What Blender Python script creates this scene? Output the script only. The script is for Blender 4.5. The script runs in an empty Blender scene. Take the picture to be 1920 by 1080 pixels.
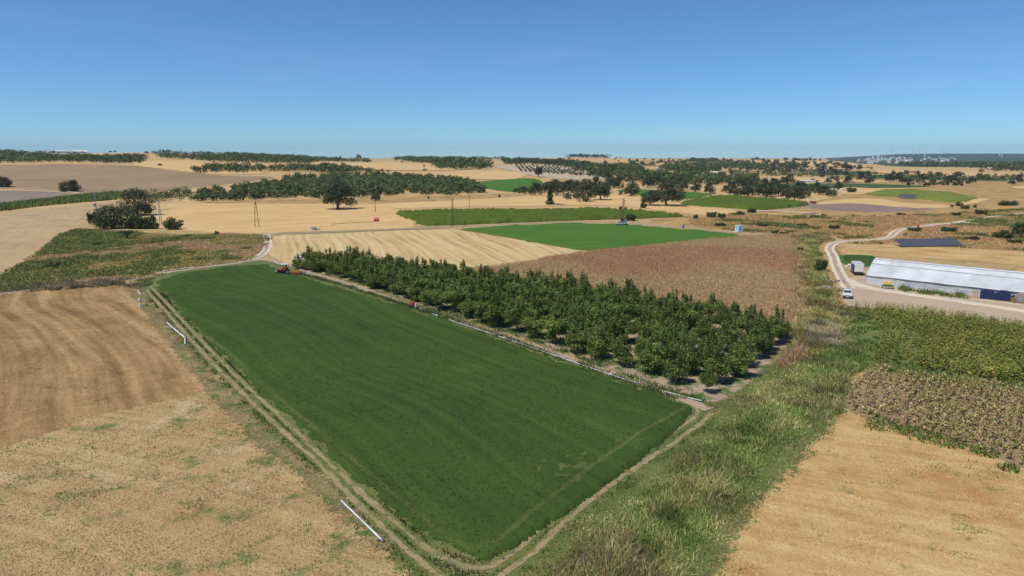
import bpy, bmesh, math, random
import numpy as np
from mathutils import Vector, Matrix

random.seed(7)
RNG = np.random.default_rng(11)
scene = bpy.context.scene
COL = scene.collection

# ---------------------------------------------------------------- camera
CAM_H = 26.0                      # drone height above the fields, metres
FOC = 1280.0                      # focal length in pixels of a 1920 wide frame (24 mm equivalent)
PITCH = math.atan(246.0 / FOC)
cam_data = bpy.data.cameras.new("camera")
cam_data.sensor_width = 36.0
cam_data.lens = 36.0 * FOC / 1920.0
cam_data.clip_start = 0.5
cam_data.clip_end = 40000.0
cam = bpy.data.objects.new("camera", cam_data)
cam.location = (0, 0, CAM_H)
cam.rotation_euler = (math.radians(90) - PITCH, 0, 0)
COL.objects.link(cam)
scene.camera = cam

# ---------------------------------------------------------------- sky, sun, exposure
SUN_DIR = Vector((-0.47, -0.32, 1.0)).normalized()
SUN_ELEV = math.asin(SUN_DIR.z)
SUN_AZ = math.atan2(SUN_DIR.x, SUN_DIR.y)
world = bpy.data.worlds.new("World")
scene.world = world
world.use_nodes = True
wn = world.node_tree
wn.nodes.clear()
sky = wn.nodes.new("ShaderNodeTexSky")
sky.sky_type = 'NISHITA'
sky.sun_disc = False
sky.sun_elevation = SUN_ELEV
sky.sun_rotation = SUN_AZ % (2 * math.pi)
sky.altitude = 6000
sky.air_density = 1.6
sky.dust_density = 0.0
sky.ozone_density = 10.0
bg = wn.nodes.new("ShaderNodeBackground")
bg.inputs['Strength'].default_value = 0.115
wo = wn.nodes.new("ShaderNodeOutputWorld")
tint = wn.nodes.new("ShaderNodeVectorMath"); tint.operation = 'MULTIPLY'
tint.inputs[1].default_value = (0.88, 1.05, 1.03)      # the camera's colour balance leans to cyan
wn.links.new(sky.outputs[0], tint.inputs[0])
# a few very thin cirrus streaks all over the sky
wtc = wn.nodes.new("ShaderNodeTexCoord")
wmp = wn.nodes.new("ShaderNodeMapping"); wmp.inputs['Scale'].default_value = (1.1, 1.6, 9.0); wmp.inputs['Rotation'].default_value = (0.12, 0.05, 0.5)
wnz = wn.nodes.new("ShaderNodeTexNoise"); wnz.inputs['Scale'].default_value = 1.7; wnz.inputs['Detail'].default_value = 7.0; wnz.inputs['Roughness'].default_value = 0.62
wmr = wn.nodes.new("ShaderNodeMapRange")
wmr.inputs['From Min'].default_value = 0.54; wmr.inputs['From Max'].default_value = 0.80; wmr.inputs['To Max'].default_value = 0.10
wmx = wn.nodes.new("ShaderNodeMix"); wmx.data_type = 'RGBA'; wmx.inputs[7].default_value = (6.2, 6.6, 7.0, 1)
wn.links.new(wtc.outputs['Generated'], wmp.inputs[0]); wn.links.new(wmp.outputs[0], wnz.inputs['Vector'])
wn.links.new(wnz.outputs['Fac'], wmr.inputs['Value']); wn.links.new(wmr.outputs[0], wmx.inputs[0])
wn.links.new(tint.outputs[0], wmx.inputs[6])
wn.links.new(wmx.outputs[2], bg.inputs[0])
wn.links.new(bg.outputs[0], wo.inputs[0])

sun_data = bpy.data.lights.new("sun", 'SUN')
sun_data.energy = 4.0
sun_data.angle = math.radians(0.53)
sun_data.color = (1.0, 0.95, 0.87)
sun = bpy.data.objects.new("sun", sun_data)
sun.rotation_euler = SUN_DIR.to_track_quat('Z', 'Y').to_euler()
sun.location = (0, 0, 300)
COL.objects.link(sun)

scene.view_settings.view_transform = 'Standard'
scene.view_settings.look = 'None'
scene.view_settings.gamma = 1.0
scene.view_settings.use_curve_mapping = False
scene.view_settings.exposure = 0.0
scene.cycles.use_denoising = True
scene.cycles.max_bounces = 6
scene.cycles.diffuse_bounces = 3
scene.cycles.transparent_max_bounces = 12
scene.cycles.volume_bounces = 0

# ---------------------------------------------------------------- picture <-> place helpers
FWD = np.array([0.0, math.cos(PITCH), -math.sin(PITCH)])
UPV = np.array([0.0, math.sin(PITCH), math.cos(PITCH)])

def ray(px, py):
    u = (px - 960.0) / FOC
    v = (py - 540.0) / FOC
    return np.array([u, 0, 0]) + FWD - UPV * v

def row_slope(row):
    d = ray(960, row)
    return d[2] / d[1]

# survey of the land: for some bearings, (distance ahead, height) pairs read off the slopes
def _z(Y, row):
    return CAM_H + Y * row_slope(row)
SURVEY = {
    -400: [(450, 0), (560, 4), (700, _z(700, 318)), (850, _z(850, 302)), (1050, _z(1050, 289)), (1300, _z(1300, 285)), (1700, _z(1700, 285)), (3000, 38), (9500, 20)],
    0:    [(450, 0), (520, 1.5), (650, _z(650, 327)), (760, _z(760, 310)), (900, _z(900, 298)), (1050, _z(1050, 289.5)), (1250, _z(1250, 286)), (1600, _z(1600, 285.5)), (3000, 36), (9500, 20)],
    250:  [(460, 0), (560, 1.2), (700, _z(700, 326)), (850, _z(850, 310)), (1050, _z(1050, 297.5)), (1250, _z(1250, 289.5)), (1550, _z(1550, 287.5)), (3000, 32), (9500, 20)],
    480:  [(480, 0), (600, 1.0), (780, _z(780, 325)), (950, _z(950, 309)), (1200, _z(1200, 299)), (1500, _z(1500, 294.5)), (3000, 18), (9500, 10)],
    700:  [(520, 0), (680, 1.5), (900, _z(900, 320)), (1200, _z(1200, 306)), (1600, _z(1600, 299)), (2100, _z(2100, 297.8)), (3000, 12), (9500, 5)],
    950:  [(600, 0), (900, _z(900, 323)), (1200, _z(1200, 311)), (1600, _z(1600, 303)), (2200, _z(2200, 300)), (3000, _z(3000, 299.5)), (4000, 10), (9500, 5)],
    1095: [(620, 0), (900, _z(900, 323)), (1300, _z(1300, 310)), (1700, _z(1700, 304)), (2300, _z(2300, 299.5)), (3000, _z(3000, 294.5)), (3500, _z(3500, 294.5)), (4500, 14), (9500, 5)],
    1200: [(700, 0), (900, _z(900, 322.5)), (1300, _z(1300, 312)), (2000, _z(2000, 304)), (2800, _z(2800, 299)), (3500, _z(3500, 298.8)), (4500, 10), (9500, 5)],
    1450: [(800, 0), (1200, _z(1200, 318.5)), (1800, _z(1800, 309)), (2600, _z(2600, 301.5)), (3200, _z(3200, 299.5)), (4500, 8), (9500, 4)],
    1545: [(900, 0), (1400, _z(1400, 316)), (2000, _z(2000, 308.5)), (2800, _z(2800, 302)), (3500, _z(3500, 300)), (5000, 2), (8000, _z(8000, 299)), (9500, 6)],
    1600: [(950, 0), (1500, 1), (2000, _z(2000, 309)), (2600, _z(2600, 305)), (3300, _z(3300, 307)), (4500, _z(4500, 304)), (6000, _z(6000, 298.5)), (7500, _z(7500, 295)), (8600, _z(8600, 294.3)), (12000, 30)],
    1690: [(1000, 0), (1500, 0), (1900, .5), (2600, -7), (3300, -8), (4200, _z(4200, 304.5)), (6000, _z(6000, 296)), (7400, _z(7400, 290.5)), (8000, _z(8000, 288.8)), (8600, _z(8600, 288.5)), (12000, 30)],
    1780: [(1000, 0), (1500, 0), (1900, 0), (2600, -8), (3300, -9), (4200, _z(4200, 305)), (6000, _z(6000, 296.5)), (7400, _z(7400, 290.5)), (8000, _z(8000, 288.2)), (8600, _z(8600, 288)), (12000, 30)],
    1880: [(1000, 0), (1500, 0), (1900, 0), (2600, -8), (3300, -7), (4200, _z(4200, 304)), (6000, _z(6000, 296)), (7400, _z(7400, 290.5)), (8000, _z(8000, 288.0)), (8600, _z(8600, 287.8)), (12000, 30)],
    1960: [(1000, 0), (1500, 0), (1900, 0), (2600, -8), (3300, -6), (4200, _z(4200, 303)), (6000, _z(6000, 296)), (7400, _z(7400, 291.5)), (8000, _z(8000, 289.5)), (8600, _z(8600, 289.3)), (12000, 30)],
    2400: [(1000, 0), (1500, 0), (1900, 0), (2600, -8), (3300, -6), (4200, _z(4200, 303)), (6000, _z(6000, 296)), (7400, _z(7400, 292)), (8000, _z(8000, 290)), (8600, _z(8600, 290)), (12000, 30)],
}
_S = np.linspace(-1.2, 1.2, 241)
_LY = np.linspace(math.log(300), math.log(14000), 420)
def _build_table():
    Yg = np.exp(_LY)
    keys = sorted(SURVEY)
    sk = np.array([(k - 960.0) / FOC / (math.cos(PITCH) + math.sin(PITCH) * 0.185) for k in keys])
    rows = []
    for k in keys:
        pts = [(300, 0), (400, 0)] + SURVEY[k] + [(14000, SURVEY[k][-1][1])]
        rows.append(np.interp(_LY, [math.log(a) for a, b in pts], [b for a, b in pts]))
    rows = np.array(rows)
    T = np.empty((len(_S), len(_LY)))
    for j in range(len(_LY)):
        T[:, j] = np.interp(_S, sk, rows[:, j])
    def smooth(A, n, axis):
        k = np.hanning(n + 2)[1:-1]; k /= k.sum()
        p = n // 2
        pad = [(0, 0), (0, 0)]; pad[axis] = (p, p)
        B = np.pad(A, pad, mode='edge')
        return np.apply_along_axis(lambda m: np.convolve(m, k, mode='valid'), axis, B)
    T = smooth(smooth(T, 17, 1), 7, 0)
    T[:, Yg < 395] = 0
    return T
_T = _build_table()

def vnoise(X, Y, scale, seed=0):
    """smooth value noise, 0..1"""
    x = np.asarray(X) / scale + 1000.0; y = np.asarray(Y) / scale + 1000.0
    i = np.floor(x).astype(np.int64); j = np.floor(y).astype(np.int64)
    fx = x - i; fy = y - j
    fx = fx * fx * (3 - 2 * fx); fy = fy * fy * (3 - 2 * fy)
    def h(a, b):
        n = (a * 374761393 + b * 668265263 + seed * 974634777) & 0xffffffff
        n = ((n ^ (n >> 13)) * 1274126177) & 0xffffffff
        return ((n ^ (n >> 16)) & 0xffff) / 65535.0
    return (h(i, j) * (1 - fx) * (1 - fy) + h(i + 1, j) * fx * (1 - fy)
            + h(i, j + 1) * (1 - fx) * fy + h(i + 1, j + 1) * fx * fy)

def terrain(X, Y):
    X = np.asarray(X, float); Y = np.asarray(Y, float)
    Yc = np.maximum(Y, 1.0)
    s = np.clip(X / Yc, -1.199, 1.199)
    a = (s + 1.2) / 2.4 * 240
    b = np.clip((np.log(np.clip(Yc, 301, 13990)) - _LY[0]) / (_LY[-1] - _LY[0]) * 419, 0, 418.999)
    i = np.floor(a).astype(int); j = np.floor(b).astype(int)
    fa = a - i; fb = b - j
    z = (_T[i, j] * (1 - fa) * (1 - fb) + _T[i + 1, j] * fa * (1 - fb)
         + _T[i, j + 1] * (1 - fa) * fb + _T[i + 1, j + 1] * fa * fb)
    w = np.clip((Y - 395) / 60.0, 0, 1)
    roll = (vnoise(X, Y, 330.0, 5) - .5) * 7.0 + (vnoise(X, Y, 140.0, 6) - .5) * 2.0
    roll = roll * np.clip((Y - 750) / 700.0, 0, 1) * np.clip((4200 - Y) / 900.0, 0, 1)
    return z * w * w * (3 - 2 * w) + roll

def G(px, py):
    """Where the sight line through a picture point meets the land."""
    d = ray(px, py)
    t = -CAM_H / d[2] if d[2] < -1e-4 else 1e9
    if t * d[1] < 395:
        return (float(d[0] * t), float(d[1] * t))
    Ys = np.exp(np.linspace(math.log(300), math.log(9000), 1400))
    X = d[0] / d[1] * Ys
    zr = CAM_H + d[2] / d[1] * Ys
    zt = terrain(X, Ys)
    hit = np.nonzero(zr <= zt)[0]
    if len(hit) == 0:
        k = int(np.argmin(zr - zt))
    else:
        k = int(hit[0])
        if k > 0:
            a = zr[k - 1] - zt[k - 1]; b = zt[k] - zr[k]
            Yv = Ys[k - 1] + (Ys[k] - Ys[k - 1]) * a / max(a + b, 1e-9)
            return (float(d[0] / d[1] * Yv), float(Yv))
    return (float(X[k]), float(Ys[k]))

def G3(px, py):
    x, y = G(px, py)
    return (x, y, float(terrain(x, y)))

def mpp(P):
    """metres covered by one picture pixel at a point"""
    v = np.array([P[0], P[1], P[2] - CAM_H])
    return float(v @ FWD) / FOC

def inside(poly, X, Y):
    poly = np.asarray(poly, float)
    res = np.zeros(X.shape, bool)
    n = len(poly)
    j = n - 1
    for i in range(n):
        xi, yi = poly[i]; xj, yj = poly[j]
        if yi != yj:
            c = ((yi > Y) != (yj > Y)) & (X < (xj - xi) * (Y - yi) / (yj - yi) + xi)
            res ^= c
        j = i
    return res

def dist_to_line(X, Y, pts):
    d = np.full(np.shape(X), 1e9)
    for (x0, y0), (x1, y1) in zip(pts[:-1], pts[1:]):
        dx, dy = x1 - x0, y1 - y0
        L = dx * dx + dy * dy + 1e-9
        t = np.clip(((X - x0) * dx + (Y - y0) * dy) / L, 0, 1)
        d = np.minimum(d, np.hypot(X - x0 - t * dx, Y - y0 - t * dy))
    return d

# ---------------------------------------------------------------- materials
def new_mat(name):
    m = bpy.data.materials.new(name)
    m.use_nodes = True
    nt = m.node_tree
    nt.nodes.clear()
    out = nt.nodes.new("ShaderNodeOutputMaterial")
    b = nt.nodes.new("ShaderNodeBsdfPrincipled")
    nt.links.new(b.outputs[0], out.inputs[0])
    return m, nt, b

def N(nt, t, **kw):
    n = nt.nodes.new(t)
    for k, v in kw.items():
        if k in n.inputs:
            n.inputs[k].default_value = v
        else:
            setattr(n, k, v)
    return n

def math_node(nt, op, a, b):
    n = nt.nodes.new("ShaderNodeMath"); n.operation = op
    for i, v in enumerate((a, b)):
        if isinstance(v, (int, float)):
            n.inputs[i].default_value = v
        else:
            nt.links.new(v, n.inputs[i])
    return n.outputs[0]

def plain(name, col, rough=0.6, metal=0.0, spec=0.4, vary=0.12, scale=6.0, bump=0.0, coat=0.0):
    """painted, plastic or metal surface with slight blotchy wear"""
    m, nt, b = new_mat(name)
    tc = nt.nodes.new("ShaderNodeTexCoord")
    nz = N(nt, "ShaderNodeTexNoise", Scale=scale, Detail=5.0, Roughness=0.6)
    nt.links.new(tc.outputs['Object'], nz.inputs['Vector'])
    mr = N(nt, "ShaderNodeMapRange")
    mr.inputs['From Min'].default_value = 0.3; mr.inputs['From Max'].default_value = 0.7
    mr.inputs['To Min'].default_value = 1 - vary * 1.6; mr.inputs['To Max'].default_value = 1 + vary * 0.6
    nt.links.new(nz.outputs['Fac'], mr.inputs['Value'])
    mx = N(nt, "ShaderNodeVectorMath", operation='SCALE')
    mx.inputs[0].default_value = col[:3]
    nt.links.new(mr.outputs[0], mx.inputs['Scale'])
    nt.links.new(mx.outputs[0], b.inputs['Base Color'])
    b.inputs['Roughness'].default_value = rough
    b.inputs['Metallic'].default_value = metal
    b.inputs['Specular IOR Level'].default_value = spec
    b.inputs['Coat Weight'].default_value = coat
    if bump:
        bp = N(nt, "ShaderNodeBump", Strength=bump, Distance=0.02)
        nt.links.new(nz.outputs['Fac'], bp.inputs['Height'])
        nt.links.new(bp.outputs[0], b.inputs['Normal'])
    return m

def field_mat(name, cols, big=14.0, mid=2.5, fine=0.35, streak=None, streak_w=1.2, streak_l=30.0, w=(0.35, 0.25, 0.25, 0.35),
              weeds=None, weed_scale=5.0, weed_cut=0.62, bump=0.5, contrast=1.0, patch=None, rough=0.95, edge=True, worn=None):
    """soil, stubble or sward: a ramp over blotches, clods and tillage streaks; sizes in metres"""
    m, nt, b = new_mat(name)
    geo = nt.nodes.new("ShaderNodeNewGeometry")
    pos = geo.outputs['Position']
    def noise(size, vec=pos, detail=4.0, rough_=0.6):
        n = N(nt, "ShaderNodeTexNoise", Scale=1.0 / size, Detail=detail, Roughness=rough_)
        nt.links.new(vec, n.inputs['Vector'])
        return n.outputs['Fac']
    nb, nm, nf = noise(big), noise(mid), noise(fine, detail=3.0)
    acc = math_node(nt, 'MULTIPLY', nb, w[0])
    acc = math_node(nt, 'ADD', acc, math_node(nt, 'MULTIPLY', nm, w[1]))
    acc = math_node(nt, 'ADD', acc, math_node(nt, 'MULTIPLY', nf, w[2]))
    tot = w[0] + w[1] + w[2]
    if streak is not None:
        a = streak
        mp1 = N(nt, "ShaderNodeMapping"); mp1.inputs['Rotation'].default_value = (0, 0, -a)
        mp2 = N(nt, "ShaderNodeMapping"); mp2.inputs['Scale'].default_value = (1.0 / streak_l, 1.0 / streak_w, 0)
        wob = N(nt, "ShaderNodeTexNoise", Scale=1 / 60.0, Detail=1.0)
        nt.links.new(pos, wob.inputs['Vector'])
        sub = N(nt, "ShaderNodeVectorMath", operation='MULTIPLY_ADD')
        sub.inputs[1].default_value = (14, 14, 0)
        nt.links.new(wob.outputs['Color'], sub.inputs[0]); nt.links.new(pos, sub.inputs[2])
        nt.links.new(sub.outputs[0], mp1.inputs['Vector'])
        nt.links.new(mp1.outputs[0], mp2.inputs['Vector'])
        ns = noise(1.0, mp2.outputs[0], detail=3.0)
        acc = math_node(nt, 'ADD', acc, math_node(nt, 'MULTIPLY', ns, w[3]))
        tot += w[3]
    acc = math_node(nt, 'DIVIDE', acc, tot)
    mr = N(nt, "ShaderNodeMapRange"); k = 0.16 / contrast
    mr.inputs['From Min'].default_value = 0.5 - k; mr.inputs['From Max'].default_value = 0.5 + k
    nt.links.new(acc, mr.inputs['Value'])
    rp = nt.nodes.new("ShaderNodeValToRGB")
    el = rp.color_ramp.elements
    while len(el) < len(cols):
        el.new(0.5)
    for i, c in enumerate(cols):
        el[i].position = i / (len(cols) - 1)
        el[i].color = (*c, 1)
    nt.links.new(mr.outputs[0], rp.inputs['Fac'])
    color = rp.outputs['Color']
    def mixin(color, colr, scale, cut, soft=0.07, det=5.0):
        nw = noise(scale, detail=det, rough_=0.65)
        mw = N(nt, "ShaderNodeMapRange")
        mw.inputs['From Min'].default_value = cut - soft; mw.inputs['From Max'].default_value = cut + soft
        nt.links.new(nw, mw.inputs['Value'])
        mx = N(nt, "ShaderNodeMix", data_type='RGBA')
        nt.links.new(mw.outputs[0], mx.inputs[0])
        nt.links.new(color, mx.inputs[6]); mx.inputs[7].default_value = (*colr, 1)
        return mx.outputs[2]
    if patch:
        for colr, scale, cut in patch:
            color = mixin(color, colr, scale, cut, 0.06)
    if weeds:
        color = mixin(color, weeds, weed_scale, weed_cut)
    if worn:
        # thin places in the crop (wheel lines, bare spots) where pale stems and soil show
        wa = N(nt, "ShaderNodeAttribute", attribute_name="worn")
        wm = math_node(nt, 'MULTIPLY', wa.outputs['Fac'], math_node(nt, 'ADD', noise(.7, detail=3.0), .35))
        mw = N(nt, "ShaderNodeMix", data_type='RGBA')
        nt.links.new(wm, mw.inputs[0]); nt.links.new(color, mw.inputs[6]); mw.inputs[7].default_value = (*worn, 1)
        color = mw.outputs[2]
    nt.links.new(color, b.inputs['Base Color'])
    b.inputs['Roughness'].default_value = rough
    b.inputs['Specular IOR Level'].default_value = 0.15
    if edge:
        # ragged margin: the sheet thins out towards its edge, where the ground below shows between its tufts
        at = N(nt, "ShaderNodeAttribute", attribute_name="edge")
        e1 = math_node(nt, 'MULTIPLY', noise(.9, detail=4.0, rough_=.7), .6)
        e2 = math_node(nt, 'MULTIPLY', noise(.22, detail=2.0), .4)
        em = N(nt, "ShaderNodeMapRange")
        em.inputs['From Min'].default_value = .33; em.inputs['From Max'].default_value = .67
        em.inputs['To Min'].default_value = .03; em.inputs['To Max'].default_value = .97
        nt.links.new(math_node(nt, 'ADD', e1, e2), em.inputs['Value'])
        cut = math_node(nt, 'LESS_THAN', em.outputs[0], at.outputs['Fac'])
        tp = nt.nodes.new("ShaderNodeBsdfTransparent")
        mxs = nt.nodes.new("ShaderNodeMixShader")
        out = [n for n in nt.nodes if n.type == 'OUTPUT_MATERIAL'][0]
        nt.links.new(cut, mxs.inputs[0]); nt.links.new(b.outputs[0], mxs.inputs[1]); nt.links.new(tp.outputs[0], mxs.inputs[2])
        nt.links.new(mxs.outputs[0], out.inputs[0])
    if bump:
        bp = N(nt, "ShaderNodeBump", Strength=bump, Distance=0.25)
        hh = math_node(nt, 'ADD', nf, math_node(nt, 'MULTIPLY', nm, 1.5))
        nt.links.new(hh, bp.inputs['Height'])
        nt.links.new(bp.outputs[0], b.inputs['Normal'])
    return m

def leaf_mat(name, transl=0.22, rand=0.25, tint=(1, 1, 1)):
    """leaves take their own colour from the face colour, each plant a little different"""
    m, nt, b = new_mat(name)
    at = N(nt, "ShaderNodeAttribute", attribute_name="col")
    oi = nt.nodes.new("ShaderNodeObjectInfo")
    mr = N(nt, "ShaderNodeMapRange")
    mr.inputs['To Min'].default_value = 1 - rand; mr.inputs['To Max'].default_value = 1 + rand
    nt.links.new(oi.outputs['Random'], mr.inputs['Value'])
    sc = N(nt, "ShaderNodeVectorMath", operation='SCALE')
    nt.links.new(at.outputs['Color'], sc.inputs[0]); nt.links.new(mr.outputs[0], sc.inputs['Scale'])
    tn = N(nt, "ShaderNodeVectorMath", operation='MULTIPLY')
    tn.inputs[1].default_value = tint
    nt.links.new(sc.outputs[0], tn.inputs[0])
    nt.links.new(tn.outputs[0], b.inputs['Base Color'])
    b.inputs['Roughness'].default_value = 0.7
    b.inputs['Specular IOR Level'].default_value = 0.25
    tr = nt.nodes.new("ShaderNodeBsdfTranslucent")
    nt.links.new(tn.outputs[0], tr.inputs['Color'])
    mx = nt.nodes.new("ShaderNodeMixShader"); mx.inputs[0].default_value = transl
    out = [n for n in nt.nodes if n.type == 'OUTPUT_MATERIAL'][0]
    nt.links.new(b.outputs[0], mx.inputs[1]); nt.links.new(tr.outputs[0], mx.inputs[2])
    nt.links.new(mx.outputs[0], out.inputs[0])
    return m

def ang(p, q):
    a = G(*p); b = G(*q)
    return math.atan2(b[1] - a[1], b[0] - a[0])

M = {}
S_FRONT = ang((1310, 752), (845, 600))            # along the orchard and the lucerne
M['dry_grass'] = field_mat('dry_grass', [(.26, .165, .07), (.39, .26, .115), (.49, .345, .16), (.57, .43, .215)], big=9, mid=1.6, fine=.22,
                           streak=ang((150, 600), (282, 705)) + .5, streak_w=.9, streak_l=18, w=(.32, .26, .34, .5), weeds=(.13, .165, .045), weed_scale=3.2, weed_cut=.615, bump=.5,
                           patch=[((.38, .235, .10), 18, .60), ((.52, .40, .22), 8, .63)])
M['brown_stubble'] = field_mat('brown_stubble', [(.15, .085, .03), (.26, .155, .06), (.38, .24, .105), (.50, .345, .17)], big=7, mid=1.5, fine=.3,
                               streak=ang((217, 635), (282, 705)), streak_w=2.6, streak_l=38, w=(.34, .25, .25, .9), bump=.5, contrast=1.12, weeds=(.11, .12, .045), weed_scale=2.4, weed_cut=.72)
M['right_stubble'] = field_mat('right_stubble', [(.32, .19, .066), (.46, .29, .115), (.57, .39, .175), (.65, .485, .24)], big=8, mid=1.6, fine=.25,
                               streak=ang((1500, 930), (1920, 1000)), streak_w=1.3, streak_l=20, w=(.36, .26, .3, .5), bump=.6, contrast=1.05,
                               weeds=(.13, .15, .05), weed_scale=2.6, weed_cut=.675, patch=[((.43, .23, .085), 11, .60)])
M['straw'] = field_mat('straw', [(.40, .25, .095), (.55, .355, .15), (.63, .425, .19), (.68, .48, .23)], big=30, mid=5, fine=.6,
                       streak=ang((380, 428), (700, 410)), streak_w=2.2, streak_l=70, w=(.25, .2, .25, .8), bump=.35, contrast=1.2)
M['pale_stubble'] = field_mat('pale_stubble', [(.36, .23, .095), (.50, .345, .155), (.58, .42, .205), (.64, .48, .255)], big=20, mid=4, fine=.5,
                              streak=ang((655, 445), (672, 470)), streak_w=1.5, streak_l=60, w=(.2, .2, .25, .9), bump=.35, contrast=1.25, patch=[((.30, .25, .10), 6, .72)])
M['sorghum_mass'] = field_mat('sorghum_mass', [(.20, .125, .065), (.30, .19, .10), (.38, .255, .14)], big=22, mid=3, fine=.5, bump=.7, edge=False)
M['stubble_tan'] = field_mat('stubble_tan', [(.30, .20, .10), (.40, .275, .145), (.48, .34, .185), (.54, .40, .23)], big=16, mid=3, fine=.5,
                             streak=ang((60, 480), (160, 400)), streak_w=1.8, streak_l=30, w=(.35, .3, .4, .4), bump=.4, patch=[((.24, .20, .175), 20, .63)])
M['plough_tan'] = field_mat('plough_tan', [(.22, .15, .085), (.27, .19, .106), (.32, .225, .125), (.36, .26, .15)], big=70, mid=9, fine=1.2,
                            streak=ang((0, 320), (240, 318)), streak_w=7, streak_l=160, w=(.5, .2, .2, .5), bump=.3)
M['plough_grey'] = field_mat('plough_grey', [(.21, .155, .115), (.25, .19, .145), (.29, .22, .17)], big=40, mid=6, fine=1.0, bump=.3)
M['plough_purple'] = field_mat('plough_purple', [(.19, .135, .105), (.25, .18, .14), (.30, .22, .165)], big=40, mid=8, fine=1.0,
                               streak=ang((1600, 380), (1700, 388)), streak_w=4, streak_l=90, bump=.3)
M['far_straw'] = field_mat('far_straw', [(.30, .185, .08), (.46, .30, .13), (.55, .37, .17), (.60, .42, .20)], big=140, mid=35, fine=6,
                           streak=.15, streak_w=14, streak_l=260, w=(.5, .3, .2, .6), bump=0, weeds=(.12, .13, .06), weed_scale=40, weed_cut=.70, edge=False)
M['scrub'] = field_mat('scrub', [(.26, .16, .062), (.37, .23, .088), (.46, .29, .115), (.50, .335, .145)], big=22, mid=5, fine=.8,
                       w=(.4, .4, .4, 0), bump=.8, weeds=(.10, .125, .04), weed_scale=9, weed_cut=.60, patch=[((.36, .27, .16), 14, .66)])
M['dirt'] = field_mat('dirt', [(.32, .235, .16), (.40, .30, .205), (.46, .355, .25)], big=6, mid=1.2, fine=.2, bump=.4)
M['yard'] = field_mat('yard', [(.36, .265, .18), (.45, .34, .235), (.53, .41, .295)], big=7, mid=1.5, fine=.25, streak=ang((1650, 548), (1900, 580)), streak_w=.9, streak_l=25, w=(.3, .3, .3, .5), bump=.3)
M['pale_track'] = field_mat('pale_track', [(.52, .42, .31), (.64, .535, .405), (.72, .615, .48)], big=5, mid=1.2, fine=.25, bump=.3)
M['sun_soil'] = field_mat('sun_soil', [(.20, .135, .07), (.28, .195, .105), (.35, .25, .145)], big=6, mid=1.2, fine=.25, bump=.5)
M['rut'] = field_mat('rut', [(.17, .17, .07), (.31, .245, .125), (.40, .31, .175)], big=5, mid=1.0, fine=.2, bump=.5, weeds=(.09, .13, .04), weed_scale=1.2, weed_cut=.60)
M['verge'] = field_mat('verge', [(.07, .10, .028), (.115, .145, .04), (.175, .185, .06), (.29, .23, .095)], big=6, mid=1.2, fine=.2, bump=.7)
M['dull_verge'] = field_mat('dull_verge', [(.10, .105, .045), (.20, .165, .075), (.31, .225, .105), (.42, .30, .15)], big=5, mid=1.3, fine=.25, bump=.7, weeds=(.09, .14, .035), weed_scale=2.5, weed_cut=.56)
M['orchard_floor'] = field_mat('orchard_floor', [(.30, .215, .145), (.39, .29, .20), (.45, .345, .245)], big=6, mid=1.5, fine=.25, bump=.5,
                               weeds=(.075, .13, .03), weed_scale=2.6, weed_cut=.53)
M['lucerne'] = field_mat('lucerne', [(.029, .052, .011), (.040, .073, .014), (.052, .093, .017), (.072, .118, .024)], big=22, mid=4.0, fine=.30,
                         streak=S_FRONT, streak_w=1.3, streak_l=70, w=(.42, .2, .16, .55), bump=.35, contrast=1.05, patch=[((.085, .15, .022), 12, .69)], edge=False, worn=(.20, .20, .075))
M['lucerne_far'] = field_mat('lucerne_far', [(.048, .118, .013), (.066, .150, .018), (.086, .178, .025)], big=20, mid=5, fine=.6,
                             streak=ang((900, 440), (1350, 442)), streak_w=2.5, streak_l=50, w=(.3, .2, .3, .5), bump=.4, edge=False)
M['green_dark'] = field_mat('green_dark', [(.04, .075, .025), (.06, .10, .035), (.10, .14, .05)], big=40, mid=10, fine=2, bump=.4)
M['corn_mass'] = field_mat('corn_mass', [(.045, .075, .010), (.08, .12, .016), (.125, .16, .026)], big=12, mid=2.0, fine=.45, bump=.8, w=(.3, .3, .5, 0), edge=False)
M['vine'] = field_mat('vine', [(.11, .145, .025), (.16, .19, .035), (.22, .23, .05)], big=25, mid=4, fine=.8, bump=.8, edge=False)
M['pale_grass'] = field_mat('pale_grass', [(.36, .33, .17), (.44, .40, .22)], big=12, mid=3, fine=.6, bump=.3)
M['forest_hill'] = field_mat('forest_hill', [(.035, .052, .025), (.06, .08, .04), (.085, .10, .05)], big=240, mid=60, fine=18, bump=0,
                             patch=[((.34, .25, .15), 190, .655), ((.22, .17, .10), 70, .67)], edge=False)
M['olive_soil'] = field_mat('olive_soil', [(.36, .28, .18), (.45, .36, .24), (.52, .43, .30)], big=20, mid=6, fine=1, bump=.3)
M['rubble'] = field_mat('rubble', [(.30, .26, .21), (.45, .40, .34), (.58, .55, .50)], big=2, mid=.6, fine=.2, bump=.8)
M['cliff'] = field_mat('cliff', [(.30, .23, .16), (.42, .33, .23)], big=60, mid=15, fine=4, bump=0, edge=False)
M['leaf'] = leaf_mat('leaf', .25, .22)
M['oak_leaf'] = leaf_mat('oak_leaf', .25, .2)
M['blade'] = leaf_mat('blade', .25, .0)
M['bark'] = plain('bark', (.12, .085, .06), .9, vary=.35, scale=3, bump=.6)
M['pale_bark'] = plain('pale_bark', (.30, .25, .20), .9, vary=.3, scale=4, bump=.5)

# ---------------------------------------------------------------- mesh helpers
def tagit(o, label=None, cat=None, group=None, kind=None):
    if label: o['label'] = label
    if cat: o['category'] = cat
    if group: o['group'] = group
    if kind: o['kind'] = kind
    return o

def link(name, me, parent=None, mat=None):
    o = bpy.data.objects.new(name, me)
    COL.objects.link(o)
    if mat is not None and me is not None and len(me.materials) == 0:
        me.materials.append(mat)
    if parent is not None:
        o.parent = parent
    return o

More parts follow.
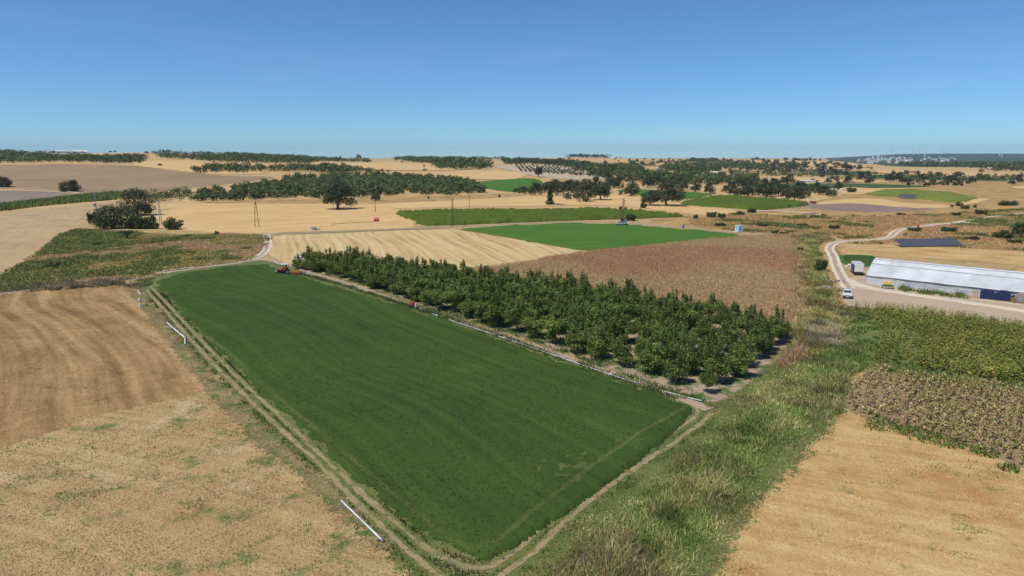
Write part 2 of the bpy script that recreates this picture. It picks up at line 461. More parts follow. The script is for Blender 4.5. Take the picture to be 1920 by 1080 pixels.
def empty(name, loc, rz=0.0, s=1.0):
    o = bpy.data.objects.new(name, None)
    COL.objects.link(o)
    o.location = loc
    o.rotation_euler = (0, 0, rz)
    o.scale = (s, s, s) if isinstance(s, (int, float)) else s
    return o

def np_mesh(name, V, F, mat=None, cols=None, smooth=False):
    """V (n,3), F (m,k) with constant k; cols per face (m,3)"""
    V = np.ascontiguousarray(V, np.float32); F = np.ascontiguousarray(F, np.int32)
    me = bpy.data.meshes.new(name)
    m, k = F.shape
    me.vertices.add(len(V)); me.vertices.foreach_set("co", V.ravel())
    me.loops.add(m * k); me.loops.foreach_set("vertex_index", F.ravel())
    me.polygons.add(m)
    me.polygons.foreach_set("loop_start", np.arange(0, m * k, k, dtype=np.int32))
    if cols is not None:
        at = me.attributes.new("col", 'FLOAT_COLOR', 'FACE')
        c = np.ones((m, 4), np.float32); c[:, :3] = cols
        at.data.foreach_set("color", c.ravel())
    me.update(calc_edges=True)
    if smooth:
        me.polygons.foreach_set("use_smooth", np.ones(m, bool))
    if mat is not None:
        me.materials.append(mat)
    return me

class MB:
    """collects boxes, tubes, plates and prisms into one mesh"""
    def __init__(self):
        self.v = []; self.f = []
    def add(self, V, F):
        n = len(self.v)
        self.v += [tuple(p) for p in V]
        self.f += [tuple(i + n for i in q) for q in F]
        return self
    def box(self, c, s, rz=0.0, rx=0.0, ry=0.0, taper=1.0):
        hx, hy, hz = s[0] / 2, s[1] / 2, s[2] / 2
        R = Matrix.Rotation(rz, 3, 'Z') @ Matrix.Rotation(rx, 3, 'X') @ Matrix.Rotation(ry, 3, 'Y')
        V = []
        for z, t in ((-hz, 1.0), (hz, taper)):
            for x, y in ((-hx, -hy), (hx, -hy), (hx, hy), (-hx, hy)):
                V.append(tuple(R @ Vector((x * t, y * t, z)) + Vector(c)))
        return self.add(V, [(3, 2, 1, 0), (4, 5, 6, 7), (0, 1, 5, 4), (1, 2, 6, 5), (2, 3, 7, 6), (3, 0, 4, 7)])
    def tube(self, p, q, r0, r1=None, n=8):
        r1 = r0 if r1 is None else r1
        p, q = Vector(p), Vector(q)
        d = (q - p)
        if d.length < 1e-6: return self
        d.normalize()
        a = d.orthogonal().normalized(); b = d.cross(a)
        V = []
        for c, r in ((p, r0), (q, r1)):
            for i in range(n):
                t = 2 * math.pi * i / n
                V.append(c + a * (math.cos(t) * r) + b * (math.sin(t) * r))
        F = [(i, (i + 1) % n, n + (i + 1) % n, n + i) for i in range(n)]
        F += [tuple(range(n - 1, -1, -1)), tuple(range(n, 2 * n))]
        return self.add(V, F)
    def path(self, pts, r, n=7):
        for a, b in zip(pts[:-1], pts[1:]):
            self.tube(a, b, r, r, n)
        return self
    def prism(self, prof, y0, y1, taper=None):
        """profile of (x, z) extruded along y; taper(x,z)->inset of the two ends"""
        n = len(prof)
        V = []
        for y, sgn in ((y0, 1), (y1, -1)):
            for x, z in prof:
                V.append((x, y + sgn * (taper(x, z) if taper else 0), z))
        F = [(i, n + i, n + (i + 1) % n, (i + 1) % n) for i in range(n)]
        F += [tuple(range(n)), tuple(range(2 * n - 1, n - 1, -1))]
        return self.add(V, F)
    def ring(self, c, axis, R, r, n=20, k=8):
        """torus"""
        ax = Vector(axis).normalized(); a = ax.orthogonal().normalized(); b = ax.cross(a)
        V = []
        for i in range(n):
            t = 2 * math.pi * i / n
            d = a * math.cos(t) + b * math.sin(t)
            for j in range(k):
                s = 2 * math.pi * j / k
                V.append(Vector(c) + d * (R + r * math.cos(s)) + ax * (r * math.sin(s)))
        F = [(i * k + j, ((i + 1) % n) * k + j, ((i + 1) % n) * k + (j + 1) % k, i * k + (j + 1) % k) for i in range(n) for j in range(k)]
        return self.add(V, F)
    def mesh(self, name, mat=None, bevel=0.0, smooth=False):
        me = bpy.data.meshes.new(name)
        me.from_pydata(self.v, [], self.f)
        bm = bmesh.new(); bm.from_mesh(me)
        bmesh.ops.recalc_face_normals(bm, faces=bm.faces)
        if bevel > 0:
            bmesh.ops.bevel(bm, geom=[e for e in bm.edges if e.is_manifold and e.calc_face_angle(0) > 0.5], offset=bevel, segments=2, affect='EDGES', clamp_overlap=True)
        bm.to_mesh(me); bm.free()
        if smooth:
            me.polygons.foreach_set("use_smooth", np.ones(len(me.polygons), bool))
        if mat is not None:
            me.materials.append(mat)
        return me
    def obj(self, name, mat, parent=None, bevel=0.0, smooth=False):
        return link(name, self.mesh(name, mat, bevel, smooth), parent)

# ================================================================ THE LAND
def build_ground():
    az = np.concatenate([np.radians(np.arange(-46, 46.01, 0.4)), np.radians(np.arange(50, 311, 6))])
    rr = [0.0, 8, 16, 25, 32]
    while rr[-1] < 13000:
        rr.append(rr[-1] * 1.022 + 0.4)
    rr = np.array(rr[1:])
    A, R = np.meshgrid(az, rr, indexing='ij')
    X = R * np.sin(A); Y = R * np.cos(A)
    Z = np.where(Y > 1, terrain(X, Y), 0.0)
    back = (Y <= 300)
    Z = np.where(back, 0, Z)
    na, nr = A.shape
    V = np.stack([X, Y, Z], -1).reshape(-1, 3)
    V = np.vstack([V, [[0, 0, 0]]])
    i, j = np.meshgrid(np.arange(na), np.arange(nr - 1), indexing='ij')
    i2 = (i + 1) % na
    F = np.stack([i * nr + j, i * nr + j + 1, i2 * nr + j + 1, i2 * nr + j], -1).reshape(-1, 4)
    Fc = np.stack([np.full(na, len(V) - 1), np.arange(na) * nr, ((np.arange(na) + 1) % na) * nr, ((np.arange(na) + 1) % na) * nr], -1)
    me = np_mesh("ground", V, F)
    bm = bmesh.new(); bm.from_mesh(me)
    bm.verts.ensure_lookup_table()
    for q in Fc:
        try: bm.faces.new((bm.verts[q[0]], bm.verts[q[1]], bm.verts[q[2]]))
        except ValueError: pass
    for f in bm.faces:
        f.smooth = True
    bmesh.ops.recalc_face_normals(bm, faces=bm.faces)
    bm.to_mesh(me); bm.free()
    me.materials.append(M['dry_grass']); me.materials.append(M['far_straw'])
    idx = np.array([1 if math.hypot(*p.center[:2]) > 330 else 0 for p in me.polygons], np.int32)
    me.polygons.foreach_set("material_index", idx)
    o = link("ground", me)
    tagit(o, kind="structure")
    return o
build_ground()

SHEETS = [0]
def lift(Y, layer):
    return 0.012 * layer + 0.00028 * layer * np.maximum(Y - 250, 0)

def ragged(poly, jit, step, seed=1):
    """world polygon with its edges broken up"""
    out = []
    n = len(poly)
    for i in range(n):
        a = np.array(poly[i]); b = np.array(poly[(i + 1) % n])
        L = float(np.hypot(*(b - a)))
        k = max(1, min(260, int(L / step)))
        nrm = np.array([-(b - a)[1], (b - a)[0]]) / max(L, 1e-6)
        for q in range(k):
            t = q / k
            p = a + (b - a) * t
            w = (vnoise(p[0], p[1], step * 2.2, seed) - .5) * 2 * jit + (vnoise(p[0], p[1], step * 9, seed + 5) - .5) * 2 * jit
            out.append(tuple(p + nrm * float(w)))
    return out

def rounded(poly, it=1):
    for _ in range(it):
        q = []
        n = len(poly)
        for i in range(n):
            a = np.array(poly[i]); b = np.array(poly[(i + 1) % n])
            q.append(tuple(a * .8 + b * .2)); q.append(tuple(a * .2 + b * .8))
        poly = q
    return poly

def sheet_world(name, poly, mat, layer, jit=0.5, step=1.5, kind="structure", label=None, cat=None, round_=1, seed=1):
    poly = rounded(list(poly), round_)
    SHEETS[0] += 1; layer = layer + .09 * (SHEETS[0] % 10)
    Ymid = np.mean([p[1] for p in poly])
    if Ymid > 350:
        step = max(step, Ymid / 180.0); jit = max(jit, Ymid / 600.0)
    if Ymid < 330 and max(p[1] for p in poly) < 392:
        P = np.array(poly)
        x0, y0 = P.min(0) - 3; x1, y1 = P.max(0) + 3
        cell = float(np.clip(math.sqrt((x1 - x0) * (y1 - y0)) / 110.0, .45, 1.6))
        amp = max(1.3 * jit, cell * 1.3)
        nx = int((x1 - x0) / cell) + 2; ny = int((y1 - y0) / cell) + 2
        X, Y = np.meshgrid(x0 + np.arange(nx) * cell, y0 + np.arange(ny) * cell, indexing='ij')
        d = dist_to_line(X, Y, list(poly) + [poly[0]])
        d = np.where(inside(P, X, Y), d, -d) + (vnoise(X, Y, 6.0, seed) - .5) * amp
        e = np.clip(.5 - d / (2 * amp), 0, 1)
        keep = e < .995
        cells = keep[:-1, :-1] | keep[1:, :-1] | keep[:-1, 1:] | keep[1:, 1:]
        used = np.zeros(X.shape, bool)
        used[:-1, :-1] |= cells; used[1:, :-1] |= cells; used[:-1, 1:] |= cells; used[1:, 1:] |= cells
        idx = -np.ones(X.shape, int); idx[used] = np.arange(used.sum())
        ci, cj = np.nonzero(cells)
        F = np.stack([idx[ci, cj], idx[ci + 1, cj], idx[ci + 1, cj + 1], idx[ci, cj + 1]], -1)
        xs, ys = X[used], Y[used]
        me = np_mesh(name, np.column_stack([xs, ys, terrain(xs, ys) + lift(ys, layer)]), F, mat, smooth=True)
        at = me.attributes.new("edge", 'FLOAT', 'POINT')
        at.data.foreach_set("value", e[used].astype(np.float32))
        o = link(name, me)
        tagit(o, label, cat, None, kind)
        return o
    poly = ragged(poly, jit, step, seed)
    bm = bmesh.new()
    vs = [bm.verts.new((x, y, 0)) for x, y in poly]
    f = bm.faces.new(vs)
    bmesh.ops.triangulate(bm, faces=[f])
    ys = [p[1] for p in poly]; xs = [p[0] for p in poly]
    if max(ys) > 390:
        cut = 25.0 if max(ys) < 1200 else (60.0 if max(ys) < 4000 else 160.0)
        y = max(380, math.floor(min(ys) / cut) * cut)
        while y < max(ys):
            bmesh.ops.bisect_plane(bm, geom=bm.verts[:] + bm.edges[:] + bm.faces[:], plane_co=(0, y, 0), plane_no=(0, 1, 0))
            y += cut
        x = math.floor(min(xs) / cut) * cut
        while x < max(xs):
            bmesh.ops.bisect_plane(bm, geom=bm.verts[:] + bm.edges[:] + bm.faces[:], plane_co=(x, 0, 0), plane_no=(1, 0, 0))
            x += cut
    co = np.array([v.co[:] for v in bm.verts])
    z = terrain(co[:, 0], co[:, 1]) + lift(co[:, 1], layer)
    for v, zz in zip(bm.verts, z):
        v.co.z = zz
    for fc in bm.faces:
        if fc.normal.z < 0: fc.normal_flip()
        fc.smooth = True
    bm.normal_update()
    for fc in bm.faces:
        if fc.normal.z < 0: fc.normal_flip()
    me = bpy.data.meshes.new(name)
    bm.to_mesh(me); bm.free()
    me.materials.append(mat)
    o = link(name, me)
    tagit(o, label, cat, None, kind)
    return o

def W(pxs):
    return [G(x, y) for x, y in pxs]

def field(name, pxs, mat, layer, **kw):
    return sheet_world(name, W(pxs), M[mat], layer, **kw)

def strip(name, pts, width, mat, layer, jit=0.15, step=0.8, kind="structure", seed=3, thin=0.0):
    """a track: ribbon along world points"""
    P = [np.array(p, float) for p in pts]
    SHEETS[0] += 1; layer = layer + .09 * (SHEETS[0] % 10)
    # smooth by Chaikin
    for _ in range(2):
        Q = [P[0]]
        for a, b in zip(P[:-1], P[1:]):
            Q += [a * .75 + b * .25, a * .25 + b * .75]
        Q.append(P[-1]); P = Q
    D = []
    for a, b in zip(P[:-1], P[1:]):
        L = float(np.hypot(*(b - a))); k = max(1, int(L / step))
        D += [a + (b - a) * (q / k) for q in range(k)]
    D.append(P[-1])
    D = np.array(D)
    T = np.gradient(D, axis=0); T /= np.maximum(np.hypot(T[:, 0], T[:, 1])[:, None], 1e-6)
    Nn = np.stack([-T[:, 1], T[:, 0]], 1)
    wv = width(np.linspace(0, 1, len(D))) if callable(width) else np.full(len(D), width)
    jl = (vnoise(D[:, 0], D[:, 1], step * 2, seed) - .5) * 2 * jit
    jr = (vnoise(D[:, 0], D[:, 1], step * 2, seed + 9) - .5) * 2 * jit
    lat = [(1.0, 1, 1.0), (.5, 1, max(.25, thin + .1)), (.0, 0, thin), (-.5, -1, max(.25, thin + .1)), (-1.0, -1, 1.0)]
    rows = [D + Nn * (f * (wv * .62) + (jl if s > 0 else -jr) * abs(f))[:, None] for f, s, e in lat]
    n = len(D)
    XY = np.concatenate(rows)
    z = terrain(XY[:, 0], XY[:, 1]) + lift(XY[:, 1], layer)
    i = np.arange(n - 1)
    F = np.vstack([np.stack([(q + 1) * n + i, (q + 1) * n + i + 1, q * n + i + 1, q * n + i], -1) for q in range(4)])
    me = np_mesh(name, np.column_stack([XY, z]), F, M[mat])
    at = me.attributes.new("edge", 'FLOAT', 'POINT')
    at.data.foreach_set("value", np.repeat([e for f, s, e in lat], n).astype(np.float32))
    o = link(name, me)
    tagit(o, kind=kind)
    return o

# ---- foreground, left to right
BROWN = [(-60, 552), (0, 549), (120, 540), (240, 532), (262, 541), (300, 580), (350, 640), (385, 695), (395, 730), (300, 752), (180, 778), (60, 820), (-60, 850)]
field("brown_stubble_field", BROWN, 'brown_stubble', 1, jit=.7, step=1.2)
RIGHTF = [(1535, 800), (1580, 775), (1620, 785), (1700, 815), (1780, 838), (1860, 862), (1960, 892), (2060, 930), (2060, 1180), (1290, 1180), (1330, 1080), (1390, 985), (1450, 905)]
field("golden_stubble_field", RIGHTF, 'right_stubble', 1, jit=.7, step=1.0)
LUC = [(292, 529), (330, 578), (400, 652), (455, 706), (520, 768), (600, 842), (660, 899), (730, 957), (790, 1003), (845, 1038), (895, 1052), (935, 1046), (990, 1016), (1060, 969), (1150, 905), (1220, 851), (1270, 809),
       (1299, 777), (1296, 765), (1268, 755), (1200, 731), (1100, 698), (1000, 661), (900, 624), (800, 591), (700, 560), (620, 536), (560, 519), (528, 510), (500, 497), (430, 501), (340, 514)]
LUC_W = W(LUC)
field("grass_base", [(262, 541), (350, 655), (470, 785), (640, 945), (760, 1065), (830, 1130), (1290, 1130), (1380, 1000), (1500, 860), (1590, 760), (1600, 690), (1590, 600), (1560, 560), (1500, 560), (1480, 640), (1400, 700), (1335, 745), (1200, 715), (1000, 645), (800, 575), (620, 520), (500, 484), (330, 503)], 'verge', .3, jit=.4)
# green headland round the lucerne, with the two wheel ruts
field("grass_headland", [(262, 541), (300, 590), (350, 645), (410, 712), (470, 770), (560, 850), (640, 925), (700, 985), (760, 1045), (830, 1105), (900, 1125), (960, 1090), (1030, 1035), (1110, 965), (1200, 890), (1280, 828),
                         (1340, 790), (1345, 765), (1300, 752), (1200, 720), (1100, 685), (1000, 650), (900, 612), (800, 580), (700, 548), (620, 525), (560, 505), (500, 488), (430, 494), (330, 507), (280, 520)], 'verge', 1, jit=.6, step=.9)
field("weedy_bank", [(262, 541), (300, 590), (350, 645), (410, 712), (470, 770), (560, 850), (640, 925), (700, 985), (740, 1040), (700, 1030), (620, 950), (540, 875), (450, 795), (395, 735), (335, 665), (285, 600), (248, 555)], 'dull_verge', 2, jit=.2, step=.9)
RUT_IN = W([(283, 538), (330, 588), (400, 663), (460, 722), (530, 786), (600, 853), (679, 926), (764, 1001), (814, 1040), (868, 1064), (915, 1068), (952, 1048), (1009, 996), (1091, 922), (1159, 875), (1256, 815), (1300, 786), (1311, 772), (1297, 757)])
RUT_OUT = W([(275, 545), (318, 592), (385, 668), (445, 728), (515, 795), (600, 872), (647, 922), (726, 998), (776, 1045), (830, 1085), (880, 1103), (920, 1095), (946, 1078), (993, 1045), (1050, 988), (1135, 916), (1198, 872), (1256, 837), (1300, 805), (1322, 789), (1335, 775)])
strip("wheel_rut", RUT_IN, .52, 'rut', 3, jit=.22, step=.5)
strip("wheel_rut", RUT_OUT, .55, 'rut', 3, jit=.25, step=.5)
# dirt along the far side of the lucerne and between lucerne and orchard
strip("dirt_track", W([(235, 528), (300, 513), (380, 501), (430, 496), (470, 488), (500, 487), (545, 497), (585, 512), (640, 529), (700, 548)]), lambda t: 2.6 - 0.6 * t, 'dirt', 3, jit=.4, step=.8)
strip("dirt_track", W([(840, 597), (900, 615), (960, 634), (1040, 661), (1120, 691), (1200, 719), (1270, 745), (1330, 768)]), lambda t: 1.1 + 0.8 * t, 'dirt', 3, jit=.25, step=.6)
strip("dirt_track", W([(600, 520), (680, 541), (760, 567), (800, 582)]), .8, 'dirt', 3, jit=.3, step=.6)
# orchard floor
field("orchard_floor", [(565, 497), (640, 522), (760, 562), (860, 595), (1000, 640), (1120, 682), (1240, 728), (1330, 757), (1365, 745), (1440, 690), (1480, 640), (1495, 600), (1440, 590), (1250, 570), (1000, 535), (800, 508), (640, 496)], 'orchard_floor', 2, jit=.6, step=1.0)
# ditch with reeds between orchard and right fields
DITCH = [(960, 1100), (1040, 1020), (1110, 960), (1200, 893), (1290, 828), (1340, 785), (1390, 740), (1450, 695), (1485, 655), (1500, 600), (1498, 540), (1488, 470), (1484, 442), (1500, 436), (1550, 438), (1570, 460), (1566, 520), (1580, 560), (1590, 600), (1610, 650), (1600, 700), (1580, 755), (1545, 800), (1450, 905), (1390, 985), (1330, 1080), (1310, 1120)]
field("ditch_bank", DITCH, 'verge', 2, jit=.8, step=1.0)
field("dry_bank", [(1484, 442), (1500, 436), (1550, 438), (1570, 460), (1566, 520), (1580, 560), (1590, 600), (1560, 640), (1520, 680), (1485, 655), (1500, 600), (1498, 540), (1488, 470)], 'scrub', 3, jit=.8, step=1.0)
# right side fields
SUNF = [(1635, 690), (1760, 711), (1930, 735), (2080, 760), (2080, 940), (1930, 880), (1850, 850), (1760, 818), (1690, 795), (1620, 782), (1585, 765), (1600, 720)]
field("sunflower_soil", SUNF, 'sun_soil', 2, jit=.4)
CORN = [(1580, 577), (1640, 577), (1720, 585), (1820, 599), (1930, 616), (2080, 640), (2080, 742), (1930, 718), (1760, 697), (1640, 676), (1655, 640), (1650, 615), (1620, 600), (1590, 590)]
field("corn_soil", CORN[:6] + [(2080, 764), (1930, 739), (1760, 715), (1635, 694), (1610, 680)] + CORN[10:], 'verge', 2, jit=.5)
field("weedy_corner", [(1570, 575), (1600, 595), (1640, 605), (1660, 625), (1665, 650), (1640, 680), (1600, 705), (1590, 680), (1600, 640), (1580, 600)], 'verge', 3, jit=.6)
field("farm_yard", [(1560, 532), (1590, 520), (1620, 512), (1640, 525), (1700, 540), (1800, 553), (1930, 572), (2100, 598), (2100, 650), (1930, 618), (1820, 601), (1720, 587), (1640, 579), (1585, 575), (1565, 555)], 'yard', 2, jit=.4)
strip("pale_lane", W([(1580, 522), (1610, 536), (1660, 546), (1740, 557), (1830, 570), (1930, 585), (2080, 609)]), 3.6, 'pale_track', 3, jit=.3)
strip("pale_lane", W([(1640, 541), (1720, 549), (1800, 558), (1930, 574), (2080, 600)]), .9, 'pale_track', 4, jit=.25)
LANE = [(1592, 541), (1578, 520), (1567, 498), (1563, 480), (1553, 466), (1562, 456), (1585, 452), (1620, 450), (1650, 449), (1672, 444), (1676, 436), (1690, 430), (1720, 426), (1760, 420), (1810, 417)]
LW = [np.array(G(*p)) for p in LANE]
def offset(pts, d):
    P = np.array(pts); T = np.gradient(P, axis=0); T /= np.hypot(T[:, 0], T[:, 1])[:, None]
    return P + np.stack([-T[:, 1], T[:, 0]], 1) * d
strip("farm_lane_rut", offset(LW, .9), 1.05, 'pale_track', 5, jit=.12)
strip("farm_lane_rut", offset(LW, -.9), 1.05, 'pale_track', 5, jit=.12)
strip("farm_lane", LW, 2.8, 'dirt', 4, jit=.4)
field("golden_strip_field", [(1572, 470), (1590, 457), (1680, 460), (1830, 466), (1940, 472), (2080, 478), (2080, 520), (1940, 500), (1800, 488), (1640, 480), (1590, 478)], 'right_stubble', 2)
field("green_patch", [(1578, 480), (1600, 478), (1640, 480), (1636, 500), (1600, 500), (1583, 492)], 'lucerne_far', 3, jit=.3)
# sorghum ground, far stubbles, green field
SORG = [(880, 508), (950, 500), (1110, 474), (1240, 461), (1390, 447), (1480, 443), (1487, 470), (1492, 540), (1490, 590), (1475, 618), (1440, 615), (1300, 590), (1150, 560), (1000, 530)]
field("sorghum_soil", SORG, 'plough_tan', 2)
field("pale_stubble_field", [(512, 441), (600, 437), (720, 432), (850, 430), (900, 437), (1000, 454), (1080, 468), (1112, 474), (950, 501), (870, 512), (760, 500), (640, 505), (575, 502), (525, 490), (505, 480), (500, 465)], 'pale_stubble', 2)
GREEN2 = [(858, 430), (960, 423), (1080, 419), (1170, 421), (1280, 430), (1370, 437), (1396, 443), (1340, 450), (1240, 459), (1110, 470), (1070, 467), (960, 447)]
field("lucerne_field_soil", GREEN2, 'verge', 3, jit=.3)
field("straw_field", [(300, 398), (345, 386), (400, 381), (480, 380), (600, 382), (722, 379), (735, 391), (792, 425), (700, 432), (520, 437), (480, 437), (400, 436), (350, 432), (285, 427), (258, 408)], 'straw', 2)
field("straw_field", [(721, 379), (840, 376), (960, 369), (1000, 368), (1050, 370), (1130, 362), (1200, 367), (1260, 379), (1300, 388), (1386, 395), (1360, 404), (1290, 402), (1200, 389), (1120, 385), (1000, 387), (830, 388), (724, 392)], 'straw', 2)
strip("field_track", W([(512, 439), (600, 436), (720, 430), (850, 426), (960, 420), (1090, 415), (1170, 417), (1280, 427), (1400, 438), (1480, 440)]), 3.2, 'dirt', 4, jit=.8, step=2)
strip("farm_track_rut", offset(W([(470, 487), (490, 480), (502, 465), (503, 450), (497, 440), (512, 438)]), .8), .9, 'pale_track', 5, jit=.15)
strip("farm_track_rut", offset(W([(470, 487), (490, 480), (502, 465), (503, 450), (497, 440), (512, 438)]), -.8), .9, 'pale_track', 5, jit=.15)
strip("farm_track", W([(470, 487), (490, 480), (502, 465), (503, 450), (497, 440), (512, 438)]), 2.6, 'dirt', 4, jit=.4)
field("rough_margin", [(360, 377), (480, 375), (600, 373), (720, 369), (850, 367), (950, 363), (985, 366), (960, 370), (840, 377), (720, 381), (600, 383), (480, 381), (400, 382)], 'scrub', 3, jit=2.0, step=3)
field("rough_margin", [(512, 437), (600, 434), (720, 429), (850, 424), (850, 427.5), (720, 433), (600, 438.5), (512, 441)], 'dull_verge', 3, jit=.6)
# scrubby mound on the left
MOUND = [(-60, 545), (0, 518), (30, 500), (75, 468), (110, 440), (140, 430), (200, 432), (330, 440), (430, 438), (500, 441), (497, 462), (480, 486), (400, 497), (300, 510), (240, 528), (120, 540), (0, 548)]
field("scrub_bank", MOUND, 'scrub', 1, jit=1.0)
strip("dirt_path", W([(-60, 556), (0, 551), (50, 545), (85, 540)]), 1.3, 'dirt', 3, jit=.3)
strip("dirt_path", W([(310, 448), (350, 451), (390, 450)]), 2.5, 'dirt', 3, jit=.5)
field("tan_stubble_field", [(-60, 405), (0, 399), (100, 390), (215, 377), (232, 380), (215, 395), (185, 420), (140, 430), (110, 440), (75, 468), (30, 500), (0, 516), (-60, 545)], 'stubble_tan', 2)
field("grey_ploughed_field", [(-60, 357), (60, 358), (120, 361), (150, 366), (80, 375), (0, 384), (-60, 390)], 'plough_grey', 2)
strip("field_lane", W([(-40, 352), (20, 353.5), (80, 356), (130, 359.5), (165, 366)]), 2.6, 'pale_track', 4, jit=.5, step=3)
field("brown_ploughed_field", [(-60, 310), (60, 309), (120, 308), (240, 310), (300, 318), (370, 326), (430, 330), (530, 331), (430, 345), (360, 352), (228, 366), (165, 365), (150, 361), (60, 355), (0, 352), (-60, 350)], 'plough_tan', 1)
# hills behind
FAR = [
    ("hill_straw_field", [(238, 309), (270, 301), (340, 303), (400, 308), (480, 309), (520, 313), (500, 326), (430, 328), (370, 325), (300, 317)], 'straw', 2),
    ("hill_straw_field", [(100, 289), (200, 288.5), (280, 288), (275, 292), (200, 293), (110, 293)], 'straw', 2),
    ("hill_straw_field", [(490, 309), (620, 306), (700, 306), (820, 309), (900, 316), (830, 321), (700, 319), (640, 313), (560, 319), (500, 320)], 'straw', 2),
    ("hill_straw_field", [(785, 331), (830, 326), (900, 322), (960, 321), (992, 329), (960, 338), (880, 336)], 'straw', 2),
    ("hill_green_field", [(885, 343), (930, 338), (1000, 334), (1022, 341), (1005, 356), (960, 361), (905, 353)], 'lucerne_far', 2),
    ("olive_slope", [(920, 311), (1000, 308), (1060, 313), (1100, 322), (1150, 330), (1150, 337), (1060, 337), (1000, 331), (960, 321)], 'olive_soil', 2),
    ("vineyard_field", [(1195, 321), (1230, 317), (1256, 323), (1240, 329), (1200, 327)], 'vine', 2),
    ("green_crop_field", [(1150, 357), (1200, 355), (1300, 361), (1345, 364), (1300, 372), (1260, 376), (1200, 366)], 'lucerne_far', 3),
    ("golden_plain_field", [(1520, 384), (1560, 375), (1640, 372), (1700, 381), (1790, 386), (1770, 391), (1700, 390), (1600, 381)], 'straw', 3),
    ("purple_ploughed_field", [(1500, 385), (1540, 378), (1600, 377), (1680, 386), (1760, 392), (1700, 397), (1620, 398), (1530, 393)], 'plough_purple', 2),
    ("golden_plain_field", [(1836, 372), (1856, 374), (1840, 380), (1800, 386), (1788, 381)], 'straw', 3),
    ("golden_plain_field", [(1580, 351), (1660, 355), (1640, 361), (1600, 366), (1572, 364)], 'straw', 3),
    ("green_plain_field", [(1380, 346), (1560, 344), (1700, 347), (1750, 350), (1690, 352), (1560, 353), (1400, 352)], 'green_dark', 2),
    ("golden_plain_field", [(1440, 331), (1560, 336), (1672, 341), (1660, 343.5), (1560, 342.5), (1440, 337)], 'straw', 3),
    ("green_plain_field", [(1590, 328), (1690, 328), (1780, 332.5), (1920, 335.5), (1920, 340), (1760, 338.5), (1600, 334)], 'green_dark', 2),
    ("golden_plain_field", [(1590, 319), (1760, 322.5), (1900, 327), (1940, 331), (1820, 332), (1740, 328.5), (1640, 324.5)], 'straw', 3),
    ("purple_ploughed_field", [(1460, 321), (1560, 315.5), (1600, 318.5), (1540, 324), (1480, 326)], 'plough_purple', 2),
    ("dark_crop_field", [(1520, 326), (1600, 321.5), (1636, 323.5), (1580, 329.5)], 'green_dark', 3),
    ("golden_plain_field", [(1440, 304), (1560, 304.5), (1620, 311), (1640, 315), (1520, 313), (1440, 315)], 'straw', 3),
    ("pale_grass_field", [(1770, 419), (1830, 416), (1915, 417), (1905, 425), (1840, 424)], 'pale_grass', 4),
    ("green_plain_field", [(1800, 415), (1860, 411), (1960, 404), (1960, 416), (1900, 417)], 'lucerne_far', 3),
    ("golden_plain_field", [(1760, 423), (1860, 427), (1870, 436), (1800, 433)], 'right_stubble', 3),
    ("golden_plain_field", [(1895, 350), (1960, 350), (1960, 356), (1900, 354)], 'straw', 3),
]
field("scrub_plain", [(1280, 405), (1380, 398), (1500, 388), (1560, 368), (1640, 358), (1720, 352), (1800, 349), (2150, 349), (2150, 480), (1940, 474), (1830, 468), (1680, 462), (1590, 458), (1560, 440), (1480, 443), (1390, 440), (1290, 425), (1200, 415)], 'scrub', 1, jit=1.5, step=3)
field("scrub_plain", [(1560, 330), (1700, 329), (1960, 337), (1960, 350), (1700, 352), (1560, 342)], 'scrub', 1, jit=1.5, step=3)
for nm, pts, mt, ly in FAR:
    field(nm, pts, mt, ly, jit=.8, step=2.5, seed=len(nm) + int(pts[0][0]))
strip("pale_lane", W([(1775, 421), (1820, 412), (1880, 404), (1960, 396)]), 3.0, 'pale_track', 5, jit=.6, step=2)
strip("gravel_track", W([(1400, 397), (1450, 395), (1510, 399), (1545, 404)]), 5.0, 'pale_track', 4, jit=1.2, step=2)
# rubble heaps edging the far maize
# the wooded ridge with the town
def ridge_poly():
    out = []
    for px, y in ((1555, 5200), (1600, 3500), (1650, 2600), (1700, 2150), (1800, 2150), (1920, 2150), (2200, 2150)):
        s = (px - 960) / FOC / 1.017
        out.append((s * y, y))
    for px in (2200, 1920, 1800, 1700, 1600, 1548):
        s = (px - 960) / FOC / 1.017
        out.append((s * 9300, 9300))
    return out
sheet_world("wooded_ridge", ridge_poly(), M['forest_hill'], 1, jit=30, step=120)
_a = (1585 - 960) / FOC / 1.017
sheet_world("cliff_face", [((1553 - 960) / FOC / 1.017 * 6400, 6400), ((1572 - 960) / FOC / 1.017 * 6350, 6350), ((1576 - 960) / FOC / 1.017 * 6900, 6900), ((1553 - 960) / FOC / 1.017 * 6900, 6900)], M['cliff'], 2, jit=6, step=30)

# ================================================================ CROPS AND WILD GROWTH (nobody could count these)
def scatter(poly, dens, rng=RNG, ymax=None):
    poly = np.array(poly)
    x0, y0 = poly.min(0); x1, y1 = poly.max(0)
    n = int((x1 - x0) * (y1 - y0) * dens)
    X = rng.uniform(x0, x1, n); Y = rng.uniform(y0, y1, n)
    wx = (vnoise(X, Y, 3.0, 61) - .5) * 2.4 + rng.normal(0, .35, n); wy = (vnoise(X, Y, 3.0, 62) - .5) * 2.4 + rng.normal(0, .35, n)
    k = inside(poly, X + wx, Y + wy)
    return X[k], Y[k]

def lerp(a, b, t):
    return np.asarray(a)[None, :] * (1 - t[:, None]) + np.asarray(b)[None, :] * t[:, None]

def pick(cols, n, rng=RNG, p=None):
    c = np.array(cols)[rng.choice(len(cols), n, p=p)]
    return c * rng.uniform(.75, 1.25, (n, 1))

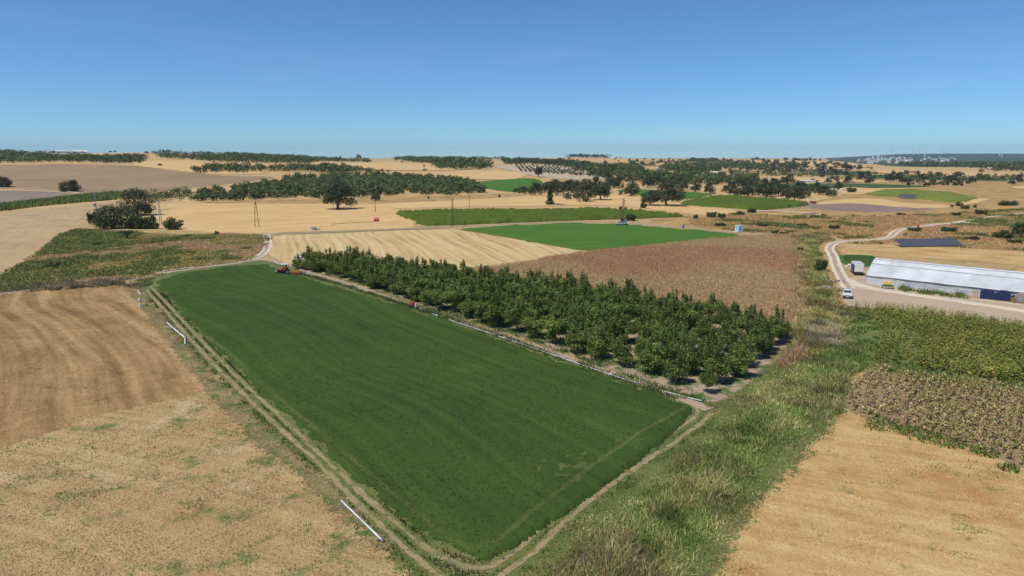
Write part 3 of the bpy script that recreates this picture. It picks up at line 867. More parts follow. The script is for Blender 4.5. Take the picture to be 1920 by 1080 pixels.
def blade_arrays(X, Y, h, w, lean=.35, cols=None, rng=RNG, z0=None):
    n = len(X)
    a = rng.uniform(0, 2 * math.pi, n)
    la = rng.uniform(0, 2 * math.pi, n); ll = np.abs(rng.normal(0, lean, n)) * h
    z = terrain(X, Y) if z0 is None else z0
    B0 = np.stack([X - np.cos(a) * w / 2, Y - np.sin(a) * w / 2, z], 1)
    B1 = np.stack([X + np.cos(a) * w / 2, Y + np.sin(a) * w / 2, z], 1)
    T = np.stack([X + np.cos(la) * ll, Y + np.sin(la) * ll, z + h], 1)
    V = np.stack([B0, B1, T], 1).reshape(-1, 3)
    F = np.arange(3 * n).reshape(n, 3)
    return V, F, cols

def join(parts):
    V, F, C = [], [], []
    off = 0
    for v, f, c in parts:
        V.append(v); F.append(f + off); C.append(c); off += len(v)
    return np.vstack(V), np.vstack(F), np.vstack(C)

def stuff(name, arr, mat, label, cat):
    V, F, C = arr
    o = link(name, np_mesh(name, V, F, M[mat], C))
    return tagit(o, label, cat, None, "stuff")

def slab(name, poly, cell, hgt, mat, label, cat, rough=.35, seed=2, rows=None, dips=None, kind="stuff", min_h=0.02):
    """a standing crop: uneven canopy on a fine grid, dropping to the soil at its edge"""
    poly = np.array(poly)
    x0, y0 = poly.min(0) - cell * 2; x1, y1 = poly.max(0) + cell * 2
    nx = int((x1 - x0) / cell) + 2; ny = int((y1 - y0) / cell) + 2
    X, Y = np.meshgrid(x0 + np.arange(nx) * cell, y0 + np.arange(ny) * cell, indexing='ij')
    rg = np.random.default_rng(seed)
    X = X + rg.uniform(-.3, .3, X.shape) * cell; Y = Y + rg.uniform(-.3, .3, X.shape) * cell
    jx = (vnoise(X, Y, cell * 6, seed) - .5) * cell * 4
    ins = inside(poly, X + jx, Y + jx)
    h = hgt * (1 - rough * rg.random(X.shape) - .25 * vnoise(X, Y, cell * 9, seed + 3))
    if rows is not None:
        a, sp = rows
        q = np.sin((-(X) * math.sin(a) + Y * math.cos(a)) * 2 * math.pi / sp)
        h *= 1 - .28 * (q < -.2)
    if dips is not None:
        for pts, wd, depth in dips:
            d = dist_to_line(X, Y, pts)
            h *= 1 - depth * np.clip(1 - d / wd, 0, 1)
    cells = ins[:-1, :-1] & ins[1:, :-1] & ins[:-1, 1:] & ins[1:, 1:]
    cov = np.zeros(X.shape, int)
    cov[:-1, :-1] += cells; cov[1:, :-1] += cells; cov[:-1, 1:] += cells; cov[1:, 1:] += cells
    z = np.where(cov == 4, h, min_h)
    Z = terrain(X, Y) + z + lift(Y, 3)
    idx = -np.ones(X.shape, int)
    used = cov > 0
    idx[used] = np.arange(used.sum())
    ci, cj = np.nonzero(cells)
    F = np.stack([idx[ci, cj], idx[ci + 1, cj], idx[ci + 1, cj + 1], idx[ci, cj + 1]], -1)
    V = np.stack([X[used], Y[used], Z[used]], 1)
    me = np_mesh(name, V, F, M[mat])
    if dips is not None:
        wv = np.zeros(len(V))
        for pts, wd, depth in dips:
            wv = np.maximum(wv, np.clip(1.25 - dist_to_line(V[:, 0], V[:, 1], pts) / wd, 0, .75) * (.1 + .65 * vnoise(V[:, 0], V[:, 1], 4, 8)))
        for (cx, cy), rad in BARE:
            dd = np.hypot(V[:, 0] - cx, V[:, 1] - cy)
            wv = np.maximum(wv, np.clip(1.2 - dd / rad, 0, .5) * (vnoise(V[:, 0], V[:, 1], .45, 9) > .82))
        me.attributes.new("worn", 'FLOAT', 'POINT').data.foreach_set("value", wv.astype(np.float32))
    o = link(name, me)
    return tagit(o, label, cat, None, kind)
BARE = [(G(1050, 885), 2.6), (G(1075, 858), 1.6), (G(1010, 905), 1.8), (G(985, 912), .8), (G(1180, 830), 1.2)]

# lucerne, with a faint wheel line inside its edge
def inset_line(pxs):
    return W(pxs)
TRAM = [inset_line([(345, 600), (430, 665), (500, 733), (600, 815), (690, 893), (790, 975), (850, 1020), (885, 1036), (930, 1020), (1000, 962), (1100, 885), (1200, 815), (1290, 765)])]
slab("lucerne_crop", LUC_W, .26, .40, 'lucerne', "dense dark green lucerne covering the long central field", "lucerne", rough=.32, dips=[(TRAM[0], .20, .7)])
X, Y = scatter(LUC_W, 11)
keep = RNG.random(len(X)) < np.clip(75.0 / np.hypot(X, Y), 0, 1) ** 1.5
X, Y = X[keep], Y[keep]
d = dist_to_line(X, Y, TRAM[0])
lc = lerp((.036, .078, .012), (.070, .125, .022), RNG.random(len(X)) * .7 + .3 * vnoise(X, Y, 9, 4))
lc[d < .3] = (.12, .15, .04)
lucA = blade_arrays(X, Y, RNG.uniform(.05, .13, len(X)), RNG.uniform(.08, .16, len(X)), 1.3, lc, z0=.26 + .1 * RNG.random(len(X)))
stuff("lucerne_shoots", lucA, 'blade', "leafy shoots standing out of the lucerne canopy", "lucerne")
slab("lucerne_crop", W(GREEN2), .8, .5, 'lucerne_far', "bright even green lucerne field beyond the rust coloured sorghum", "lucerne", rough=.3, seed=8)
slab("green_crop", W([(1579, 481), (1600, 479), (1640, 481), (1636, 499), (1600, 499), (1584, 491)]), .4, .4, 'lucerne', "small dark green plot behind the white truck", "crop", seed=5)

# far maize fields
slab("maize_crop", W([(740, 402), (830, 397), (1000, 397), (1120, 395), (1200, 398), (1288, 407), (1180, 411), (960, 418), (850, 423), (795, 424)]), .8, 2.1, 'corn_mass', "tall bright green maize block beyond the stubble", "maize", rough=.4, seed=9, rows=(ang((724, 394), (1000, 389)), 3.0))
slab("maize_crop", W([(1272, 384), (1300, 376), (1345, 370), (1400, 373), (1470, 377), (1520, 384), (1500, 389), (1440, 394), (1400, 393), (1330, 388)]), 1.1, 2.2, 'corn_mass', "green maize block in front of the dark tree group at right", "maize", rough=.4, seed=10, rows=(ang((1300, 370), (1500, 376)), 4.0))
slab("sunflower_crop", W([(1615, 366), (1650, 358), (1700, 356), (1790, 363), (1836, 372), (1820, 379), (1790, 380), (1740, 376), (1680, 369)]), 1.5, 1.5, 'vine', "yellow green sunflower field on the right plain", "sunflowers", rough=.4, seed=12)

# near maize at right: leafy plants
def maize(poly, dens, hrange, cols, nleaf=7, tassel=False, row=None, seed=3, wl=.21, drop=None):
    rg = np.random.default_rng(seed)
    X, Y = scatter(poly, dens, rg)
    if drop is not None:
        k = rg.random(len(X)) > drop(X, Y)
        X, Y = X[k], Y[k]
    n = len(X)
    H = rg.uniform(*hrange, n) * (.88 + .2 * vnoise(X, Y, 7, seed))
    parts = []
    base = pick(cols, n, rg) * (.75 + .5 * vnoise(X, Y, 5, seed + 1))[:, None]
    parts.append(blade_arrays(X, Y, H * .95, np.full(n, .06), .06, base * .9, rg))
    for k in range(nleaf):
        t = (k + .6) / nleaf
        a = rg.uniform(0, 2 * math.pi, n); L = rg.uniform(.35, .75, n) * (1.15 - .5 * t)
        z = H * t * .95
        up = rg.uniform(.05, .35, n) * L
        ca, sa = np.cos(a), np.sin(a)
        P0 = np.stack([X - sa * .02, Y + ca * .02, z], 1)
        Pm1 = np.stack([X + ca * L * .5 - sa * wl / 2, Y + sa * L * .5 + ca * wl / 2, z + up], 1)
        Pm2 = np.stack([X + ca * L * .5 + sa * wl / 2, Y + sa * L * .5 - ca * wl / 2, z + up], 1)
        P1 = np.stack([X + ca * L, Y + sa * L, z + up - rg.uniform(0, .4, n) * L], 1)
        V = np.stack([P0, Pm1, Pm2, P1], 1).reshape(-1, 3)
        i = np.arange(n) * 4
        F = np.concatenate([np.stack([i, i + 2, i + 1], 1), np.stack([i + 1, i + 2, i + 3], 1)])
        c = base * rg.uniform(.7, 1.3, (n, 1))
        parts.append((V, F, np.concatenate([c, c])))
    if tassel:
        tc = pick([(.34, .26, .10), (.26, .24, .07)], n, rg)
        V, F, C = blade_arrays(X, Y, np.full(n, .16), np.full(n, .12), .6, tc, rg, z0=H * .93)
        parts.append((V, F, C))
    return join(parts)
CORN_W = W(CORN)
def edge_weedy(X, Y):
    e = dist_to_line(X, Y, W([(1572, 563), (1590, 590), (1620, 600), (1650, 615), (1655, 640), (1640, 676)]))
    return np.where(e < 5, .6, 0.0)
stuff("maize_plants", maize(CORN_W, 5.0, (1.3, 1.6), [(.17, .215, .030), (.225, .25, .040), (.29, .285, .060), (.125, .18, .025), (.36, .31, .09)], 6, drop=edge_weedy), 'blade',
      "tall yellowing green maize below the pale yard at right", "maize")
# dried sunflowers, rows running away from the camera
def sunflowers():
    rg = np.random.default_rng(5)
    poly = W(SUNF)
    a = ang((1600, 765), (1660, 700))
    P = np.array(poly)
    c = P.mean(0)
    u = np.array([math.cos(a), math.sin(a)]); v = np.array([-u[1], u[0]])
    S, T = np.meshgrid(np.arange(-60, 60, .34), np.arange(-60, 60, .80))
    X = c[0] + S * u[0] + T * v[0] + rg.normal(0, .16, S.shape); Y = c[1] + S * u[1] + T * v[1] + rg.normal(0, .16, S.shape)
    X, Y = X.ravel(), Y.ravel()
    left = dist_to_line(X, Y, W([(1600, 765), (1640, 690)]))
    k = inside(poly, X, Y) & (rg.random(len(X)) < np.where(left < 4.5, .5, .82)) & (np.hypot(X - 10, Y) < 130)
    X, Y = X[k], Y[k]
    n = len(X)
    H = rg.uniform(.7, 1.25, n)
    cols = [(.36, .25, .12), (.46, .34, .17), (.52, .43, .17), (.27, .18, .085), (.32, .32, .08), (.26, .29, .07), (.58, .46, .26)]
    base = pick(cols, n, rg)
    parts = [blade_arrays(X, Y, H, np.full(n, .05), .12, base * .8, rg)]
    for kx in range(11):
        t = .35 + .6 * rg.random(n)
        a2 = rg.uniform(0, 2 * math.pi, n); L = rg.uniform(.16, .34, n)
        z = H * t
        ca, sa = np.cos(a2), np.sin(a2); wl = L * .55
        P0 = np.stack([X, Y, z], 1)
        P1 = np.stack([X + ca * L * .6 - sa * wl / 2, Y + sa * L * .6 + ca * wl / 2, z - rg.uniform(-.05, .15, n)], 1)
        P2 = np.stack([X + ca * L * .6 + sa * wl / 2, Y + sa * L * .6 - ca * wl / 2, z - rg.uniform(-.05, .15, n)], 1)
        P3 = np.stack([X + ca * L, Y + sa * L, z - rg.uniform(.05, .3, n)], 1)
        V = np.stack([P0, P1, P2, P3], 1).reshape(-1, 3)
        i = np.arange(n) * 4
        F = np.concatenate([np.stack([i, i + 2, i + 1], 1), np.stack([i + 1, i + 2, i + 3], 1)])
        cc = pick(cols, n, rg)
        parts.append((V, F, np.concatenate([cc, cc])))
    # drooping seed heads
    a2 = rg.uniform(0, 2 * math.pi, n); R = rg.uniform(.07, .12, n)
    ca, sa = np.cos(a2), np.sin(a2)
    hx, hy, hz = X + ca * .12, Y + sa * .12, H * 1.0
    ring = []
    for q in range(4):
        th = q * math.pi / 2
        ring.append(np.stack([hx - sa * R * math.cos(th) + ca * R * .5 * math.sin(th), hy + ca * R * math.cos(th) + sa * R * .5 * math.sin(th), hz + R * .85 * math.sin(th)], 1))
    V = np.stack(ring, 1).reshape(-1, 3)
    i = np.arange(n) * 4
    F = np.concatenate([np.stack([i, i + 1, i + 2], 1), np.stack([i, i + 2, i + 3], 1)])
    cc = pick([(.06, .045, .035), (.12, .09, .055), (.30, .24, .12)], n, rg)
    parts.append((V, F, np.concatenate([cc, cc])))
    return join(parts)
stuff("dried_sunflowers", sunflowers(), 'blade', "withered brown sunflowers in rows at the right edge", "sunflowers")

# sorghum: rust and tan stalks
rg = np.random.default_rng(21)
SW = W(SORG)
X, Y = scatter(SW, 15, rg)
H = rg.uniform(.85, 1.2, len(X)) * (.9 + .2 * vnoise(X, Y, 9, 2))
m1 = vnoise(X, Y, 26, 3)
band = np.clip((m1 - .45) * 6, 0, 1)
ca = lerp((.58, .345, .185), (.60, .40, .205), 1 - band)
ca = ca * rg.uniform(.6, 1.35, (len(X), 1))
gr = rg.random(len(X)) < .22 * (1 - .6 * band)
ca[gr] = pick([(.30, .28, .10), (.56, .48, .25)], int(gr.sum()), rg)
A1 = blade_arrays(X, Y, H, np.full(len(X), .11), .22, ca, rg)
cb = lerp((.58, .335, .185), (.64, .45, .24), 1 - band) * rg.uniform(.7, 1.25, (len(X), 1))
A2 = blade_arrays(X + rg.normal(0, .08, len(X)), Y + rg.normal(0, .08, len(X)), np.full(len(X), .22), np.full(len(X), .15), .5, cb, rg, z0=H * .78)
stuff("sorghum_plants", join([A1, A2]), 'blade', "rust and tan ripe sorghum filling the field behind the orchard", "sorghum")
slab("sorghum_undergrowth", SW, .7, .8, 'sorghum_mass', "dense dry sorghum leaves below the rust coloured heads", "sorghum", rough=.6, seed=31)

# ditch growth: reeds and grasses
def reeds():
    rg = np.random.default_rng(33)
    poly = W(DITCH)
    X, Y = scatter(poly, 95, rg)
    r = np.hypot(X, Y)
    k = rg.random(len(X)) < np.clip(62.0 / r, 0, 1) ** 1.6
    k &= dist_to_line(X, Y, [tuple(q) for q in LW]) > 2.6
    X, Y, r = X[k], Y[k], r[k]
    n = len(X)
    edgeR = dist_to_line(X, Y, W([(1545, 800), (1450, 905), (1390, 985), (1330, 1080)]))
    edgeL = dist_to_line(X, Y, W([(960, 1100), (1110, 960), (1290, 828), (1390, 740), (1485, 655)]))
    clump = vnoise(X, Y, 1.5, 7) * .6 + vnoise(X, Y, 5.5, 8) * .4
    tall = np.clip(np.minimum(edgeL, edgeR) / 3.5, .25, 1)
    H = (.30 + .95 * np.clip(clump - .25, 0, 1)) * tall * rg.uniform(.6, 1.3, n)
    zone = vnoise(X, Y, 7, 14)
    far = np.clip((Y - 88) / 28, 0, 1)
    green = pick([(.17, .25, .055), (.23, .31, .075), (.30, .36, .10), (.38, .40, .13)], n, rg)
    tan = pick([(.64, .50, .22), (.74, .61, .31), (.55, .43, .20), (.48, .46, .16)], n, rg)
    rust = pick([(.62, .41, .22), (.70, .50, .29), (.52, .32, .17), (.40, .36, .16)], n, rg)
    ptan = np.clip(.10 + .75 * (clump - .42) * 2.2, .04, .6) * (1 - .5 * far)
    patchy = np.clip((vnoise(X, Y, 3.2, 77) - .42) * 3.2, 0, 1)
    is_tan = rg.random(n) < np.clip(ptan + .5 * patchy, 0, .85)
    c = np.where(is_tan[:, None], tan, green)
    mid = dist_to_line(X, Y, W([(1520, 440), (1530, 500), (1540, 560), (1545, 610), (1530, 680), (1480, 740)]))
    is_rust = rg.random(n) < far * np.clip((mid - 1.2) / 1.6, 0.03, .93)
    c = np.where(is_rust[:, None], rust, c)
    grey = (rg.random(n) < .8) & (dist_to_line(X, Y, [G(1543, 610), G(1548, 640)]) < 2.6)
    c = np.where(grey[:, None], pick([(.55, .45, .33), (.46, .37, .26)], n, rg), c)
    H = np.where(grey, H * 1.15, H)
    br = (zone > .66) & (rg.random(n) < .9)
    k2 = br & (rg.random(n) < .6)
    c[k2] = pick([(.34, .24, .12), (.26, .19, .10), (.44, .33, .19)], int(k2.sum()), rg)
    c = c * np.array([.82, .9, .82]) * (.5 + .75 * np.clip(vnoise(X, Y, 2.3, 91) * 1.2 - .1, 0, 1))[:, None]
    wd = np.clip(.05 + .0008 * r, .05, .16) * rg.uniform(.7, 1.4, n)
    return blade_arrays(X, Y, H, wd, .8, c, rg)
stuff("reeds_and_grass", reeds(), 'blade', "tangled green and straw coloured reeds filling the ditch", "reeds")

# dry grass standing in the foreground stubbles
def dry_tufts(poly, dens, cols, hr, rcut, weed=None, weed_s=3.0, weed_cut=.68, seed=41, wd=.05):
    rg = np.random.default_rng(seed)
    X, Y = scatter(poly, dens, rg)
    r = np.hypot(X, Y)
    k = (r < rcut) & (rg.random(len(X)) < np.clip(48.0 / np.maximum(r, 1), 0, 1) ** 1.8) & (Y > 20)
    X, Y, r = X[k], Y[k], r[k]
    n = len(X)
    c = pick(cols, n, rg)
    H = rg.uniform(*hr, n) * (.5 + vnoise(X, Y, 2.2, seed))
    if weed is not None:
        wv = vnoise(X, Y, weed_s, seed + 1) * .6 + vnoise(X, Y, weed_s * .35, seed + 2) * .4
        g = (wv > weed_cut) & (rg.random(n) < .8)
        c[g] = pick(weed, int(g.sum()), rg); H[g] *= 1.3
    return blade_arrays(X, Y, H, wd * rg.uniform(.7, 1.6, n) * np.clip(r / 50, .8, 2.2), 1.3, c, rg)
straws = [(.54, .38, .18), (.62, .465, .24), (.46, .315, .145), (.40, .26, .11), (.70, .56, .32)]
weedg = [(.15, .20, .055), (.19, .24, .07), (.23, .25, .09)]
left_poly = W([(-150, 860), (0, 850), (180, 780), (395, 733), (470, 800), (560, 880), (650, 965), (720, 1040), (780, 1130), (-150, 1130)])
stuff("dry_grass_tufts", dry_tufts(left_poly, 70, straws, (.04, .13), 110, weedg, weed_cut=.61), 'blade', "dry golden grass with green weeds in the lower left field", "dry grass")
stuff("stubble_tufts", dry_tufts(W(RIGHTF), 80, [(.66, .46, .21), (.74, .56, .28), (.58, .38, .16), (.50, .30, .12)], (.03, .11), 110, weedg, weed_cut=.68, seed=51), 'blade', "cut golden straw in the lower right field", "stubble")
stuff("stubble_tufts", dry_tufts(W(BROWN), 40, [(.52, .33, .15), (.62, .42, .21), (.42, .25, .10)], (.04, .10), 150, weedg, weed_cut=.76, seed=61, wd=.06), 'blade', "short brown straw in the left striped field", "stubble")
# headland grass and bank weeds round the lucerne
def verge_growth():
    rg = np.random.default_rng(71)
    P = []
    for line, wid, dens, cols, hr in (
        (RUT_OUT, 2.2, 70, [(.05, .11, .02), (.075, .15, .03), (.10, .17, .035)], (.05, .20)),
        (offset(RUT_OUT, 1.6)[:11], 2.2, 60, [(.09, .11, .04), (.16, .13, .065), (.20, .14, .075), (.07, .12, .03)], (.15, .55)),
        (W([(560, 512), (640, 534), (700, 553), (800, 585), (900, 617), (1000, 654), (1100, 690), (1200, 724), (1280, 752)]), 1.5, 75, [(.06, .13, .025), (.09, .16, .035), (.15, .19, .06), (.22, .20, .08)], (.12, .45)),
        (W([(800, 575), (860, 592), (960, 623), (1060, 660), (1160, 698), (1240, 728), (1310, 752)]), 1.8, 45, [(.06, .14, .022), (.085, .17, .03), (.12, .19, .04)], (.12, .45)),
        (W([(560, 500), (640, 520), (720, 543), (800, 570)]), 2.2, 60, [(.08, .16, .025), (.10, .19, .03)], (.1, .35)),
        (W([(262, 541), (230, 532), (150, 540), (90, 545)]), 2.0, 30, [(.14, .12, .07), (.20, .15, .09), (.09, .11, .04)], (.2, .7)),
    ):
        L = np.array(line, float)
        seg = np.hypot(*np.diff(L, axis=0).T)
        tot = seg.sum(); n = int(tot * wid * dens)
        cum = np.concatenate([[0], np.cumsum(seg)])
        t = rg.uniform(0, tot, n)
        i = np.clip(np.searchsorted(cum, t) - 1, 0, len(seg) - 1)
        f = (t - cum[i]) / seg[i]
        B = L[i] + (L[i + 1] - L[i]) * f[:, None]
        B = B + rg.normal(0, wid * .35, (n, 2))
        X, Y = B[:, 0], B[:, 1]
        dr = np.minimum(dist_to_line(X, Y, RUT_IN), dist_to_line(X, Y, RUT_OUT))
        k = (dr > .42) & (vnoise(X, Y, 1.3, 3) > .33)
        k &= ~inside(LUC_W, X, Y)
        X, Y = X[k], Y[k]
        m = len(X)
        P.append(blade_arrays(X, Y, rg.uniform(*hr, m) * (.5 + vnoise(X, Y, 1.8, 5)), rg.uniform(.06, .16, m), .5, pick(cols, m, rg), rg))
    return join(P)
stuff("verge_weeds", verge_growth(), 'blade', "green weeds and grass lining the wheel tracks round the lucerne", "weeds")
# bramble and dry herb on the left bank, and the scrub plain
def scrub_growth(poly, dens, seed, hr, size, far_h=1.0):
    rg = np.random.default_rng(seed)
    X, Y = scatter(poly, dens, rg)
    n = len(X)
    za = vnoise(X, Y, 11, seed) * .65 + vnoise(X, Y, 3.5, seed + 1) * .35
    zb = vnoise(X, Y, 8, seed + 2)
    g = pick([(.15, .19, .05), (.20, .24, .065), (.25, .28, .08), (.12, .15, .045)], n, rg)
    d = pick([(.50, .33, .15), (.58, .40, .20), (.42, .27, .12), (.38, .32, .26)], n, rg)
    y = pick([(.34, .29, .09), (.27, .26, .08)], n, rg)
    return X, Y, n, za, zb, g, d, y, rg
MW = W(MOUND)
X, Y, n, za, zb, g, d, y, rg = scrub_growth(MW, 11, 81, None, None)
pxx = 960 + 1280 * X / Y
leftness = np.clip((300 - pxx) / 170, -.6, 1)
isg = za + .22 * leftness > .57
c = np.where(isg[:, None], g, np.where((zb > .55)[:, None], y, d))
H = np.where(isg, .35 + .9 * np.clip(za - .4, 0, .5), .3) * rg.uniform(.5, 1.2, n)
stuff("scrub_growth", blade_arrays(X, Y, H, rg.uniform(.18, .45, n), 1.2, c, rg), 'blade', "brambles and rusty dry herbs on the bank above the brown stubble", "scrub")
PLAIN = W([(1290, 412), (1380, 400), (1500, 405), (1640, 405), (1760, 400), (1940, 390), (1940, 474), (1830, 466), (1680, 460), (1590, 456), (1560, 440), (1480, 443), (1400, 436), (1300, 424)])
X, Y, n, za, zb, g, d, y, rg = scrub_growth(PLAIN, 5.0, 91, None, None)
lane_d = dist_to_line(X, Y, [tuple(p) for p in LW])
k = lane_d > 3
for q in (1760, 1775):
    pass
sol = dist_to_line(X, Y, W([(1690, 460), (1805, 459)])) > 5
k &= sol
X, Y, za, zb, g, d, y = X[k], Y[k], za[k], zb[k], g[k], d[k], y[k]; n = len(X)
isg = za > .60
c = np.where(isg[:, None], g * .9, np.where((zb > .72)[:, None], y, d * np.array([1.08, .98, .85])))
stuff("scrub_growth", blade_arrays(X, Y, np.where(isg, .75, .35) * rg.uniform(.5, 1.3, n), rg.uniform(.2, .45, n), 1.2, c, rg), 'blade', "russet dry herbs and low green thicket across the plain round the solar table", "scrub")
# hedge bank below the grey field, far left
HB = W([(-60, 402), (0, 396), (100, 384), (215, 375), (232, 366), (220, 362), (150, 368), (80, 377), (0, 386), (-60, 392)])
X, Y, n, za, zb, g, d, y, rg = scrub_growth(HB, 2.2, 95, None, None)
stuff("hedge_bank", blade_arrays(X, Y, rg.uniform(1.2, 2.6, n), rg.uniform(.7, 1.6, n), .5, g * 1.15, rg), 'blade', "long green bramble hedge below the grey ploughed field", "hedge")
# low weeds on the corner between ditch and maize, orchard floor, greenhouse foot
def patch_growth(name, pxs, dens, hr, cols, label, seed, wd=(.1, .25), cut=.35, ns=2.0):
    rg = np.random.default_rng(seed)
    X, Y = scatter(W(pxs), dens, rg)
    k = vnoise(X, Y, ns, seed) > cut
    X, Y = X[k], Y[k]; n = len(X)
    stuff(name, blade_arrays(X, Y, rg.uniform(*hr, n) * (.6 + .8 * vnoise(X, Y, ns * .8, seed + 1)), rg.uniform(*wd, n), .6, pick(cols, n, rg), rg), 'blade', label, "weeds")
greens = [(.11, .185, .04), (.15, .23, .05), (.20, .26, .065)]
patch_growth("broad_weeds", [(1570, 575), (1600, 592), (1640, 603), (1660, 625), (1665, 650), (1640, 678), (1600, 703), (1590, 680), (1600, 640), (1580, 600)], 28, (.2, .5), greens, "fresh green weeds between the ditch and the maize", 101)
patch_growth("orchard_weeds", [(640, 518), (760, 558), (860, 590), (1000, 634), (1120, 675), (1240, 722), (1320, 745), (1400, 690), (1450, 640), (1250, 590), (1000, 540), (760, 500)], 26, (.1, .4), greens, "bright green weeds under the orchard trees", 102, cut=.44, ns=1.8)
patch_growth("field_edge_weeds", [(1620, 775), (1700, 797), (1780, 822), (1860, 850), (1960, 888), (1960, 905), (1860, 872), (1780, 845), (1700, 818), (1620, 800)], 40, (.15, .5), greens + [(.2, .17, .06)], "green weeds along the foot of the dried sunflowers", 103, cut=.42, ns=1.5)
patch_growth("maize_foot_weeds", [(1640, 676), (1760, 697), (1930, 718), (1930, 730), (1760, 710), (1640, 690)], 30, (.15, .45), greens, "green grass strip between maize and dried sunflowers", 104, cut=.3)
patch_growth("greenhouse_weeds", [(1690, 540), (1760, 548), (1818, 556), (1818, 561), (1760, 554), (1690, 546)], 30, (.3, 1.0), greens + [(.25, .17, .08)], "row of weeds along the greenhouse wall", 105, cut=.4, ns=1.5)
patch_growth("ditch_edge_shrubs", [(1470, 655), (1500, 620), (1515, 640), (1500, 672), (1475, 690), (1460, 688)], 45, (.5, 1.2), [(.52, .33, .18), (.60, .42, .24), (.38, .24, .13)], "withered rusty bushes at the orchard end of the ditch", 106, wd=(.06, .16), cut=.3)
patch_growth("headland_thicket", [(250, 534), (290, 514), (310, 512), (300, 522), (285, 534), (265, 540)], 34, (.15, .5), [(.14, .21, .05), (.19, .26, .065), (.24, .27, .09), (.30, .25, .12)], "green thicket at the far left corner of the lucerne", 107, cut=.45)
patch_growth("bank_weeds", [(0, 540), (90, 528), (240, 522), (262, 536), (150, 540), (60, 548), (0, 550)], 22, (.2, .7), [(.30, .24, .18), (.38, .29, .19), (.18, .19, .08)], "grey brown thistles at the top of the striped field", 108, cut=.38)

# ================================================================ TREES AND SHRUBS
def leaf_cloud(blobs, n, size, rng, cols, outward=.55, shell=.35, flat=.8):
    """n leaf tufts spread through ellipsoid blobs; blobs = [(cx,cy,cz,rx,ry,rz,weight)]"""
    B = np.array([b[:6] for b in blobs]); wt = np.array([b[6] for b in blobs]); wt = wt / wt.sum()
    k = rng.choice(len(B), n, p=wt)
    d = rng.normal(0, 1, (n, 3)); d /= np.linalg.norm(d, axis=1)[:, None]
    r = (shell + (1 - shell) * rng.random(n) ** .6)
    P = B[k, :3] + d * B[k, 3:] * r[:, None]
    nr = d * outward + rng.normal(0, 1, (n, 3)) * (1 - outward) + np.array([0, 0, .15])
    nr /= np.linalg.norm(nr, axis=1)[:, None]
    h = np.where(np.abs(nr[:, 2:3]) < .9, np.array([[0, 0, 1.0]]), np.array([[1.0, 0, 0]]))
    a = np.cross(nr, h); a /= np.linalg.norm(a, axis=1)[:, None]
    b = np.cross(nr, a)
    th = rng.uniform(0, 2 * math.pi, n)[:, None]
    u = a * np.cos(th) + b * np.sin(th); v = -a * np.sin(th) + b * np.cos(th)
    s = size * rng.uniform(.55, 1.35, n)[:, None]
    # a pointed kite, bent along its midrib
    bend = nr * s * rng.uniform(-.25, .25, (n, 1))
    V = np.stack([P - u * s, P - v * s * .55 + bend, P + u * s * .9, P + v * s * .55 + bend], 1).reshape(-1, 3)
    F = np.arange(4 * n).reshape(n, 4)
    clump = rng.uniform(.72, 1.28, len(B))[k]
    C = pick(cols, n, rng) * clump[:, None]
    return V, F, C

def limb_tubes(mb, rng, top, spread, r0, n_limb, base=0.0, h_fork=.35):
    fork = top * h_fork
    lean = rng.uniform(-.04, .04, 2) * top
    P0 = Vector((0, 0, base - .02 * top)); P1 = Vector((lean[0], lean[1], fork))
    Pm = (P0 + P1) / 2 + Vector((rng.uniform(-.02, .02) * top, rng.uniform(-.02, .02) * top, 0))
    mb.tube(P0, Pm, r0 * 1.25, r0 * .95, 8); mb.tube(Pm, P1, r0 * .95, r0 * .8, 8)
    for i in range(n_limb):
        a = 2 * math.pi * i / n_limb + rng.uniform(-.4, .4)
        q = Vector((math.cos(a) * spread * rng.uniform(.35, .6), math.sin(a) * spread * rng.uniform(.35, .6), top * rng.uniform(.55, .72)))
        t = Vector((q.x * 1.5, q.y * 1.5, q.z + top * rng.uniform(.08, .2)))
        mb.tube(P1, q, r0 * .55, r0 * .35, 6); mb.tube(q, t, r0 * .35, r0 * .12, 5)
    mb.tube(P1, Vector((lean[0], lean[1], top * .85)), r0 * .6, r0 * .15, 6)
    return mb

OAK = [(.055, .068, .032), (.070, .086, .039), (.088, .104, .047), (.108, .122, .056)]
GROVE = [(.098, .132, .046), (.130, .165, .058), (.165, .195, .072)]
BUSHC = [(.060, .088, .030), (.080, .112, .037), (.105, .138, .046)]
ORCH = [(.092, .140, .030), (.125, .175, .038), (.165, .212, .048), (.215, .255, .062)]

def oak_blobs(rng, h, w, crown0=.25, nb=16):
    """rounded spreading crown from lobes"""
    out = []
    cz = h * (crown0 + (1 - crown0) * .48); rz = h * (1 - crown0) * .5
    out.append((0, 0, cz, w * .30, w * .30, rz * .72, 1.2))
    for i in range(7):
        a = 2 * math.pi * i / 7 + rng.uniform(-.3, .3); s = rng.uniform(.15, .21); k = rng.uniform(.62, .88)
        out.append((math.cos(a) * w * .5 * k, math.sin(a) * w * .5 * k, h * crown0 + rz * rng.uniform(.25, .6), w * s, w * s, rz * s * 1.9, .6))
    for i in range(nb):
        a = rng.uniform(0, 2 * math.pi); el = rng.uniform(-.5, 1.0)
        ce = math.sqrt(max(0, 1 - min(1, abs(el)) ** 2))
        k = rng.uniform(.62, .82)
        s = rng.uniform(.15, .25)
        out.append((math.cos(a) * ce * w * .5 * k, math.sin(a) * ce * w * .5 * k, cz + el * rz * k, w * s, w * s, rz * s * 2.0, .55))
    return out

def mesh_of(arr, name, mat):
    V, F, C = arr
    return np_mesh(name, V, F, M[mat], C)

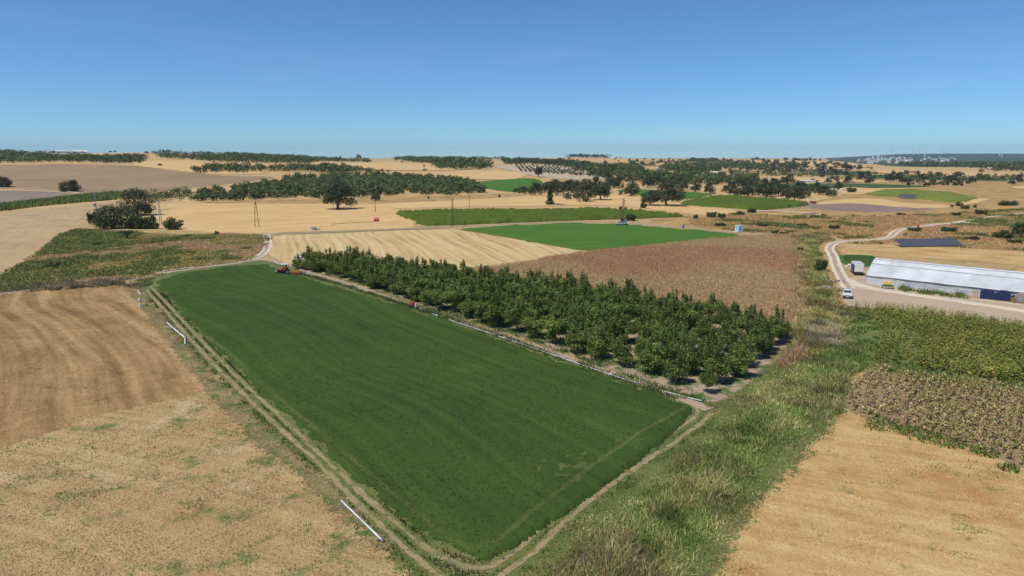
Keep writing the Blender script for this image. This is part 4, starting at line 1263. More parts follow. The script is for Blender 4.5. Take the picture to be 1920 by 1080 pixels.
PROTO = {}
def proto(kind, i):
    key = (kind, i)
    if key in PROTO:
        return PROTO[key]
    rng = np.random.default_rng(1000 + i * 17 + sum(map(ord, kind)))
    tb = MB()
    if kind == 'oak':            # 10 m high, 12 m wide
        w = [12, 11, 13, 12.5][i % 4]
        arr = leaf_cloud(oak_blobs(rng, 10, w, .13, 22), 4200, .34, rng, OAK)
        limb_tubes(tb, rng, 9, w * .5, .42, 5, h_fork=.24)
    elif kind == 'low_oak':      # crown down to the ground
        arr = leaf_cloud(oak_blobs(rng, 10, 12, .0, 24) + [(math.cos(q) * 3.6, math.sin(q) * 3.6, 1.6, 2.0, 2.0, 1.6, .7) for q in (0, 1.2, 2.4, 3.6, 4.8)], 4600, .34, rng, OAK)
        limb_tubes(tb, rng, 9, 6, .42, 5, h_fork=.2)
    elif kind == 'field_tree':   # 10 m high, 10 m wide, lighter
        arr = leaf_cloud(oak_blobs(rng, 10, 10, .06, 18), 1300, .50, rng, [(.062, .082, .037), (.082, .104, .045), (.104, .126, .055)])
        limb_tubes(tb, rng, 9, 5, .4, 4, h_fork=.25)
    elif kind == 'ivy':          # tall tree, trunk hidden by ivy
        bl = [(0, 0, 6.2, 1.1, 1.1, 2.2, 1.2), (0, 0, 3.2, 1.25, 1.25, 2.4, 1.8), (0, 0, 1.0, 1.9, 1.9, 1.2, 1.6), (-1.6, 0, 8.2, 2.6, 2.4, 1.6, 2.4), (1.0, .4, 8.8, 2.4, 2.2, 1.3, 2.2), (2.4, -.4, 7.4, 1.5, 1.5, 1.0, .8), (-3.0, .3, 7.0, 1.3, 1.3, .9, .7)]
        arr = leaf_cloud(bl, 2200, .36, rng, OAK)
        limb_tubes(tb, rng, 9, 3, .35, 4, h_fork=.4)
    elif kind == 'umbrella':
        bl = [(rng.uniform(-3.6, 3.6), rng.uniform(-2, 2), 3.4 + rng.uniform(-.3, .3), 1.7, 1.5, .75, 1) for _ in range(14)]
        arr = leaf_cloud(bl, 900, .4, rng, [(.06, .085, .032), (.08, .105, .04)])
        limb_tubes(tb, rng, 3.8, 3.4, .3, 5, h_fork=.3)
    elif kind == 'bush':         # 3 m high, 5 m wide
        bl = [(0, 0, 1.1, 1.8, 1.8, 1.3, 1.5)]
        for _ in range(12):
            a = rng.uniform(0, 6.28); k = rng.uniform(.5, 1)
            bl.append((math.cos(a) * 1.7 * k, math.sin(a) * 1.7 * k, rng.uniform(.5, 2.1), .75, .75, .75, .6))
        arr = leaf_cloud(bl, 900, .26, rng, BUSHC, shell=.45)
        for q in range(5):
            a = rng.uniform(0, 6.28)
            tb.tube((0, 0, -.05), (math.cos(a) * .9, math.sin(a) * .9, 1.4), .07, .03, 5)
    elif kind == 'hedge_bush':   # long dense clipped-looking thicket 3 m x 8 m
        bl = [(x, rng.uniform(-.6, .6), 1.3, 1.2, 1.3, 1.35, 1) for x in np.linspace(-3.4, 3.4, 8)]
        bl += [(rng.uniform(-3.4, 3.4), rng.uniform(-1, 1), rng.uniform(1.4, 2.4), .8, .8, .6, .5) for _ in range(12)]
        bl += [(x, rng.uniform(-.8, .8), .6, 1.1, 1.2, .7, .8) for x in np.linspace(-3.6, 3.6, 8)]
        arr = leaf_cloud(bl, 3600, .26, rng, BUSHC, shell=.5)
        for x in (-2.6, -1, 1, 2.6):
            tb.tube((x, 0, -.05), (x + rng.uniform(-.3, .3), 0, 1.5), .09, .04, 5)
    elif kind == 'orchard':      # 4.3 m, open vase with upright shoots
        bl = []
        for q in range(9):
            a = 2 * math.pi * q / 9 + rng.uniform(-.3, .3); k = rng.uniform(.5, 1.0)
            bl.append((math.cos(a) * 1.05 * k, math.sin(a) * 1.05 * k, rng.uniform(.75, 2.5), .68, .68, .62, 1.0))
        bl.append((0, 0, 2.0, .9, .9, 1.1, 1.4))
        for q in range(rng.integers(4, 8)):
            a = rng.uniform(0, 6.28); k = rng.uniform(.1, .9); z = rng.uniform(2.8, 3.5)
            bl.append((math.cos(a) * k, math.sin(a) * k, z, .20, .20, rng.uniform(.5, 1.0), .34))
        arr = leaf_cloud(bl, 3800, .105, rng, ORCH, outward=.5, shell=.3)
        # some hanging low branches
        limb_tubes(tb, rng, 3.2, 1.5, .085, 5, h_fork=.28)
    elif kind == 'grove':        # 5 m orchard tree far away
        arr = leaf_cloud(oak_blobs(rng, 5, 6, .0, 11), 300, .55, rng, GROVE)
        limb_tubes(tb, rng, 4.5, 2.6, .16, 3, h_fork=.3)
    elif kind == 'dot':          # a far oak
        arr = leaf_cloud(oak_blobs(rng, 10, 10.5, .04, 10), 170, 1.25, rng, [(.055, .072, .036), (.075, .092, .044)])
        limb_tubes(tb, rng, 9, 5, .45, 3, h_fork=.25)
    elif kind == 'olive':        # 3.5 m
        arr = leaf_cloud(oak_blobs(rng, 3.6, 3.4, .12, 6), 90, .5, rng, [(.055, .08, .03), (.075, .10, .04)])
        limb_tubes(tb, rng, 3.2, 1.4, .13, 3, h_fork=.3)
    crown = mesh_of(arr, kind + "_crown", 'leaf' if kind in ('orchard', 'grove', 'olive') else 'oak_leaf')
    trunk = tb.mesh(kind + "_trunk", M['pale_bark'] if kind == 'orchard' else M['bark'], smooth=True)
    PROTO[key] = (trunk, crown)
    return PROTO[key]

def plant(name, label, cat, loc, height, width, kind, i=0, group=None, rz=None, parts=True, native=(10, 10)):
    rz = random.uniform(0, 6.28) if rz is None else rz
    t, c = proto(kind, i)
    s = (width / native[1], width / native[1], height / native[0])
    root = empty(name, (loc[0], loc[1], loc[2]), rz, s)
    tagit(root, label, cat, group)
    link("trunk" if cat == 'tree' else "stems", t, root)
    link("crown" if cat == 'tree' else "foliage", c, root)
    return root

WHOLE = {}
def whole(kind, i):
    """trunk and crown in one mesh, for copies too small to show their parts"""
    if (kind, i) in WHOLE:
        return WHOLE[(kind, i)]
    t, c = proto(kind, i)
    bm = bmesh.new()
    bm.from_mesh(c)
    nc = len(bm.faces)
    bm.from_mesh(t)
    bm.faces.ensure_lookup_table()
    for f in bm.faces[nc:]:
        f.material_index = 1
    me = bpy.data.meshes.new(kind + "_tree")
    bm.to_mesh(me); bm.free()
    me.materials.append(c.materials[0]); me.materials.append(t.materials[0])
    WHOLE[(kind, i)] = me
    return me

def small_tree(name, label, cat, loc, height, width, kind, i, group, native):
    o = link(name, whole(kind, i))
    o.location = loc
    o.rotation_euler = (0, 0, random.uniform(0, 6.28))
    o.scale = (width / native[1], width / native[1], height / native[0])
    return tagit(o, label, cat, group)

NAT = {'oak': (10.6, 12.5), 'field_tree': (10.4, 10.4), 'low_oak': (10.4, 12.4), 'ivy': (10.2, 8.5), 'umbrella': (4.3, 10), 'bush': (2.9, 5.0), 'hedge_bush': (2.8, 9.0), 'orchard': (4.2, 3.4), 'grove': (5.2, 6.2), 'dot': (10.6, 11.5), 'olive': (3.8, 3.8)}

def px_tree(px, py, hpx, wpx, kind, i, name, label, cat='tree', group=None, rz=None, small=False, sink=0.0):
    P = G3(px, py)
    k = mpp(P)
    P = (P[0], P[1], P[2] + (0.02 if P[1] < 390 else float(lift(P[1], 2))) - sink)
    if small:
        return small_tree(name, label, cat, P, hpx * k, wpx * k, kind, i, group, NAT[kind])
    return plant(name, label, cat, P, hpx * k, wpx * k, kind, i, group, rz, native=NAT[kind])


def spaced(poly, sep, rng, n_try=9000, cap=400):
    poly = np.array(poly); x0, y0 = poly.min(0); x1, y1 = poly.max(0)
    X = rng.uniform(x0, x1, n_try); Y = rng.uniform(y0, y1, n_try)
    k = inside(poly, X, Y); X, Y = X[k], Y[k]
    out = []
    cells = {}
    for x, y in zip(X, Y):
        c = (int(x // sep), int(y // sep))
        ok = all((x - a) ** 2 + (y - b) ** 2 > sep * sep for i in (-1, 0, 1) for j in (-1, 0, 1) for a, b in cells.get((c[0] + i, c[1] + j), ()))
        if ok:
            cells.setdefault(c, []).append((x, y)); out.append((x, y))
            if len(out) >= cap: break
    return out
# ---- the orchard beside the lucerne
OA = np.array(G(1322, 742)); _b = np.array(G(590, 504))
OL = float(np.hypot(*(_b - OA))); OU = (_b - OA) / OL
OV = np.array([OU[1], -OU[0]])
if OV[1] < 0: OV = -OV
def orchard():
    first = True
    d, row = 0.9, 0
    while d < 29:
        s = d * .28 + (.3 if row else 0.0)
        while s < OL + 4:
            dmax = 28.5 if s < 45 else 28.5 - (s - 45) / 66.0 * 19.5
            if d < dmax + .5:
                p = OA + OU * s + OV * d + np.array([random.gauss(0, .3), random.gauss(0, .3)])
                w = random.uniform(4.5, 5.8); h = random.uniform(4.0, 5.4)
                if s < 60: w *= .74 + .26 * s / 60
                thin = s < 16 and random.random() < .25
                if thin: w *= .72; h *= .8
                lab = "leafy orchard tree in the dense rows beside the lucerne"
                if row == 0: lab = "leafy tree in the front orchard row along the dirt strip"
                if row == 0 and first:
                    lab, w, h = "small thin orchard tree standing alone at the near corner", 2.3, 3.4
                    first = False
                plant("orchard_tree", lab, "tree", (p[0], p[1], .03), h, w, 'orchard', random.randrange(8), None if lab.startswith("small thin") else ("orchard trees of the front row" if row == 0 else "orchard trees in the inner rows"), native=NAT['orchard'])
            s += random.uniform(3.6, 4.5) * (1.03 if s < 45 else 1.0)
        d += 4.0
        row += 1
orchard()
px_tree(1386, 706, 66, 62, 'orchard', 2, "orchard_tree", "broad round dark orchard tree on bare soil at the right end")
px_tree(1463, 642, 42, 34, 'orchard', 5, "orchard_tree", "small orchard tree at the far right corner beside the sorghum")
px_tree(558, 504, 30, 26, 'orchard', 3, "orchard_tree", "small orchard tree alone at the far left end of the rows")
px_tree(576, 506, 34, 36, 'orchard', 6, "orchard_tree", "leafy orchard tree hiding the white car")
px_tree(592, 510, 34, 36, 'orchard', 0, "orchard_tree", "orchard tree second from the white car on the front row")
px_tree(1437, 665, 46, 34, 'orchard', 1, "orchard_tree", "slim orchard tree set apart near the ditch")

# ---- large oaks and other trees one can point at
BIG = [
    (633, 392, 53, 68, 'oak', 0, "lone_oak", "big dark lone oak casting a shadow on the golden stubble"),
    (258, 404, 54, 60, 'low_oak', 1, "oak_tree", "tall dark oak behind the clump beside the left power pole"),
    (211, 428, 47, 64, 'low_oak', 2, "oak_tree", "wide low oak right of the left transformer pole"),
    (132, 359, 23, 36, 'low_oak', 3, "oak_tree", "spreading oak alone on the edge of the brown ploughed field"),
    (6, 351, 22, 32, 'low_oak', 0, "oak_tree", "oak cut by the left picture edge above the lane"),
    (239, 447, 15, 37, 'umbrella', 0, "flat_topped_tree", "small flat topped tree on the rusty bank"),
    (704, 377, 20, 20, 'field_tree', 2, "round_tree", "round tree straight behind the rusty pole"),
    (1031, 384, 45, 40, 'ivy', 0, "ivy_covered_tree", "tall tree with a trunk thick with ivy at the maize edge"),
    (1094, 378, 37, 32, 'field_tree', 1, "oak_tree", "thin stemmed round oak on the straw strip above the maize"),
    (1125, 375, 33, 42, 'oak', 1, "oak_tree", "broad oak with ivy dark trunk next to the thin stemmed oak"),
    (1183, 368, 28, 32, 'field_tree', 3, "oak_tree", "open oak beside the small blue grey tractor"),
    (1218, 385, 30, 36, 'oak', 2, "oak_tree", "left smaller oak of the great pair on the straw field"),
    (1249, 386, 50, 62, 'oak', 3, "oak_tree", "great dark oak of the pair on the straw field"),
    (1304, 360, 18, 21, 'field_tree', 0, "oak_tree", "round oak left of the grey lattice pole"),
    (1331, 363, 20, 24, 'field_tree', 1, "oak_tree", "round oak touching the grey lattice pole"),
    (1280, 357, 22, 24, 'field_tree', 2, "oak_tree", "oak at the edge of the grove behind the great pair"),
    (1490, 378, 32, 36, 'oak', 0, "oak_tree", "dark oak standing at the upper edge of the right maize"),
    (1571, 356, 16, 17, 'field_tree', 3, "oak_tree", "dense rounded oak right of the grove at the white sheds"),
    (1915, 445, 32, 40, 'field_tree', 0, "leafy_tree", "leafy tree cut by the right picture edge"),
    (673, 298, 9, 11, 'field_tree', 0, "skyline_oak", "larger round oak alone on the left skyline"),
    (638, 296, 5, 5, 'field_tree', 1, "skyline_oak", "tiny round oak on the skyline left of the larger one"),
    (1010, 332, 22, 17, 'oak', 1, "oak_tree", "dark oak standing in the olive rows"),
    (275, 288.5, 5, 7, 'field_tree', 2, "skyline_oak", "round dark tree on the far left hill crest"),
]
for (px, py, h, w, kind, i, nm, lab) in BIG:
    px_tree(px, py, h, w, kind, i, nm, lab)
# group of mid distance trees round the crossroads
MID = [(985, 364, 16, 24), (1003, 366, 24, 26), (1016, 362, 20, 22), (1044, 366, 26, 28), (1052, 358, 20, 22), (1066, 362, 24, 24), (1075, 354, 20, 24), (1083, 364, 26, 26), (1108, 361, 22, 24), (1118, 355, 24, 26), (1135, 361, 24, 22),
       (1141, 352, 20, 24), (1152, 352, 22, 22), (1160, 353, 20, 22), (1064, 374, 14, 16), (1080, 373, 12, 14), (973, 362, 12, 26), (1040, 352, 16, 20), (1100, 349, 16, 20),
       (1215, 352, 22, 26), (1230, 346, 20, 24), (1262, 352, 22, 24), (1275, 346, 18, 22), (1247, 340, 18, 24)]
for k, (px, py, h, w) in enumerate(MID):
    px_tree(px, py, h, w, 'field_tree', k % 4, "oak_tree", "dark oak crowded in the tree clump in the middle of the picture", group="oaks of the middle clump")
RIGHTC = [(1363, 362, 16, 20), (1376, 366, 18, 22), (1389, 368, 20, 24), (1402, 368, 22, 26), (1416, 366, 24, 28), (1431, 368, 24, 26), (1446, 369, 26, 28), (1460, 367, 26, 26), (1372, 353, 14, 18), (1392, 352, 16, 22), (1412, 350, 16, 22), (1434, 351, 18, 24), (1452, 350, 18, 22),
          (1474, 372, 26, 22), (1508, 371, 24, 22), (1500, 360, 22, 24), (1470, 346, 16, 20), (1482, 344, 18, 22), (1520, 361, 18, 18), (1535, 365, 18, 18), (1548, 366, 20, 22), (1531, 356, 14, 20), (1558, 369, 16, 20)]
for k, (px, py, h, w) in enumerate(RIGHTC):
    px_tree(px, py, h, w, 'field_tree', k % 4, "oak_tree", "dark oak in the long tree group above the right maize", group="oaks above the right maize")
# scattered oaks on the plain and the far stubble hills
DOTS_PLAIN = [(1553, 343, 9, 12), (1560, 336, 6, 7), (1568, 339, 9, 9), (1570, 342, 5, 5), (1578, 336, 3, 3), (1586, 343, 7, 11), (1589, 337, 4, 5), (1595, 338, 5, 6), (1623, 336, 4, 5), (1662, 338, 8, 9), (1626, 331, 4, 5), (1631, 331, 4, 5), (1650, 332, 4, 5), (1640, 327, 4, 12),
              (1675, 327, 7, 7), (1523, 341, 6, 8), (1531, 342, 4, 9), (1683, 327, 3, 4), (1686, 327, 4, 4), (1693, 327, 4, 4), (1709, 325, 3.5, 4), (1713, 325, 4, 4), (1720, 334, 6, 7), (1721, 343, 7, 7), (1730, 343, 6, 8), (1738, 350, 9, 11), (1703, 348, 8, 7), (1705, 342, 8, 14), (1690, 342, 10, 9),
              (1696, 340, 7, 8), (1712, 346, 4, 5), (1748, 347, 8, 9), (1755, 347, 5, 6), (1764, 347, 8, 9), (1769, 348, 5, 5), (1776, 348, 7, 6), (1790, 349, 7, 8), (1796, 348.5, 7, 7), (1803, 349, 7, 6), (1815, 345, 6, 8), (1804, 330, 6, 7), (1835, 331, 6, 6), (1782, 333, 4, 5),
              (1788, 335.5, 5, 6), (1840, 324, 7, 8), (1879, 336, 7, 7), (1900, 333, 6, 8), (1910, 333, 5, 7), (1915, 332, 8, 6), (1498, 330, 4, 6), (1521, 327, 4, 5), (1543, 326.5, 5, 6), (1557, 330, 5, 6), (1542, 333, 7, 7), (1472, 327, 6, 7), (1478, 324, 3, 3)]
for k, (px, py, h, w) in enumerate(DOTS_PLAIN):
    px_tree(px, py, h * 1.15, w * 1.25, 'dot', k % 4, "plain_oak", "dark oak dotted over the right plain between the field strips", group="oaks on the right plain", small=True)
DOTS_HILL = [(1208, 299.8, 3, 4), (1225, 301, 3.5, 5), (1246, 302, 3, 4), (1254.6, 300, 4, 4), (1262, 304, 5, 5), (1275, 302, 3.5, 7), (1284, 306, 4.5, 4), (1295, 305, 5, 6), (1322, 308, 4, 4), (1344, 301.5, 3, 4), (1357, 301.5, 5, 6), (1332, 309, 4, 6), (1370, 303, 4, 8), (1208, 309.5, 3.5, 4), (1217, 310, 2, 2),
             (1473, 302, 6, 7), (1490, 302.5, 6, 7), (1497, 302.5, 6, 6), (1505, 302.5, 5, 6), (1511, 302.5, 5, 6), (1519, 302, 6, 5), (1527, 302, 4, 6), (1538, 302, 3.5, 4), (1459, 303, 4, 4), (1455, 307.5, 2.5, 3), (1489, 309, 4, 4), (1507, 312, 5, 5), (1462, 312, 3.5, 4), (1470, 311.5, 3, 3), (1535, 313, 5, 5),
             (1567, 315, 5, 7), (1581, 315, 5, 7), (1588, 315, 5, 7), (1594, 315, 4, 6), (1572, 310, 4, 4), (1586, 308, 4, 5), (1602, 314.5, 4, 5), (1610, 312, 4, 4), (1615, 315, 4, 4), (1627, 314.5, 2.5, 3), (1522, 317, 2.5, 3), (1529, 322.5, 3, 4), (1517, 321.5, 2.5, 3), (1369, 322, 6, 6), (1387, 323, 5, 5), (1399, 325, 4, 5),
             (1422, 324, 4, 5), (1348, 321, 8, 8), (1135, 307.5, 6, 7), (1096, 306, 5, 6), (1090, 307, 4, 4), (1180, 314, 6, 10), (1192, 311, 4, 4), (1160, 304, 3, 4), (1156, 297.8, 3, 3), (1164, 297.8, 2.5, 3), (1182, 299, 2, 2), (1153, 300, 2.5, 4), (1067, 299.5, 4, 5), (1050, 300.5, 4, 6), (985, 300, 4, 4), (973, 300, 2.5, 10),
             (887, 298.5, 3, 4), (904, 298.8, 3, 4), (914, 298.8, 3, 5), (921, 299, 3, 6), (942, 300, 6, 11), (878, 303, 4, 4), (861, 306, 4, 4), (853, 306, 3, 4), (742, 301, 2.5, 6), (749, 299, 2.5, 5), (753, 305, 3, 4), (795, 313.5, 4, 3), (796, 320, 3, 8), (728, 323, 4, 6), (716, 322, 5, 5), (625, 312, 4, 4),
             (1420, 300.5, 5, 9), (1412, 301, 4, 8), (1430, 301.5, 4, 8), (1440, 302, 3, 6), (1400, 303, 3, 4), (1437, 308, 4, 4), (1395, 311, 3, 6), (1405, 312, 5, 8), (1424, 311, 5, 8), (1432, 313, 5, 6), (1380, 306, 3, 4), (1349, 312, 4, 14), (1360, 313, 5, 8), (1378, 314, 4, 12)]
for k, (px, py, h, w) in enumerate(DOTS_HILL):
    px_tree(px, py, h * 1.2, w * 1.3, 'dot', k % 4, "hill_oak", "tiny dark oak dotted over the far stubble hills", group="oaks on the far stubble hills", small=True)
rgH = np.random.default_rng(15)
for k, (x, y) in enumerate(spaced(W([(1150, 302), (1300, 303.5), (1440, 304), (1560, 306), (1640, 316), (1560, 329), (1440, 327), (1330, 312), (1200, 309)]), 48.0, rgH, cap=110)):
    h = random.uniform(6, 11)
    small_tree("hill_oak", "tiny dark oak dotted over the far stubble hills", "tree", (x, y, float(terrain(x, y)) + .2), h, h * random.uniform(1.0, 1.5), 'dot', k % 4, "oaks on the far stubble hills", NAT['dot'])
for k, (x, y) in enumerate(spaced(W([(1560, 327), (1700, 326), (1900, 332), (1930, 346), (1800, 349), (1640, 345), (1560, 342)]), 30.0, rgH, cap=45)):
    h = random.uniform(5, 9)
    small_tree("plain_oak", "dark oak dotted over the right plain between the field strips", "tree", (x, y, float(terrain(x, y)) + .2), h, h * random.uniform(1.0, 1.5), 'dot', k % 4, "oaks on the right plain", NAT['dot'])
# left skyline trees
for k, (px, py, h, w) in enumerate([(492, 293.5, 4, 7), (523, 294, 5, 8), (532, 294, 5.5, 8), (548, 294, 5.5, 7), (559, 294.5, 4.5, 6), (207, 286.5, 4, 7), (216, 286.5, 4.5, 5), (75, 284.5, 4, 7), (98, 284, 4, 16), (140, 283.5, 3.5, 10), (155, 284, 3, 9)]):
    px_tree(px, py, h, w, 'dot', k % 4, "crest_tree", "dark tree on the left skyline above the evergreen belt", group="trees on the left skyline", small=True)

rgG = np.random.default_rng(5)
# the big grove on the left middle ground
for k, (x, y) in enumerate(spaced(W([(360, 374), (400, 366), (470, 356), (520, 346), (560, 336), (640, 331), (760, 334), (850, 341), (890, 349), (905, 361), (850, 367), (760, 365), (680, 369), (600, 371), (560, 371), (480, 374), (440, 377), (380, 378)]), 10.0, rgG, n_try=20000, cap=290)):
    h = random.uniform(5.5, 8.5)
    small_tree("grove_tree", "round green tree in the broad grove behind the golden field", "tree", (x, y, float(terrain(x, y)) + .1), h, h * random.uniform(1.15, 1.6), 'grove', k % 6, "trees of the broad grove", NAT['grove'])
# dark grove in the centre distance, same kind of tree as the broad grove
for k, (x, y) in enumerate(spaced(W([(1100, 324), (1160, 316), (1195, 317), (1200, 328), (1260, 330), (1290, 331), (1400, 334), (1425, 340), (1400, 346), (1300, 346), (1200, 343), (1150, 338)]), 15.0, rgG, cap=190)):
    h = random.uniform(7, 11)
    small_tree("wood_tree", "dark tree in the grove behind the middle tree clump", "tree", (x, y, float(terrain(x, y)) + .2), h, h * random.uniform(1.2, 1.6), 'grove', k % 6, "trees of the centre grove", NAT['grove'])
for k, (x, y) in enumerate(spaced(W([(1245, 312), (1310, 310), (1330, 316), (1345, 322), (1320, 328), (1270, 322), (1240, 318)]), 24.0, rgG, cap=50)):
    h = random.uniform(8, 12)  # grove trees once more, standing round the sheds
    small_tree("shelter_tree", "dark tree in the woodland round the white sheds", "tree", (x, y, float(terrain(x, y)) + .2), h, h * random.uniform(1.3, 1.7), 'grove', k % 6, "trees round the white sheds", NAT['grove'])
# olive rows on the pale slope
def olives():
    a = np.array(G(975, 322)); b = np.array(G(1130, 333))
    n = 0
    for r in range(22):
        t = r / 21.0
        px0 = 968 + t * 160; py0 = 311 + max(0, (px0 - 1000)) * .085; py1 = 322 + t * 13
        for q in range(7):
            f = q / 6.0
            px = px0 + f * (10 + 18 * t); py = py0 + (py1 - py0) * f
            if random.random() < .12: continue
            x, y = G(px + random.uniform(-.5, .5), py)
            small_tree("olive_tree", "small olive tree in the rows on the pale slope", "tree", (x, y, float(terrain(x, y)) + .2), random.uniform(3.2, 4.6), random.uniform(3.6, 5.0), 'olive', n % 4, "olive trees on the slope", NAT['olive'])
            n += 1
olives()

# ---- shrubs one can point at
SHRUB = [
    (266, 429, 25, 60, 'hedge_bush', 0, "dense long dark shrub below the tall oak"), (327, 430, 27, 40, 'bush', 1, "round green shrub on the edge of the golden stubble"),
    (176, 419, 26, 28, 'bush', 2, "dark shrub left of the transformer pole"), (1183, 414, 15, 28, 'bush', 0, "dark round shrub behind the well rig"),
    (1304, 410, 10, 13, 'bush', 1, "small dark ball shaped shrub near the maize tip"), (1333, 407.5, 12, 24, 'bush', 2, "larger dark shrub of the pair before the straw corner"),
    (1352, 408.5, 11, 20, 'bush', 0, "smaller dark shrub of the pair before the straw corner"), (1389, 402.5, 9, 20, 'bush', 1, "dark shrub at the corner of the right maize"),
    (1537, 508, 26, 34, 'bush', 2, "very dark bush on the dry bank beside the farm lane"), (1565, 429, 9, 26, 'bush', 0, "low green shrub alone in the rusty scrub"),
    (1799, 386.5, 10, 16, 'bush', 1, "dark round shrub at the tip of the golden plain field"), (1785, 388, 5, 9, 'bush', 2, "tiny shrub left of the dark round one"),
    (1810, 391.5, 8, 20, 'bush', 0, "pale green shrub right below the dark round one"), (1827, 389.5, 7, 8, 'bush', 1, "small upright shrub by the plain track"),
    (1890, 385.5, 9, 36, 'hedge_bush', 0, "long dark hedge shrub on the right plain"), (1840, 402, 11, 26, 'bush', 2, "grey green shrub above the pale lane"),
    (1792, 404, 7, 20, 'bush', 0, "low spreading shrub left of the grey green one"), (1690, 403, 5, 22, 'bush', 1, "flat green shrub in the grey plain"),
    (1452, 438, 8, 16, 'bush', 2, "dark shrub at the top edge of the sorghum"), (1470, 439, 6, 20, 'bush', 0, "flat dark shrub at the head of the ditch"),
    (1880, 446, 17, 46, 'bush', 1, "wide grey green bush left of the edge tree"), (1163, 393, 7, 7, 'bush', 2, "left of two small shrubs above the well rig"),
    (1173, 393, 6, 6, 'bush', 0, "right of two small shrubs above the well rig"), (1207, 390, 13, 15, 'bush', 1, "shrub at the foot of the smaller oak of the pair"),
    (1098, 379, 9, 10, 'bush', 2, "shrub at the foot of the thin stemmed oak"), (803, 373, 6, 5, 'bush', 0, "small dark shrub on the dry verge below the grove"),
    (936, 370, 7, 7, 'bush', 1, "dark little shrub left of the straw strip"), (300, 311, 4, 10, 'bush', 2, "single dark thicket on the straw of the left hill"),
    (1409, 399, 11, 22, 'bush', 0, "brownish shrub beside the right maize corner"), (407, 440, 9, 12, 'bush', 1, "small green shrub on the bank before the golden stubble"),
    (1713, 433, 8, 30, 'bush', 2, "low dark thicket behind the solar table, left one"), (1780, 434, 10, 34, 'bush', 0, "low dark thicket behind the solar table, middle one"),
    (1822, 449, 8, 30, 'bush', 1, "low dark thicket right of the solar table"), (1505, 424, 6, 24, 'bush', 2, "low green shrub between kiosk and rusty scrub"),
    (1900, 455, 8, 30, 'bush', 0, "low shrub below the edge tree"), (1545, 404.5, 4, 14, 'bush', 1, "tiny shrub by the purple canopy"),
    (1350, 424, 7, 28, 'bush', 2, "dark low thicket left of the blue kiosk"), (1430, 424, 6, 30, 'bush', 0, "dark low thicket right of the blue kiosk"),
    (182, 459, 7, 26, 'bush', 1, "bramble hump on the left bank"), (100, 500, 10, 40, 'bush', 2, "wide green bramble hump near the left edge"),
    (1500, 470, 8, 14, 'bush', 0, "green shrub on the ditch bank by the sorghum"), (600, 384, 0.1, 0.1, 'bush', 0, ""),
]
for (px, py, h, w, kind, i, lab) in SHRUB:
    if lab:
        px_tree(px, py, h, w, kind, i, "shrub", lab, cat='shrub', rz=0.0 if kind == 'hedge_bush' else None, sink=.05)

# ---- evergreen belts on the hills: each reads as one mass
def belt(name, pxs, sep, hr, label, seed, cols=BUSHC, leaf=1.0, nleaf=46, cap=900, smooth_=None):
    rng = np.random.default_rng(seed)
    V, F, C = [], [], []
    off = 0
    for (x, y) in spaced(W(pxs), sep, rng, 16000, cap):
        if vnoise(x, y, sep * 5, seed) < .22: continue
        h = rng.uniform(hr[0] * .7, hr[1] * 1.15); w = sep * rng.uniform(1.1, 1.9)
        bl = [(0, 0, h * .55, w * .5, w * .5, h * .5, 1), (rng.uniform(-.3, .3) * w, rng.uniform(-.3, .3) * w, h * .7, w * .3, w * .3, h * .35, .6)]
        v, f, c = leaf_cloud(bl, nleaf, leaf * h / 5.0, rng, cols, outward=.75, shell=.7)
        v = v + np.array([x, y, float(terrain(x, y))])
        V.append(v); F.append(f + off); C.append(c * rng.uniform(.8, 1.2)); off += len(v)
    o = link(name, np_mesh(name, np.vstack(V), np.vstack(F), M['oak_leaf'], np.vstack(C)))
    return tagit(o, label, "woodland", None, "stuff")
belt("evergreen_belt", [(-60, 307), (0, 307), (60, 306), (100, 303), (85, 292), (30, 288), (-60, 287)], 8, (3.5, 6.5), "dark evergreen scrub belt at the far left of the hill", 201)
belt("evergreen_belt", [(100, 303), (150, 305), (220, 307), (262, 306), (275, 298), (270, 294), (200, 294), (140, 294), (95, 293)], 8, (3.5, 6), "evergreen scrub belt below the tunnel sheds", 202)
belt("evergreen_belt", [(285, 289), (300, 296), (330, 299), (400, 304), (470, 306), (560, 308), (580, 309), (600, 303), (680, 304), (700, 305.5), (680, 302), (600, 298), (500, 294.5), (400, 291), (330, 288.5)], 11, (4, 7.5), "long evergreen belt along the left skyline", 203, cap=1100)
belt("evergreen_belt", [(362, 321), (380, 326), (430, 326), (480, 322), (545, 322), (520, 316), (440, 313), (400, 313)], 8, (4, 6.5), "rounded evergreen thicket on the straw slope", 204)
belt("evergreen_belt", [(540, 322), (600, 325), (680, 327), (710, 328), (690, 320), (640, 316), (600, 313), (540, 314)], 9, (4, 7), "evergreen band above the broad grove", 205)
belt("evergreen_belt", [(285, 380), (340, 378), (360, 374), (350, 362), (310, 363), (280, 370)], 5, (3, 4.5), "smooth green thicket left of the white road patch", 206, leaf=.7)
belt("far_woodland", [(820, 317), (860, 319), (900, 318), (920, 316), (900, 308), (850, 305), (815, 309)], 14, (6, 11), "dark wood on the middle hill left of the olive slope", 207)
belt("far_woodland", [(760, 300), (830, 306), (830, 309), (760, 303)], 12, (4, 7), "thin dark hedge line on the middle hill", 208)
belt("far_woodland", [(745, 298.6), (860, 299.2), (950, 301), (860, 300.8), (745, 300)], 18, (5, 9), "flat dark wood along the middle skyline", 209)
belt("far_woodland", [(950, 304), (1010, 302), (1060, 306), (1110, 313), (1140, 320), (1160, 331), (1110, 323), (1060, 313), (1000, 308), (950, 309)], 13, (6, 10), "dark woodland crowning the olive slope", 210)
